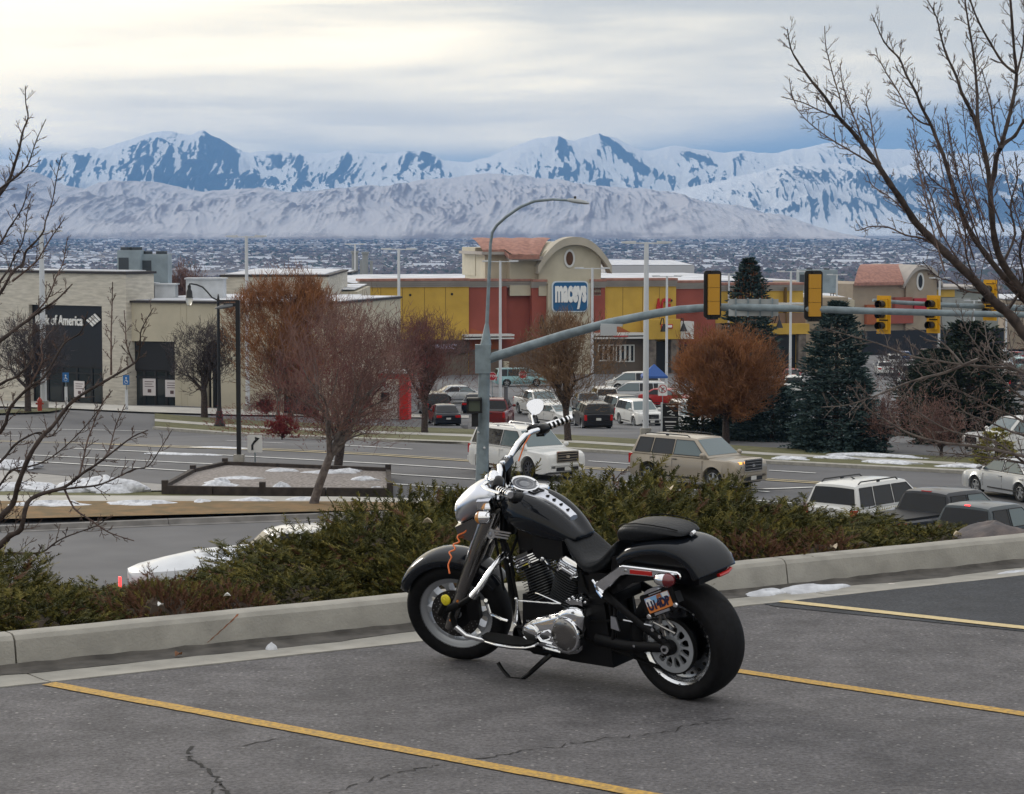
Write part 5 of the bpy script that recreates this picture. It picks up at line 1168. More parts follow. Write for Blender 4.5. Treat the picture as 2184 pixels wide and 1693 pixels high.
tree('bare_tree', 1925, 850, 5.4, 5.0, 'dark bare tree in the middle of the right car park', BARK_D, TW_DK, 20, None, fork=.2, levels=5, ntw=1, tr=.12, tw=.02, Y=180)
tree('bare_tree', 2090, 850, 6.4, 7.0, 'reddish bare tree in the right car park near the picture edge', BARK_D, TW_RED, 21, None, fork=.2, levels=5, ntw=1, tr=.12, tw=.02, Y=170)
tree('shrub', 568, 885, 1.5, 2.6, 'round dark red bare shrub by the bank wing wall', BARK_D, TW_RED, 22, None, fork=.05, levels=4, ntw=14, tr=.04, tw=.014, spread=1.2, Y=148, cat='shrub')
tree('shrub', 600, 915, 1.9, 7.5, 'low hedge-like shrub of red twigs under the pear tree', BARK_D, BERRY if False else mat('deep red twigs', (.17, .022, .02), .9), 23, None, fork=.05, levels=4, ntw=12, tr=.04, tw=.012, spread=1.3, Y=117, cat='shrub')

# conifers: whorled branches, each a spray of short needle tufts
def spruce(name, u, Y, H, Wd, label, m, seed, group=None, low=.02, tip=1.0, cone=.85, n=900, cat='tree', trunk=BARK_D, irregular=.12, zoff=0):
    rs = random.Random(seed); x = P(u, 700, Y).x; c = Vector((x, Y, Hh(x, Y)+zoff)); e = empty(name, c, label=label, cat=cat, group=group)
    s = MB(); s.cyl((0, 0, -.2), (0, 0, H*.95), Wd*.035, .03, 8); s.build('trunk', trunk, e)
    s = MB(); k = Wd*.5
    ph = [rs.uniform(0, 6) for _ in range(5)]
    for i in range(n):
        t = rs.random()**1.25; z = H*(low+(1-low)*t); az = rs.uniform(0, 2*math.pi)
        R_ = k*(1-t)**cone*(1+irregular*math.sin(az*3+ph[0]+t*9)+irregular*math.sin(az*5+ph[1]-t*14))*rs.uniform(.82, 1.08)+.08*tip
        d = Vector((math.cos(az), math.sin(az), rs.uniform(-.18, .12)+.35*t)).normalized(); side = Vector((-math.sin(az), math.cos(az), 0))
        L0 = R_*rs.uniform(.05, .4) if rs.random() < .5 else R_*.55
        nt = max(3, int((R_-L0)/(.16)))
        for j in range(nt):
            q = L0+(R_-L0)*(j+.5)/nt; wdt = (.42*(1-(q-L0)/(R_-L0+1e-6))+.10)*min(1, R_*.6); cpt = Vector((0, 0, z-.12*q*(1-t)))+d*q
            for sd in (-1, 0, 1):
                o = side*sd*wdt*rs.uniform(.6, 1); f = (d*.6+side*sd*.8+Vector((0, 0, rs.uniform(-.25, .3)))).normalized()*rs.uniform(.14, .26); w = f.cross(Vector((rs.gauss(0, 1), rs.gauss(0, 1), rs.gauss(0, 1)))).normalized()*rs.uniform(.03, .065)
                a = cpt+o; s.mi = 0 if rs.random() < .6 else 1; s.f(s.v(a-w), s.v(a+w), s.v(a+f*1.0+w*.2)); 
    s.build('foliage', m, e, smooth=0); return e
SPB = [mat('blue spruce needles', (.030, .052, .050), .85, spec=.2), mat('blue spruce light needles', (.062, .092, .088), .85, spec=.2)]
SPG = [mat('dark green needles', (.020, .030, .022), .85, spec=.2), mat('green needles light', (.038, .052, .034), .85, spec=.2)]
spruce('spruce_tree', 1785, 104, 6.6, 4.5, 'big blue spruce standing on the far verge right of the orange tree', SPB, 1, 'conifers beyond the main road', n=1500, cone=.55)
spruce('spruce_tree', 1596, 118, 9.1, 4.6, 'tallest spruce, its brown cone laden tip rising behind the orange tree', SPB, 2, 'conifers beyond the main road', n=1500, cone=.62)
spruce('spruce_tree', 2068, 110, 5.6, 5.4, 'broad dark pine behind bare branches near the right edge', SPG, 3, 'conifers beyond the main road', n=1300, cone=.45, irregular=.2)
spruce('spruce_tree', 1990, 125, 4.6, 4.6, 'shorter dark pine between the blue spruce and the broad one', SPG, 4, 'conifers beyond the main road', n=900, cone=.5, irregular=.2)
spruce('shrub', 1650, 114, 2.6, 4.5, 'low blue green juniper at the foot of the tall spruce', SPB, 6, None, n=500, cone=.4, cat='shrub')
spruce('shrub', 1500, 114, 2.4, 2.6, 'low dark juniper left under the round orange tree', SPG, 7, None, n=350, cone=.4, cat='shrub')
spruce('shrub', 2128, 96, 1.5, 1.9, 'yellow green shrub beside the far sidewalk above the silver car', [mat('yellow green needles', (.16, .15, .03), .85), mat('yellow needles light', (.26, .22, .05), .85)], 8, None, n=160, cone=.4, cat='shrub')
s = MB(); rs = random.Random(9); cx_, cyy = P(1596, 700, 118).x, 118      # cones hanging in the tip
for i in range(240):
    t = rs.uniform(.74, .99); r = 2.3*(1-t)**.62*rs.uniform(.5, 1.05); az = rs.uniform(0, 6.28); p = Vector((r*math.cos(az), r*math.sin(az), 9.1*t)); s.ell(p, (.05, .05, .13), 5, 4)
o = s.build('cones', mat('spruce cones', (.14, .060, .03), .8), bpy.data.objects['spruce_tree.001'], smooth=60, kind='stuff')

# ---------------- the two near trees, limb by limb as they stand
class Near:
    def __init__(s, Y, seed): s.Y = Y; s.rs = random.Random(seed); s.L = MB(); s.T = MB(); s.k = Y/FD
    def pt(s, u, v, dy): return P(u, v, s.Y+dy)
    def bud(s, p, d, r):
        s.T.tube([p, p+d*r*2.2, p+d*r*4.5, p+d*r*6], [r*.7, r*1.25, r*1.0, r*.15], 4, False)
    def twig(s, p, d, L, r, lv):
        rs = s.rs; n = 4; pts, d2 = curve(p, d, L, rs, n, .35, .10); rad = [r*(1-.5*i/n) for i in range(n+1)]
        s.T.tube(pts, rad, 4, False)
        s.bud(pts[-1], d2, r*.75)
        for i, q in enumerate(pts[1:-1]):
            dd = (pts[i+2]-pts[i+1]).normalized()
            if rs.random() < .95:
                sd = rot_about(dd, perp(dd, rs), rs.uniform(.5, .9))
                if lv > 0 and rs.random() < .72: s.twig(q, sd, L*rs.uniform(.3, .55), r*.7, lv-1)
                else: s.bud(q, sd, r*.8)
    def limb(s, pts, r0, r1, dy0=0, dy1=0, sp=26, tl=60, lv=1, start=.12):
        rs = s.rs; P3 = []; m = len(pts)
        ph = rs.uniform(0, 6)
        for i, (u, v) in enumerate(pts): P3.append(s.pt(u, v, dy0+(dy1-dy0)*i/(m-1)+.06*math.sin(i*1.3+ph)))
        # smooth and thicken
        Q = []
        for i in range(m-1):
            a, b, c, d = P3[max(i-1, 0)], P3[i], P3[i+1], P3[min(i+2, m-1)]
            for j in range(3):
                t = j/3; Q.append(.5*((2*b)+(c-a)*t+(2*a-5*b+4*c-d)*t*t+(3*b-a-3*c+d)*t**3))
        Q.append(P3[-1]); n = len(Q); k = s.k; rad = [k*(.80+.12*(r0 < 3))*(r0+(r1-r0)*(i/(n-1))**.8)*(1+.10*math.sin(i*2.3)) for i in range(n)]
        (s.L if r0 > 3.2 else s.T).tube(Q, rad, 8 if r0 > 5 else 5, False)
        s.bud(Q[-1], (Q[-1]-Q[-2]).normalized(), rad[-1]*.9)
        tot = 0; nxt = sp*k*rs.uniform(.3, 1); total = sum((Q[i+1]-Q[i]).length for i in range(n-1)); side = 1
        for i in range(n-1):
            dseg = (Q[i+1]-Q[i]); Ls = dseg.length
            while tot+Ls > nxt:
                f = (nxt-tot)/Ls; p = Q[i]+dseg*f; fr = nxt/total; nxt += sp*k*rs.uniform(.32, .78)
                if fr < start: continue
                d = dseg.normalized(); inpl = Vector((d.z, 0, -d.x))*side; side = -side
                ax = Vector((0, 1, 0))*side; sd = rot_about(d, ax, rs.uniform(.55, .95)); sd = (sd+Vector((0, rs.gauss(0, .45), .12))).normalized()
                r = min(rad[i]*.62, k*rs.uniform(.75, 1.2)); L = tl*k*rs.uniform(.35, 1.15)*(1.15-.6*fr)
                if rs.random() < .22: s.bud(p, sd, r*.9)
                else: s.twig(p, sd, L, r, lv)
            tot += Ls
    def done(s, name, base, label, m1, m2):
        e = empty(name, base, label=label, cat='tree'); 
        for mb_, nm, m in ((s.L, 'trunk', m1), (s.T, 'twigs', m2)):
            o = mb_.build(nm, m, e, smooth=60); o.matrix_parent_inverse = Matrix.Translation(-Vector(base))
N1 = Near(25.0, 4)
N1.limb([(2330, 1010), (2320, 900), (2290, 830), (2235, 765), (2184, 711), (2155, 673), (2120, 643), (2079, 598), (2031, 553), (1993, 515), (1955, 477), (1924, 429), (1897, 390), (1871, 350), (1844, 313), (1818, 281), (1788, 249), (1759, 206), (1732, 174), (1705, 136), (1687, 104), (1680, 66)], 19, 1.3, 0, -.6, 22, 62, 2, .16)
N1.limb([(1788, 249), (1767, 243), (1743, 233), (1721, 222), (1697, 214), (1670, 207)], 2.2, 1.0, -.4, -.6, 17, 40)
N1.limb([(1697, 222), (1688, 198), (1684, 171)], 1.4, .9, -.5, -.5, 14, 24)
N1.limb([(1869, 350), (1858, 348), (1831, 332), (1804, 316), (1777, 300), (1756, 286), (1732, 267), (1713, 249), (1697, 227)], 3.1, 1.1, -.3, 0, 18, 46)
N1.limb([(1798, 250), (1796, 241), (1793, 214), (1780, 171), (1769, 131), (1761, 96), (1759, 59)], 2.2, 1.0, -.3, -.5, 20, 36)
N1.limb([(1844, 313), (1839, 300), (1828, 267), (1815, 233), (1804, 201), (1796, 174), (1792, 139)], 2.6, 1.0, -.3, -.1, 18, 40)
N1.limb([(1878, 350), (1871, 334), (1863, 300), (1859, 267), (1854, 241), (1847, 214), (1852, 193)], 2.6, 1.0, -.2, .2, 18, 46)
N1.limb([(1950, 470), (1920, 440), (1890, 415), (1860, 395), (1850, 370)], 2.2, 1.0, -.1, .3, 18, 36)
N1.limb([(2310, 860), (2250, 720), (2155, 608), (2103, 543), (2072, 498), (2050, 452), (2029, 388), (2013, 334), (1999, 300), (1986, 267), (1965, 227), (1954, 198), (1933, 160), (1919, 126), (1898, 104), (1884, 86), (1874, 64), (1860, 32)], 10, 1.2, .2, .5, 20, 60, 2, .2)
N1.limb([(1986, 267), (1962, 259), (1938, 235), (1925, 211), (1906, 179), (1892, 158), (1879, 134), (1868, 118), (1854, 116)], 2.6, 1.0, .4, .6, 17, 44)
N1.limb([(2310, 880), (2290, 760), (2184, 625), (2138, 560), (2121, 508), (2114, 440), (2109, 374), (2096, 308), (2082, 262), (2066, 227), (2050, 195), (2040, 163), (2018, 115), (2005, 70), (1997, 35), (1973, -8)], 13, 1.2, .1, -.3, 20, 58, 2, .2)
N1.limb([(2096, 310), (2085, 254), (2084, 200), (2077, 120), (2066, 53), (2058, 0), (2052, -50)], 6, 1.4, -.2, .2, 13, 50, 2)
N1.limb([(2109, 400), (2120, 374), (2125, 334), (2133, 316), (2149, 262), (2163, 201), (2168, 158), (2163, 107), (2155, 0), (2150, -50)], 8.5, 3, 0, .2, 22, 60, 2, .2)
N1.limb([(2133, 316), (2122, 281), (2112, 214), (2106, 193), (2095, 150)], 3.6, 1.3, 0, .3, 20, 40)
N1.limb([(2133, 318), (2145, 303), (2165, 289), (2184, 257), (2230, 200)], 6, 3.5, 0, .1, 30, 50)
N1.limb([(2165, 155), (2139, 134), (2112, 91), (2088, 48), (2072, 8), (2060, -30)], 4.2, 2, .1, .4, 18, 44)
N1.limb([(2168, 158), (2178, 120), (2184, 80), (2186, 20), (2180, -40)], 3.5, 1.8, .1, .3, 18, 44)
N1.limb([(2004, 526), (1966, 508), (1931, 501), (1894, 484), (1856, 483), (1840, 489), (1826, 491)], 2.8, 1.0, -.2, -.5, 18, 40)
N1.limb([(2103, 543), (2060, 480), (2035, 420), (1985, 380), (1960, 330), (1948, 290)], 3.4, 1.2, .2, .8, 19, 50, 2)
N1.limb([(2072, 598), (2010, 500), (1990, 430), (1975, 390), (1965, 350)], 3.0, 1.2, 0, .4, 20, 44, 2)
N1.limb([(2140, 560), (2165, 500), (2155, 440), (2170, 380), (2165, 330)], 4.5, 1.6, .2, .6, 20, 50, 2)
N1.limb([(2150, 660), (2185, 600), (2175, 540), (2190, 460), (2180, 400)], 5, 2, .2, -.5, 20, 56, 2)
N1.limb([(2100, 625), (2060, 620), (2030, 600), (2000, 590), (1970, 560)], 3, 1.1, 0, -.4, 20, 44, 2)
N1.limb([(2079, 598), (2060, 540), (2058, 480), (2040, 440), (2030, 400)], 3.2, 1.2, 0, -.5, 18, 46, 2)
for q in range(10):
    r_ = random.Random(40+q); u0 = r_.uniform(1960, 2180); N1.limb([(u0+40, 470+q*12), (u0+10, 400+q*8), (u0-10, 340+q*5), (u0-28, 270+r_.uniform(-60, 40))], 2.2, 1.0, r_.uniform(-1, 1), r_.uniform(-1, 1), 20, 40)
b0 = P(2330, 1010, 25.0); N1.L.cyl((b0.x, b0.y, Hh(b0.x, 25)-.2), b0+Vector((0, 0, .1)), .13, .10, 10)
N1.done('bare_tree', (b0.x, b0.y, Hh(b0.x, 25)), 'near bare budding tree whose thick limbs fan over the right edge of the sky', BARK_D, TW_F)
N2 = Near(40.0, 6)
for pts in ([(2330, 830), (2184, 790), (2100, 782), (2052, 777), (2004, 770), (1942, 759), (1880, 735), (1811, 715), (1760, 700)], [(2086, 766), (2017, 794), (1976, 804), (1931, 818), (1880, 839), (1811, 863), (1755, 868)], [(2250, 990), (2107, 956), (2017, 945), (1949, 928), (1897, 901), (1845, 866), (1820, 830)],
            [(2250, 960), (2184, 900), (2120, 870), (2060, 840), (2010, 815), (1990, 780)], [(2200, 1000), (2120, 940), (2030, 920), (1960, 880), (1925, 850)], [(2300, 900), (2184, 850), (2130, 800), (2090, 745), (2060, 700), (2050, 660)], [(2250, 820), (2150, 780), (2110, 740), (2100, 690)],
            [(2260, 1010), (2170, 985), (2100, 975), (2040, 968), (1980, 962)], [(2250, 880), (2184, 820), (2160, 760), (2150, 700)], [(2052, 777), (2020, 740), (1985, 715), (1950, 700)], [(2300, 930), (2190, 930), (2110, 900), (2060, 880), (2030, 850)]):
    N2.limb(pts, 5.0 if len(pts) > 6 else 3.8, 1.1, random.Random(len(pts)).uniform(-.5, .5), 0, 22, 60, 2)
b0 = Vector((P(2330, 900, 40).x, 40, 0)); b0.z = Hh(b0.x, 40)
for pts in N2.__dict__ and []: pass
N2.L.tube([b0, P(2330, 1010, 40), P(2325, 900, 40), P(2318, 820, 40)], [.16, .13, .10, .06], 8, False)
N2.done('bare_tree', b0, 'light grey barked bare tree spreading low branches across the right car park', BARK_G, mat('pale twigs', (.20, .165, .145), .9, nscale=9, col2=(.085, .065, .06)))
N3 = Near(20.0, 5)
def NL(*a, **k): N3.limb(*a, **k)
NL([(-160, 620), (-60, 480), (0, 412), (19, 386), (31, 350), (41, 318), (49, 279), (60, 250), (55, 220), (54, 186)], 7, 1.1, 0, .2, 24, 46, 1, .2)
NL([(-10, 410), (13, 393), (36, 376), (58, 354), (65, 337), (78, 298), (97, 256)], 4.2, 1.0, 0, -.2, 22, 38)
NL([(-120, 760), (-10, 640), (26, 581), (49, 562), (55, 536), (75, 516), (93, 493), (97, 471), (112, 428), (122, 370), (132, 331)], 5, 1.1, .1, .3, 24, 44, 1)
NL([(-90, 640), (0, 519), (19, 487), (49, 441), (60, 396)], 4, 1.1, .1, .2, 20, 40, 2)
NL([(-80, 720), (0, 600), (20, 572), (31, 545), (49, 513), (58, 454), (67, 419)], 3.6, 1.1, -.2, .2, 22, 40, 2)
NL([(26, 600), (75, 560), (95, 530), (110, 505), (128, 480), (137, 466)], 2.6, 1.0, .1, .1, 18, 34, 1)
NL([(60, 680), (100, 640), (120, 590), (135, 560), (143, 510)], 2.6, 1.0, .1, .2, 20, 38, 1)
NL([(-120, 800), (0, 726), (28, 705), (62, 681), (90, 660), (120, 640), (150, 610)], 7, 1.8, 0, 0, 24, 50, 2)
NL([(-110, 1010), (0, 922), (21, 870), (62, 826), (93, 805), (127, 747), (144, 726), (172, 709), (186, 668)], 6, 1.3, .1, 0, 24, 50, 2)
NL([(-120, 1230), (0, 1104), (28, 1073), (38, 1035), (62, 974), (89, 932), (113, 908), (144, 867), (172, 843), (213, 819), (254, 795), (285, 775), (296, 760), (299, 726), (302, 702), (325, 660)], 9, 1.2, 0, -.2, 27, 56, 2, .15)
NL([(237, 800), (237, 743), (237, 709), (239, 647), (240, 606)], 2.8, 1.1, -.1, 0, 26, 40)
NL([(285, 775), (270, 735), (268, 700), (265, 665)], 2.2, 1, -.1, 0, 22, 34)
NL([(-140, 1280), (0, 1163), (21, 1142), (45, 1128), (58, 1073), (89, 1053), (137, 1039), (175, 1010), (206, 990), (241, 963), (282, 932), (311, 919)], 10, 1.4, -.2, -.3, 30, 56, 2, .2)
NL([(120, 1045), (160, 1040), (206, 1035), (241, 1022), (285, 1001), (316, 994), (340, 960), (366, 918)], 3.6, 1.1, -.2, 0, 26, 44)
NL([(137, 1042), (158, 1084), (192, 1108), (220, 1128), (241, 1139), (282, 1152)], 2.8, 1.2, -.2, -.5, 24, 30)
NL([(-100, 1230), (0, 1183), (52, 1180), (89, 1178), (120, 1156), (148, 1142), (206, 1121), (228, 1105)], 4.2, 1.2, 0, 0, 24, 46, 2)
NL([(220, 980), (234, 956), (247, 908), (265, 867)], 2.4, 1.1, -.2, 0, 22, 30)
NL([(168, 1018), (175, 991), (187, 939), (196, 915), (213, 870), (237, 836)], 2.8, 1.1, -.2, 0, 24, 34)
NL([(-60, 1020), (0, 985), (30, 950), (60, 930), (85, 922), (110, 930), (150, 870)], 4.5, 1.4, .2, .3, 24, 46, 2)
NL([(-60, 880), (0, 820), (40, 800), (70, 760), (60, 720), (95, 700)], 5, 1.4, .1, .3, 22, 46, 2)
NL([(62, 826), (90, 770), (88, 735), (110, 705)], 2.6, 1.1, 0, .2, 20, 36)
NL([(-50, 1110), (10, 1020), (30, 1000), (80, 990), (130, 960), (190, 900), (225, 850)], 3.6, 1.2, .2, 0, 24, 46, 2)
b0 = Vector((P(-170, 1200, 20).x, 20, 0)); b0.z = Hh(b0.x, 20)
N3.L.tube([b0, P(-165, 1280, 20), P(-165, 900, 20), P(-160, 600, 20)], [.16, .13, .09, .05], 10, False)
N3.done('bare_tree', b0, 'near bare tree reaching in from the left edge over the street', BARK_D, TW_F)
# ================================================================== VEHICLES
def paint(n, c, met=.0, r=.30): return mat(n, c, r, metal=met, coat=.4, spec=.4)
P_WHITE = paint('white car paint', (.66, .66, .64)); P_BEIGE = paint('champagne car paint', (.34, .295, .235), .35); P_DARK = paint('dark slate car paint', (.010, .012, .018), .1); P_GREY = paint('gunmetal car paint', (.055, .068, .075), .5); P_SILV = paint('silver car paint', (.42, .44, .46), .5)
P_BLACK = paint('black car paint', (.008, .008, .010)); P_RED = paint('dark red car paint', (.15, .012, .012)); P_RED2 = paint('bright red car paint', (.35, .015, .015)); P_BLUE = paint('blue car paint', (.03, .08, .2), .3); P_BROWN = paint('brown car paint', (.09, .05, .035), .3); P_TEAL = paint('pale teal car paint', (.25, .42, .44), .3)
CGL = mat('tinted car glass', (.006, .007, .009), .05, spec=.45); CGL2 = mat('clear car glass', (.10, .14, .15), .06, spec=.9); CBLK = mat('black plastic trim', (.012, .012, .013), .55); CTY = mat('car tyre rubber', (.014, .014, .014), .85); CRIM = mat('alloy rim', (.42, .43, .44), .3, metal=.7); CRIMD = mat('dark alloy rim', (.10, .10, .11), .35, metal=.6)
CCHR = mat('car chrome', (.72, .73, .75), .12, metal=1.); CHL = mat('headlamp glass', (.26, .29, .33), .1, spec=.8); CTL = mat('tail lamp red', (.42, .012, .012), .2); CTLE = mat('lit brake lamp', (.6, .02, .02), .2, emit=((1, .05, .05), 2.5)); CAMB = mat('lit turn lamp', (.8, .3, .05), .2, emit=((1, .45, .1), 1.6)); CPLT = mat('number plate', (.55, .55, .52), .6); CUND = mat('underbody black', (.006, .006, .006), .9)
CHLE = mat('lit headlamp', (.8, .85, .9), .1, emit=((.8, .9, 1), 3.0))
def car(name, L, W, H, label, cat, body_m, prof, belt, hood, whl=.38, wb=None, kind='suv', xw=None, rim=CRIM, glass=CGL, glassf=None, group=None, rails=False, grille=None, chrome_bumper=False, tl=CTL, hl=CHL, detail=True, clear=.22, rear_tl='tall', plate=True, bed=None, wheelw=.24, spokes=5, gheight=.34):
    """prof: greenhouse outline [(x,z)...] from rear base to windscreen base, xs measured from the middle; hood: [(x,z)...] deck heights fore and aft"""
    e = empty(name, (0, 0, 0), label=label, cat=cat, group=group); hw = W/2; wb = wb or L*.57; xr, xf = -wb/2-L*.01, wb/2-L*.01
    if xw: xr, xf = xw
    zr = max(z for _, z in prof)
    def Wz(z): t = (z-belt)/(zr-belt); return hw*(.955-.185*t-.03*t*t)
    def deck(x):
        return float(np.interp(x, [p[0] for p in hood], [p[1] for p in hood]))
    xs = sorted(set([-L/2, -L/2+.04, -L/2+.12, -L/2+.3, L/2-.5, L/2-.25, L/2-.10, L/2-.03, L/2]+[p[0] for p in hood]+[c+whl*1.16*math.cos(R(a)) for c in (xr, xf) for a in range(0, 181, 15)]+[c+s_*whl*1.19 for c in (xr, xf) for s_ in (-1, 1)]+list(np.linspace(-L/2+.5, L/2-.7, 9))))
    rr = []
    for x in xs:
        en = min(1, (L/2-abs(x))/.45); en = max(0, en); w = hw*(.80+.20*math.sqrt(max(0, 1-(1-en)**2))) if x > 0 else hw*(.90+.10*math.sqrt(max(0, 1-(1-en)**2)))
        zb = clear+.10*(1-min(1, (L/2-abs(x))/.30)); za = zb; arch = 0
        for c in (xr, xf):
            d = abs(x-c)/(whl*1.17)
            if d < 1: za = max(zb, whl+whl*1.17*math.sqrt(1-d*d)); arch = 1
        dz = deck(x); za = min(za, dz-.15); m1 = max(za+.03, clear+(dz-clear)*.45); q = 1.02
        sec = [(0, za), (w*.86, za), (w*.985, za+.008), (w*(1.0 if not arch else 1.02), min(m1, max(m1, za+.04))), (w*.99, max(m1+.02, dz-.18)), (w*.955, dz-.045), (w*.90, dz), (w*.5, dz+.018), (0, dz+.028)]
        rr.append([Vector((x, y, z)) for y, z in sec]+[Vector((x, -y, z)) for y, z in reversed(sec[1:-1])])
    b = MB(); b.loft(rr)
    # greenhouse
    g = []
    for x, z in prof:
        n = 5; s_ = []
        for i in range(n+1): zz = belt-.03+(z-belt+.03)*i/n; s_.append((Wz(max(belt, zz))*(1 if i < n else .93), zz if i < n else zz))
        s_.append((Wz(z)*.62, z+.022*(1 if z > belt+.1 else 0))); s_.append((0, z+.035*(1 if z > belt+.1 else 0)))
        g.append([Vector((x, y, zz)) for y, zz in s_]+[Vector((x, -y, zz)) for y, zz in reversed(s_[:-1])])
    b.loft(g, True, True)
    b.build('body', body_m, e, smooth=32, fix=True)
    u = MB(); u.box((0, 0, clear+.12), (L*.9, W*.78, .25)); u.build('underbody', CUND, e, smooth=0)
    def quadglass(nm, pts, m, off):
        s = MB(); s.poly([Vector(p)+Vector(off) for p in pts]); return s.build(nm, m, e, smooth=0)
    gf = glassf or glass
    # windscreen and rear glass lie on the sloped ends of the greenhouse
    top_f = prof[-2]; base_f = prof[-1]; top_r = prof[1]; base_r = prof[0]
    def slope(b0, t0, m, nm, sg, lo=.10, hi=.93, kw=.90):
        d = Vector((t0[0]-b0[0], 0, t0[1]-b0[1])); n = Vector((d.z*sg, 0, -d.x*sg)).normalized()*.012; s = MB(); n.z = abs(n.z)
        K = 6; rows = []
        for t in (lo, hi):
            x = b0[0]+d.x*t; z = b0[1]+d.z*t; w = Wz(z)*kw; rows.append([s.v(Vector((x, w*(2*i/K-1), z+.02*(1-(2*i/K-1)**2)*t))+n) for i in range(K+1)])
        for i in range(K): s.f(rows[0][i], rows[0][i+1], rows[1][i+1], rows[1][i])
        s.build(nm, m, e, smooth=0)
    slope(base_f, top_f, gf, 'windscreen', 1); slope(base_r, top_r, glass, 'rear_window', -1, .12 if kind != 'pickup' else .08, .90 if kind != 'sedan' else .95)
    def side(poly, m, nm='side_window'):
        for sg in (-1, 1):
            s = MB(); s.poly([(x, sg*(Wz(z)+.008), z) for x, z in (poly if sg > 0 else poly[::-1])]); o = s.build(nm, m, e, smooth=0)
            f = MB(); k = len(poly)
            for i in range(k):
                (x0, z0), (x1, z1) = poly[i], poly[(i+1) % k]; f.tube([(x0, sg*(Wz(z0)+.010), z0), (x1, sg*(Wz(z1)+.010), z1)], .014, 4)
            f.build('window_trim', CBLK, o, smooth=0)
    zt = zr-.10; zbw = belt+.035
    def zx(b0, t0, z): return b0[0]+(t0[0]-b0[0])*(z-b0[1])/(t0[1]-b0[1])
    A0, A1 = zx(base_f, top_f, zbw)-.12, zx(base_f, top_f, zt)-.10; C0, C1 = zx(base_r, top_r, zbw)+.12, zx(base_r, top_r, zt)+.10
    if kind == 'pickup': cuts = [(C0+.06, C1+.04), None]
    span = A1-C1; nwin = 3 if kind in ('suv', 'van') else 2
    if kind == 'sedan': C0 += .10; C1 += .12
    px = [C1+span*i/nwin for i in range(nwin+1)]; bxs = [C0+(A0-C0)*i/nwin for i in range(nwin+1)]
    if nwin == 3: px[1] = C1+span*.28; px[2] = C1+span*.66; bxs[1] = px[1]-.06; bxs[2] = px[2]-.02
    else: px[1] = C1+span*.50; bxs[1] = px[1]
    for i in range(nwin):
        gl = glassf if (i == nwin-1 and glassf) else glass; side([(bxs[i]+.04, zbw), (bxs[i+1]-.04, zbw), (px[i+1]-.04, zt), (px[i]+.04, zt)], gl)
    for sg in (-1, 1):      # door seams, handles, mirrors
        s = MB()
        seams = [bxs[-1]-.10]+[bxs[i] for i in range(1 if nwin == 3 else 0, nwin)]
        for x in seams:
            y0 = hw*1.0+.003; s.box((x, sg*(hw*.992), (belt+clear)/2+.02), (.012, .012, belt-clear-.28))
        s.box(((seams[0]+seams[1])/2 if len(seams) > 1 else 0, sg*(hw*1.0), clear+.14), (wb-2.6*whl, .03, .05)); s.build('door_seam', CBLK, e, smooth=0)
        for x in seams[1:]:
            s = MB(); s.box((x+.14, sg*(hw*.985+.02), belt-.14), (.17, .03, .035)); s.build('door_handle', body_m if body_m != P_BEIGE else CBLK, e, smooth=0)
        s = MB(); xm = bxs[-1]-.02; s.ell((xm, sg*(hw*.955+.13), belt+.09), (.075, .13, .095), 10, 7); s.build('mirror', body_m, e)
    # wheels
    for x in (xr, xf):
        for sg in (-1, 1):
            y = sg*(hw-.02-wheelw/2); s = MB(); w2 = wheelw/2
            s.lathe([(whl*.68, -w2*.9), (whl*.80, -w2), (whl*.95, -w2*.92), (whl, -w2*.7), (whl, w2*.7), (whl*.95, w2*.92), (whl*.80, w2), (whl*.68, w2*.9)], (x, y, whl), (0, 1, 0), 28); we = s.build('wheel', CTY, e, smooth=40)
            s = MB(); o = sg*w2*.72; s.lathe([(whl*.69, sg*w2*.9), (whl*.66, sg*w2*.93), (whl*.62, o*.8), (whl*.60, -sg*w2*.4)], (x, y, whl), (0, 1, 0), 28)
            for k in range(spokes):
                a = 2*math.pi*k/spokes+.3; d = Vector((math.cos(a), 0, math.sin(a))); t = Vector((-d.z, 0, d.x)); c = Vector((x, y+o, whl))
                for i0, i1, w0, w1 in ((.0, .64, .075, .055),):
                    p, q = c, c+d*whl*i1; hw_ = whl*.16*5/spokes; s.hexa([p-t*hw_, p+t*hw_, p+t*hw_+Vector((0, -sg*.05, 0)), p-t*hw_+Vector((0, -sg*.05, 0))], [q-t*hw_*.7, q+t*hw_*.7, q+t*hw_*.7+Vector((0, -sg*.05, 0)), q-t*hw_*.7+Vector((0, -sg*.05, 0))])
            s.cyl((x, y+o-sg*.03, whl), (x, y+o+sg*.02, whl), whl*.13, n=12); s.build('rim', rim, we, smooth=30)
            s = MB(); s.cyl((x, y-sg*.02, whl), (x, y+sg*.0, whl), whl*.6, n=16); s.build('brake_well', CUND, we, smooth=0)
    # nose
    dn_ = deck(L/2-.05); gz = dn_-.20 if grille is None else grille[2]
    gw, gh = (W*.46, gheight) if grille is None else grille[:2]
    s = MB(); s.prism(rrect(-gw/2, gw/2, gz-gh/2, gz+gh/2, .05, 3), basis((L/2-.03, 0, 0), (0, 1, 0), (0, 0, 1), (1, 0, 0)), .055); go = s.build('grille', CBLK, e, smooth=0)
    s = MB()
    for k in range(3): s.box((L/2+.03, 0, gz-gh*.3+gh*.3*k), (.02, gw*.92, .018))
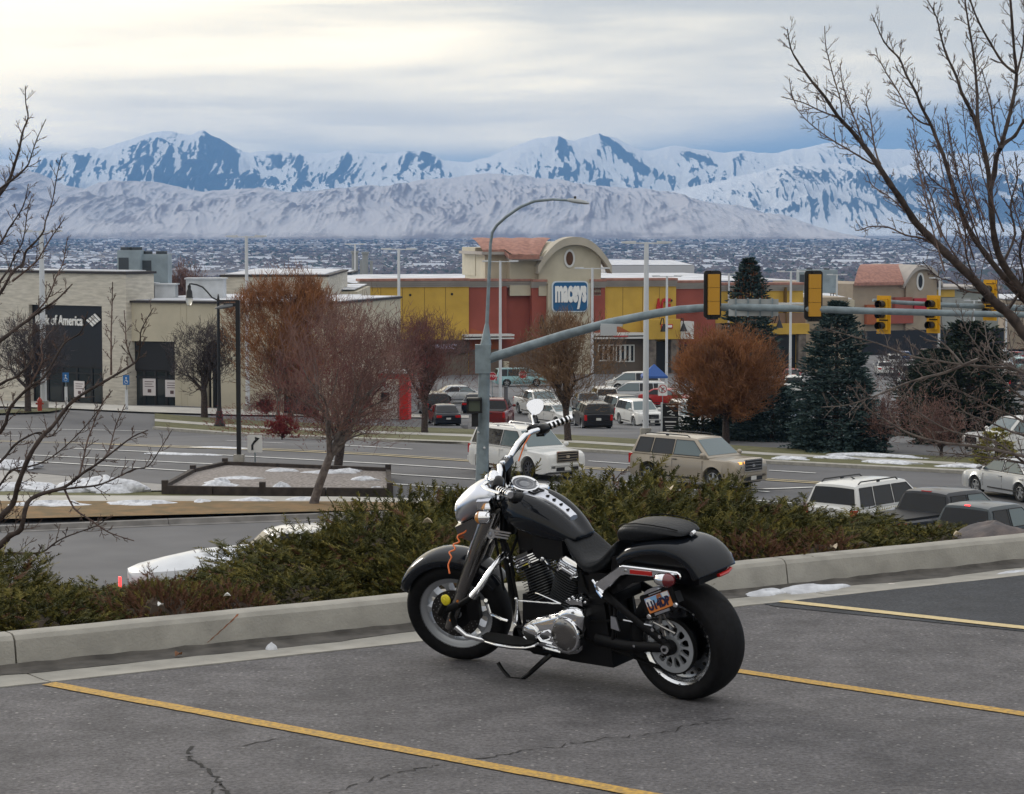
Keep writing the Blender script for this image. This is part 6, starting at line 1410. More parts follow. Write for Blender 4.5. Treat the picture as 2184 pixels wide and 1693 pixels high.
    for (a, b_, c_, d_) in ((-gw/2-.02, gw/2+.02, gz+gh/2, gz+gh/2+.035), (-gw/2-.02, gw/2+.02, gz-gh/2-.035, gz-gh/2), (-gw/2-.035, -gw/2, gz-gh/2, gz+gh/2), (gw/2, gw/2+.035, gz-gh/2, gz+gh/2)): s.box((L/2+.01, (a+b_)/2, (c_+d_)/2), (.05, b_-a, d_-c_))
    s.box((L/2+.04, 0, gz), (.02, .16, .10)); s.build('grille_trim', CCHR, go, smooth=0)
    for sg in (-1, 1):
        s = MB(); y0, y1 = gw/2+.06, hw*.90; zz = dn_-.13
        s.hexa([(L/2-.02, sg*y0, zz-.11), (L/2-.15, sg*y1, zz-.09), (L/2-.42, sg*(y1+.07), zz-.05), (L/2-.30, sg*y0, zz-.11)], [(L/2-.04, sg*y0, zz+.06), (L/2-.17, sg*y1, zz+.07), (L/2-.44, sg*(y1+.065), zz+.06), (L/2-.30, sg*y0, zz+.06)])
        s.build('headlight', hl if not isinstance(hl, tuple) else hl[0], e, smooth=0, fix=True)
        s = MB(); s.box((L/2-.03, sg*hw*.66, clear+.28), (.06, .20, .10)); s.build('fog_light', CBLK, e, smooth=0)
    s = MB(); s.box((L/2+.0, 0, clear+.20), (.05, W*.52, .14)); s.build('lower_intake', CBLK, e, smooth=0)
    s = MB(); s.box((L/2+.015, 0, clear+.36), (.07, W*.72, .05)); s.build('front_bumper', CCHR if chrome_bumper else body_m, e, smooth=0)
    if plate:
        s = MB(); s.box((L/2+.045, 0, clear+.22), (.01, .31, .15)); s.build('front_plate', CPLT, e, smooth=0)
    # tail
    dt = deck(-L/2+.1)
    for sg in (-1, 1):
        s = MB()
        if rear_tl == 'tall': s.box((-L/2+.07, sg*(hw*.86), dt-.22), (.20, .16, .36))
        else: s.hexa([(-L/2-.015, sg*hw*.50, dt-.24), (-L/2-.015, sg*hw*.89, dt-.24), (-L/2+.28, sg*hw*.985, dt-.18), (-L/2+.1, sg*hw*.50, dt-.24)], [(-L/2-.005, sg*hw*.50, dt-.08), (-L/2-.005, sg*hw*.88, dt-.07), (-L/2+.30, sg*hw*.965, dt-.08), (-L/2+.1, sg*hw*.50, dt-.08)])
        s.build('taillight', tl, e, smooth=0, fix=True)
    s = MB(); s.box((-L/2-.02, 0, clear+.25), (.14, W*.92, .20)); s.build('rear_bumper', CCHR if chrome_bumper else body_m, e, smooth=0)
    if plate:
        s = MB(); s.box((-L/2-.02 if kind != 'pickup' else -L/2-.10, 0, dt-.32 if kind != 'pickup' else clear+.27), (.03, .31, .15)); s.build('rear_plate', CPLT, e, smooth=0)
    if rails:
        for sg in (-1, 1):
            s = MB(); x0, x1 = top_r[0]+.25, top_f[0]-.35; y = sg*Wz(zr)*.90; s.tube([(x0, y, zr), (x0+.12, y, zr+.07), (x1-.12, y, zr+.07), (x1, y, zr)], .022, 6)
            s.box(((x0+x1)/2, y, zr+.04), (.12, .05, .06)); s.build('roof_rail', CBLK if rails == 1 else CCHR, e)
    if bed:
        s = MB(); s.box(((bed[0]+bed[1])/2, 0, deck(-L/2+.3)+.035), (bed[1]-bed[0], W*.80, .05)); s.build('bed_cover', CBLK, e, smooth=0)
        s = MB(); s.box((-L/2-.012, 0, dt-.28), (.03, W*.70, .40)); s.build('tailgate', body_m, e, smooth=0)
        s = MB(); s.box((-L/2-.03, 0, dt-.10), (.02, .25, .05)); s.build('tailgate_handle', CBLK, e, smooth=0)
    else:
        s = MB(); s.box((-L/2-.008, 0, dt-.62 if dt > .95 else dt-.4), (.015, W*.6, .012)); s.build('trunk_seam', CBLK, e, smooth=0)
    return e
SUVP = lambda L, zr, b: [(-L*.475, b), (-L*.440, zr-.06), (-L*.40, zr-.015), (-L*.2, zr), (L*.02, zr), (L*.10, zr-.03), (L*.245, b)]
SUVH = lambda L, b, h: [(-L/2, b-.06), (-L/2+.1, b), (L*.20, b), (L*.26, b-.015), (L/2-.35, h), (L/2-.08, h-.07), (L/2, h-.18)]
def put(e, u, Y, phi, v=None, dz=0):
    x = P(u, 800, Y).x; e.location = (x, Y, Hh(x, Y)+.03+dz); e.rotation_euler = (0, 0, R(phi)); return e
c = car('parked_suv', 5.3, 2.03, 1.92, 'large white luxury wagon crossing the road behind the handlebar', 'car', P_WHITE, SUVP(5.3, 1.88, 1.16), 1.16, SUVH(5.3, 1.14, 1.09), whl=.41, rim=CRIMD, spokes=9, glassf=CGL2, hl=CHL, rails=2, grille=(1.0, .36, .93), xw=(-1.62, 1.46), clear=.26); c.name = 'luxury_wagon'; put(c, 1123, 92, -54)
c = car('beige_suv', 5.2, 2.03, 1.9, 'champagne beige sport utility wagon with black roof rails behind the hedge', 'car', P_BEIGE, SUVP(5.2, 1.87, 1.20), 1.20, SUVH(5.2, 1.18, 1.16), whl=.40, glassf=CGL2, hl=CHL, rails=1, grille=(.98, .38, .96), xw=(-1.60, 1.50), clear=.28, glass=mat('grey tinted glass', (.022, .024, .028), .08, spec=.5)); c.name = 'beige_wagon'; put(c, 1490, 87.5, -44)
s = MB(); s.hexa([(2.53, -.60, 1.00), (2.40, -.68, 1.00), (2.38, -.68, 1.02), (2.5, -.58, 1.02)], [(2.52, -.60, 1.12), (2.39, -.68, 1.12), (2.37, -.68, 1.12), (2.49, -.58, 1.12)]); s = MB(); s.box((2.50, -.66, 1.05), (.14, .14, .12)); s.build('turn_light', CAMB, c, smooth=0)
c = car('white_suv', 5.0, 2.0, 1.8, 'white sport utility car seen from behind, nearest the street in the right car park', 'car', P_WHITE, SUVP(5.0, 1.77, 1.10), 1.10, SUVH(5.0, 1.08, 1.08), whl=.38, rails=1, xw=(-1.5, 1.4)); c.name = 'parked_wagon'; put(c, 1872, 72.3, 47)
s = MB(); s.tube([(-.9, .2, 1.79), (-1.1, .2, 1.88)], [.03, .01], 6); s.build('antenna', CBLK, c)
PKH = lambda L, b, h: [(-L/2, b-.06), (-L/2+.06, b), (L*.23, b), (L*.27, b-.01), (L/2-.3, h), (L/2-.08, h-.06), (L/2, h-.2)]
PKP = lambda L, zr, b: [(-L*.155, b), (-L*.125, zr-.05), (-L*.10, zr-.01), (L*.0, zr), (L*.10, zr-.01), (L*.15, zr-.04), (L*.27, b)]
c = car('dark_pickup', 5.9, 2.03, 1.95, 'dark slate blue crew cab pickup with big red tail lamp behind the hedge', 'pickup', P_DARK, PKP(5.9, 1.93, 1.32), 1.32, PKH(5.9, 1.30, 1.22), whl=.41, kind='pickup', glassf=CGL2, bed=(-2.85, -1.0), chrome_bumper=True, xw=(-1.9, 1.85), clear=.33, rear_tl='tall'); c.name = 'pickup_truck'; put(c, 2012, 67.3, 42)
s = MB(); s.box((-.70, 0, 1.915), (.06, .34, .05)); s.build('high_brake_lamp', CTL, c, smooth=0)
c = car('grey_pickup', 5.6, 1.95, 1.9, 'gunmetal grey pickup with lit brake lamp, nearest the hedge on the right', 'pickup', P_GREY, PKP(5.6, 1.86, 1.25), 1.25, PKH(5.6, 1.24, 1.16), whl=.39, kind='pickup', glassf=CGL2, bed=(-2.7, -1.0), xw=(-1.8, 1.75), clear=.30); c.name = 'pickup_truck'; put(c, 2098, 64, 44)
s = MB(); s.box((-.66, 0, 1.85), (.06, .16, .05)); s.build('high_brake_lamp', CTLE, c, smooth=0)
SEDP = lambda L, zr, b: [(-L*.40, b), (-L*.26, zr-.06), (-L*.18, zr-.01), (-L*.06, zr), (L*.02, zr-.02), (L*.07, zr-.06), (L*.24, b)]
SEDH = lambda L, b, h: [(-L/2, b-.14), (-L/2+.08, b-.02), (-L*.40, b+.01), (L*.22, b), (L*.26, b-.02), (L/2-.4, h), (L/2-.1, h-.1), (L/2, h-.22)]
c = car('silver_sedan', 4.6, 1.78, 1.46, 'silver sedan cut by the right picture edge, tail towards us', 'car', P_SILV, SEDP(4.6, 1.44, .95), .95, SEDH(4.6, .95, .84), whl=.32, kind='sedan', rear_tl='wide', glass=mat('bluish rear glass', (.07, .11, .12), .06, spec=.9), xw=(-1.35, 1.30), gheight=.2); c.name = 'sedan'; put(c, 2172, 83.5, 114)
tow = car('tow_car', 4.6, 1.85, 1.60, 'white car towing the wrapped boat, half hidden by the hedge', 'car', P_WHITE, [(-2.1, .98), (-1.65, 1.44), (-1.2, 1.55), (-.3, 1.58), (.1, 1.55), (.45, 1.48), (1.15, .98)], .98, SUVH(4.6, .98, .92), whl=.35, rear_tl='wide', xw=(-1.35, 1.35)); tow.name = 'tow_car'; put(tow, 705, 61, 17)
# wrapped boat on its trailer
WRAP = mat('white shrink wrap', (.62, .64, .67), .35, nscale=1.5, namt=.05, bump=.25, bscale=2.5, coat=.2); BX, BY = P(425, 800, 57.6).x, 57.6
bt = empty('wrapped_boat', (BX, BY, Hh(BX, BY)), R(19), 'boat wrapped in white plastic on a trailer beyond the hedge', 'boat'); rr = []
for x, w, zt, zb_, pk in ((-2.15, .02, 1.02, .98, 0), (-2.1, .45, 1.10, .82, .02), (-1.7, .92, 1.16, .72, .10), (-1.0, 1.08, 1.20, .68, .26), (0, 1.12, 1.26, .66, .36), (1.2, 1.02, 1.34, .70, .36), (2.0, .75, 1.42, .80, .30), (2.6, .32, 1.50, 1.0, .15), (2.75, .05, 1.5, 1.3, .05)):
    ring = [(0, zb_-.12), (w*.6, zb_-.06), (w*.95, zb_+.05), (w, (zb_+zt)/2), (w*.97, zt), (w*.6, zt+pk*.55), (w*.25, zt+pk*.92), (0, zt+pk)]
    rr.append([Vector((x, y, z+.012*math.sin(x*9+y*7))) for y, z in ring]+[Vector((x, -y, z+.012*math.sin(x*8-y*7))) for y, z in reversed(ring[1:-1])])
s = MB(); s.loft(rr); s.build('wrap', WRAP, bt, smooth=50, fix=True); bt.scale = (.84, .9, .84)
for x in (-.2, 1.6):
    s = MB(); w = np.interp(x, [-2.1, -1, 0, 1.2, 2], [.45, 1.08, 1.12, 1.02, .75]); z = np.interp(x, [-2.1, 0, 2], [1.10, 1.26, 1.42]); pk = np.interp(x, [-2.1, -1, 0, 1.2, 2], [.02, .26, .36, .36, .3])
    s.tube([(x, w*1.01, z-.5), (x, w*1.005, z), (x, w*.6, z+pk*.55+.01), (x, 0, z+pk+.012), (x, -w*.6, z+pk*.55+.01), (x, -w*1.005, z), (x, -w*1.01, z-.5)], .014, 5); s.build('strap', CBLK, bt)
s = MB()
for y in (-.75, .75): s.box((.2, y, .45), (4.6, .08, .10))
s.box((3.3, 0, .45), (1.8, .10, .10)); s.box((-2.0, 0, .45), (.1, 1.6, .1)); s.build('trailer_frame', GALV, bt, smooth=0)
for sg_ in (-1, 1):
    s = MB(); s.lathe([(.16, -.09), (.28, -.10), (.31, 0), (.28, .10), (.16, .09)], (-.3, sg_*1.05, .31), (0, 1, 0), 20); s.build('wheel', CTY, bt)
    s = MB(); s.box((-2.25, sg_*.85, .62), (.07, .12, .34)); s.build('taillight', CTLE, bt, smooth=0)
for i, (x, y) in enumerate(((-1.5, -1.0), (-1.0, -1.12))): 
    s = MB(); s.box((x, y, .70), (.22, .04, .07)); s.build('marker_light', mat('orange marker', (.6, .12, .03), .4), bt, smooth=0)

# cars standing and moving in the retail lot
protos = {}
def proto(k):
    if k in protos: return protos[k]
    if k == 'suv': e = car('car', 4.75, 1.9, 1.72, None, 'car', P_WHITE, SUVP(4.75, 1.70, 1.06), 1.06, SUVH(4.75, 1.05, 1.02), whl=.36, glassf=CGL2, detail=False)
    if k == 'sedan': e = car('car', 4.6, 1.8, 1.45, None, 'car', P_WHITE, SEDP(4.6, 1.44, .95), .95, SEDH(4.6, .95, .84), whl=.32, kind='sedan', rear_tl='wide', glassf=CGL2, gheight=.22)
    if k == 'pickup': e = car('car', 5.6, 2.0, 1.85, None, 'pickup', P_WHITE, PKP(5.6, 1.85, 1.22), 1.22, PKH(5.6, 1.22, 1.14), whl=.39, kind='pickup', bed=(-2.7, -1.0), glassf=CGL2)
    if k == 'van': e = car('car', 5.0, 1.98, 1.75, None, 'van', P_WHITE, [(-2.42, 1.0), (-2.25, 1.66), (-2.0, 1.72), (-.5, 1.74), (.5, 1.70), (.9, 1.62), (1.85, 1.02)], 1.0, SUVH(5.0, 1.0, .95), whl=.34, kind='van', glassf=CGL2)
    protos[k] = e; e['used'] = 0; return e
GRP = 'cars in the retail car parks'
def parked(k, u, Y, phi, m, label, dx=0):
    p = proto(k)
    if not p['used']: e = p; p['used'] = 1
    else: e = copy_tree(p)
    e['label'] = label; e['group'] = GRP; e['category'] = {'pickup': 'pickup', 'van': 'van'}.get(k, 'car'); e.name = {'suv': 'parked_car', 'sedan': 'sedan', 'pickup': 'pickup_truck', 'van': 'minivan'}[k]
    for ch in e.children:
        for s_ in ch.material_slots:
            if ch.name.split('.')[0] in ('body', 'mirror', 'door_handle', 'front_bumper', 'rear_bumper', 'tailgate') and (s_.material and s_.material.name.endswith('car paint')):
                s_.link = 'OBJECT'; s_.material = m
    if 'used' in e and e is not p: del e['used']
    return put(e, u, Y, phi)
PK = [('pickup', 1056, 150, 84, P_RED, 'dark red pickup seen from behind, right beside the grey signal pole'), ('suv', 1263, 148, 98, P_BLACK, 'black boxy car driving away behind the bare tan tree'), ('suv', 1364, 157, -72, P_WHITE, 'white luxury car facing us, left of the thick white pole'),
 ('suv', 1333, 166, -74, P_BLACK, 'dark car tucked behind the left shoulder of the white one facing us'), ('sedan', 1188, 158, -58, P_WHITE, 'white sedan facing us just above the round mirror'), ('pickup', 1148, 172, -70, P_WHITE, 'white pickup facing us behind the white sedan'),
 ('sedan', 1250, 178, 95, P_GREY, 'grey sedan standing behind the black boxy car'), ('suv', 1287, 182, 96, P_WHITE, 'white car from behind, up the lot from the black boxy car'), ('van', 1358, 190, 176, P_SILV, 'silver minivan side-on beyond the white car facing us'),
 ('sedan', 1427, 184, -30, P_RED2, 'red sedan beside the blue canopy tent'), ('suv', 1470, 150, -80, P_SILV, 'silver car close behind the black plaza board'), ('sedan', 1466, 140, -75, P_WHITE, 'pale sedan at the foot of the round orange tree'),
 ('van', 1110, 222, 10, P_TEAL, 'pale teal van far up the lane left of the tan tree'), ('sedan', 946, 157, 100, P_DARK, 'dark sedan behind the rusty bare tree'), ('suv', 925, 172, 100, P_BLACK, 'black car further back behind the rusty bare tree'), ('sedan', 985, 190, 10, P_SILV, 'silver sedan just left of the signal pole, far back'),
 ('sedan', 1020, 176, 80, P_DARK, 'dark sedan hidden behind the signal pole and walk signal'), ('van', 1350, 212, 178, P_WHITE, 'white van side-on, last before the market entrance'),
 ('suv', 1692, 205, 85, P_WHITE, 'white car in the gap between the spruces, lower'), ('sedan', 1688, 228, 85, P_RED2, 'small red car in the gap between the spruces, upper'), ('sedan', 1665, 160, 60, P_SILV, 'silver car low in the gap between the spruces')]
for q in PK: parked(*q)
FAR = [('suv', 1905, 290, 85, P_WHITE, 'white car just under the yellow signal'), ('sedan', 1935, 262, 88, P_DARK, 'dark sedan right of the blue spruce'), ('suv', 1968, 246, 84, P_WHITE, 'white car mid lot right, fourth from the blue spruce'), ('sedan', 1998, 300, 10, P_SILV, 'silver sedan side-on far right lot'),
 ('sedan', 1950, 205, 80, P_RED, 'red sedan deep in the branches right of the blue spruce'), ('van', 2045, 300, 5, P_WHITE, 'white van side-on under the grey blank panel'), ('suv', 2085, 270, 95, P_BLACK, 'black car among branches lower right lot'), ('sedan', 2110, 330, 0, P_WHITE, 'white sedan in the top row at right'),
 ('suv', 2140, 330, 4, P_SILV, 'silver car in the top row near the edge'), ('sedan', 2170, 332, 8, P_RED2, 'bright red car in the top row at the edge'), ('suv', 2100, 235, 85, P_GREY, 'grey car behind the pine tops at right'), ('sedan', 2140, 250, 90, P_WHITE, 'white sedan right part of the lot, middle row'),
 ('van', 2172, 262, 88, P_TEAL, 'pale teal van at the edge, middle row'), ('suv', 1925, 320, 86, P_BLUE, 'blue car in the upper row left part'), ('sedan', 1885, 250, 86, P_WHITE, 'white sedan touching the blue spruce edge'), ('pickup', 1975, 330, 86, P_BROWN, 'brown pickup in the upper row'),
 ('sedan', 2025, 262, 84, P_SILV, 'silver sedan mid lot between the two pines'), ('suv', 2060, 335, 90, P_RED, 'dark red car in the upper row'), ('pickup', 1935, 228, 82, P_WHITE, 'white pickup low behind the brown thicket'), ('sedan', 2015, 222, 84, P_WHITE, 'white sedan low behind the dark pines'),
 ('suv', 2165, 215, 86, P_BLACK, 'black car low at the right edge behind twigs'), ('sedan', 1960, 185, 80, P_WHITE, 'white sedan near the foot of the brown thicket'), ('suv', 2120, 195, 90, P_WHITE, 'white car low behind the bare red tree'), ('suv', 2176, 101, 200, P_WHITE, 'white car on the lane above the silver sedan at the edge')]
for q in FAR: parked(*q)
for o in list(bpy.data.objects):
    if 'used' in o: del o['used']
# ================================================================== JUNIPER HEDGE
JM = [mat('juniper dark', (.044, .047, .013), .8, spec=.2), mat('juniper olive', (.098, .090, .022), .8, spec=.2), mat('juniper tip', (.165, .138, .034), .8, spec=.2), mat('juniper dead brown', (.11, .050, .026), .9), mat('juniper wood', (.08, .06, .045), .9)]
def juniper_mesh(seed, n=1500, dead=.03, R_=(1.0, .95, 1.0), leafy=1.0):
    rs = random.Random(seed); s = MB(); ph = [rs.uniform(0, 6.28) for _ in range(6)]
    def surf(az, el):      # uneven mound
        k = 1+.13*math.sin(az*3+ph[0]+el*3)+.09*math.sin(az*5+ph[1]-el*4)+.07*math.sin(az*9+ph[2])+.07*math.sin(el*7+az*2+ph[3])
        return Vector((R_[0]*math.cos(el)*math.cos(az), R_[1]*math.cos(el)*math.sin(az), R_[2]*math.sin(el)))*k
    s.mi = 0; core = []
    for j in range(7):
        el = -.2+1.75*j/6; core.append([surf(2*math.pi*i/14, min(1.5, el))*.66 for i in range(14)])
    s.mi = 4; s.loft(core, True, True)  # solid core added inside the mound to stop light passing through
    for i in range(n):
        az = rs.uniform(0, 2*math.pi); el = math.asin(rs.uniform(.0, 1)); dpt = rs.choice((1, 1, .93, .84, .74)); p = surf(az, el)*dpt
        nrm = Vector((math.cos(el)*math.cos(az), math.cos(el)*math.sin(az), math.sin(el)+.10)).normalized()
        d = (nrm*.8+Vector((rs.gauss(0, .45), rs.gauss(0, .45), rs.gauss(.35, .3)))).normalized(); L = rs.uniform(.11, .24)
        side = d.cross(Vector((rs.gauss(0, 1), rs.gauss(0, 1), rs.gauss(0, 1)))).normalized(); up = side.cross(d)
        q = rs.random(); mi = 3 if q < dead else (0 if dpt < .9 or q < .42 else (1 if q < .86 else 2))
        s.mi = mi; pts = [p, p+d*L*.5+up*L*.06, p+d*L+up*L*.2]; a = [s.v(pts[0]-side*.008), s.v(pts[0]+side*.008), s.v(pts[2])]; s.f(*a)
        m = 9
        for j in range(m):
            t = (j+1)/(m+.5); c = pts[0].lerp(pts[1], t*2) if t < .5 else pts[1].lerp(pts[2], t*2-1); l = L*.42*(1-t*.6)
            for sg in (-1, 1):
                dd = (d*.75+side*sg*.75+up*rs.gauss(.1, .35)).normalized(); w = .006
                if rs.random() < .8: s.mi = mi if rs.random() < .8 else max(0, min(2, mi+rs.choice((-1, 1)))) if mi < 3 else 3; wv = (dd.cross(up)).normalized()*w+up*.003; s.f(s.v(c-wv), s.v(c+wv), s.v(c+dd*l*.55+wv*.9), s.v(c+dd*l))
    for i in range(14):     # bare stems poking out low down
        az = rs.uniform(0, 6.28); p = surf(az, rs.uniform(0, .3))*.6; d = Vector((math.cos(az), math.sin(az), rs.uniform(.0, .5))); s.mi = 4; s.tube([p, p+d*.25+Vector((0, 0, rs.gauss(0, .04))), p+d*.45+Vector((0, 0, .08))], [.011, .008, .003], 4, False)
    return s.mesh('juniper_shrub', JM, 0)
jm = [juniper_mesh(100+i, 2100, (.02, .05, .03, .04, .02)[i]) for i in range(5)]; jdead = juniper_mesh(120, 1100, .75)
TOP = [(-400, 1195), (0, 1196), (60, 1194), (120, 1196), (200, 1239), (260, 1247), (330, 1248), (410, 1241), (470, 1234), (520, 1226), (560, 1168), (600, 1134), (650, 1112), (700, 1094), (760, 1078), (840, 1068), (900, 1060), (960, 1046), (1010, 1038), (1060, 1040), (1110, 1022), (1140, 1012), (1180, 1014), (1230, 1024), (1280, 1020), (1330, 1006), (1370, 1014), (1420, 1026), (1500, 1032), (1560, 1036), (1610, 1042), (1660, 1056), (1700, 1066), (1760, 1076), (1810, 1084), (1850, 1104), (1900, 1126), (1950, 1142), (2020, 1152), (2080, 1162), (2120, 1182), (2160, 1196), (2500, 1200)]
def vtop(u): return float(np.interp(u, [p[0] for p in TOP], [p[1] for p in TOP]))
def proj(w):
    d = Vector(w)-Vector((0, 0, CAMH)); zc = d.y*cp_-d.z*sp_; yc = d.y*sp_+d.z*cp_; return CU+FD*d.x/zc, CV-FD*yc/zc
def ks(u, n):
    lo, hi = -12., 40.
    for _ in range(40):
        m = (lo+hi)/2
        if proj(kp(m, n, .2))[0] < u: lo = m
        else: hi = m
    return lo
rs = random.Random(77); HG = 'spreading juniper hedge along the top of the bank'; si = ks(-560, 2.); idx = 0
sEnd = ks(2085, 1.3)
while si < sEnd:
    for row, n0 in ((0, 1.46), (1, 2.4), (2, 3.3)):
        s_ = si+rs.uniform(-.15, .15)+(.4 if row == 1 else 0); n = n0+rs.uniform(-.1, .1); base = kp(s_, n)
        u, _ = proj((base.x, base.y, .3)); gz = Hh(base.x, base.y)
        ztop = P(u, max(vtop(u), vtop(u-85)-8, vtop(u+85)-8)+17, base.y).z-.02
        if row == 0: ztop = min(.42, max(.20 if u < 1800 else .03, .12+.42*(ztop-.05)))
        if row == 1: ztop = ztop*.80
        hgt = ztop-gz+.05
        if hgt < .2 or (row and u > 2150): 
            if row: continue
            hgt = max(hgt, .2)
        r = .60 if row == 0 else .90
        if s_+r > sEnd+.75: continue
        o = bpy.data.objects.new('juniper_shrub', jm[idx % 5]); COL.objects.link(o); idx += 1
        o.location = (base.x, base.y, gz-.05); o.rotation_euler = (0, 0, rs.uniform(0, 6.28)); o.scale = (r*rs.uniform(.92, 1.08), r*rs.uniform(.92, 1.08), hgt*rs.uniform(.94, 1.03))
        tag(o, 'spreading juniper, one of the merged mass behind the kerb', 'shrub', HG)
    si += .92
for i, (u, n, r, h, lb) in enumerate([(345, 1.12, .38, .34, 'rust brown dead juniper patch at the kerb edge, left one of two'), (500, 1.08, .30, .26, 'rust brown dead juniper patch at the kerb edge beside the rust streak'), (1600, 1.12, .42, .30, 'dull brown bare juniper patch behind the rear fender lamp'), (1730, 1.10, .42, .27, 'dull brown bare juniper patch above the longest snow ridge')]):
    b = kp(ks(u, n), n); o = bpy.data.objects.new('dead_juniper', jdead); COL.objects.link(o); o.location = (b.x, b.y, -.02); o.scale = (r, r*.9, h); o.rotation_euler = (0, 0, i*1.3); tag(o, lb, 'shrub')
DRY = mat('dry bleached leaf', (.45, .38, .28), .8, nscale=20, namt=.2)
for i, (u, v, n, L, m, lb) in enumerate([(476, 0, .80, .05, SNOW, 'white scrap on the dead juniper patch, right'), (337, 0, .78, .05, SNOW, 'white scrap on the dead juniper patch, left')]):
    b = kp(ks(u, n), n, .26 if i == 0 else .24); leaf(b, L, i*1.0, 10+i, lb, mat('white paper scrap', (.7, .7, .68), .8), 'paper_scrap')
for i, (u, n, z) in enumerate([(900, 1.3, .55), (1430, 1.5, .62), (2052, .70, .22), (1772, .70, .22)]):
    b = kp(ks(u, n), n, z); leaf(b, .075, i*1.7, 20+i, ('pale dry leaf caught in the hedge left of the headlamp', 'pale dry leaf caught in the hedge below the beige wagon', 'pale leaf on the kerb top far right', 'pale leaf on the kerb top by the rear tyre snow')[i], DRY)
# ================================================================== MOTORCYCLE
R0 = G(1476, 1486); AH, LEAN, STEER = R(41), R(8), R(22.5)
Fv = Vector((-math.cos(AH), math.sin(AH), 0)); Lv = Vector((-math.sin(AH), -math.cos(AH), 0)); Uv = Vector((0, 0, 1))
Ll_, Ul_ = Lv*math.cos(LEAN)-Uv*math.sin(LEAN), Uv*math.cos(LEAN)+Lv*math.sin(LEAN)
BM = Matrix((Fv, Ll_, Ul_)).transposed().to_4x4(); BM.translation = R0+Vector((0, 0, .004))
bike = empty('motorcycle', (0, 0, 0), label='big black and chrome cruiser motorcycle leaning on its kickstand in the stall', cat='motorcycle'); bike.matrix_world = BM
AXO, AXD = Vector((1.249, 0, .9)), Vector((-.5, 0, .866)).normalized()
MS = Matrix.Translation(AXO) @ Matrix.Rotation(STEER, 4, AXD) @ Matrix.Translation(-AXO)
def LP(u, v, y):      # picture point at lateral offset y -> bike-local point
    r = ray(u, v); o = Vector((0, 0, CAMH)); t = (y-(o-R0).dot(Ll_))/r.dot(Ll_); w = o+r*t-R0; return Vector((w.dot(Fv), y, w.dot(Ul_)))
TANK = mat('black metallic paint', (.007, .0085, .012), .22, coat=.5, spec=.08); GLB = mat('gloss black enamel', (.004, .004, .005), .3, coat=.15, spec=.25); SATB = mat('satin black casting', (.005, .005, .006), .5, spec=.2); CHR = mat('polished chrome', (.83, .84, .86), .07, metal=1.); SCHR = mat('smoked satin chrome', (.30, .29, .28), .22, metal=1.)
BCHR = mat('brushed bright metal', (.66, .68, .74), .28, metal=1.); CASTG = mat('machined grey wheel', (.42, .44, .47), .42, metal=.6); RUB = mat('tyre rubber', (.0075, .0075, .0085), .7, nscale=30, namt=.25, spec=.18); RUBG = mat('tread groove', (.003, .003, .003), .9); LEAT = mat('black seat vinyl', (.008, .009, .011), .46, nscale=60, namt=.2, bump=.15, spec=.28); BRUB = mat('black moulded rubber', (.005, .005, .005), .7, spec=.2)
REDL_ = mat('red lamp lens', (.13, .008, .012), .12, coat=1.0); REFR = mat('red reflector', (.42, .012, .01), .25, coat=.5); ORG = mat('orange reflector', (.60, .17, .01), .3, coat=.5); ORC = mat('orange coil cable', (.75, .17, .04), .45); YLW = mat('yellow lock cap', (.62, .52, .02), .5); DGRY = mat('dark instrument face', (.10, .105, .12), .25, coat=.8); STEEL = mat('bolt steel', (.45, .46, .47), .3, metal=1.)
ROT = mat('brake rotor steel', (.05, .047, .045), .4, metal=.8)
def bp(nm, s, m, parent=bike, sm=35, fix=False, **k): return s.build(nm, m, parent, smooth=sm, fix=fix, **k)
def SB(): return MB(MS)
def tyre(nm, s, c, prof, n, par=bike):
    s.lathe([(r, y) for r, y in prof]+[(r, -y) for r, y in reversed(prof[:-1])], c, (0, 1, 0), n); return bp(nm, s, RUB, par, 60)
RW = Vector((0, 0, .325)); FW = Vector((1.665, 0, .325))
rw = tyre('rear_tyre', MB(), RW, [(.228, .100), (.240, .110), (.262, .121), (.285, .123), (.303, .114), (.316, .088), (.3225, .055), (.3255, .02), (.326, 0)], 72)
# tread grooves, recessed look by dark inlaid strips hugging the crown
def crown(y, prof=((0, .3262), (.02, .3257), (.055, .3227), (.088, .3162), (.114, .3032), (.121, .290))): return float(np.interp(abs(y), [p[0] for p in prof], [p[1] for p in prof]))+.0006
s = MB()
for k in range(18):
    for sg in (-1, 1):
        a0 = 2*math.pi*(k+(.5 if sg > 0 else 0))/18; pr = None
        for j in range(13):
            t = j/12; y = sg*(.012+.096*t); a = a0+sg*0+.42*t**.6*(1) ; w = .0058*math.sin(math.pi*min(.98, t+.06))+.0006; r = crown(y); an = a; da = w/r
            cur = (s.v((r*math.cos(an-da), y, .325+r*math.sin(an-da))), s.v((r*math.cos(an+da), y, .325+r*math.sin(an+da))))
            if pr: s.f(pr[0], pr[1], cur[1], cur[0])
            pr = cur
bp('tread_grooves', s, RUBG, rw, 0)
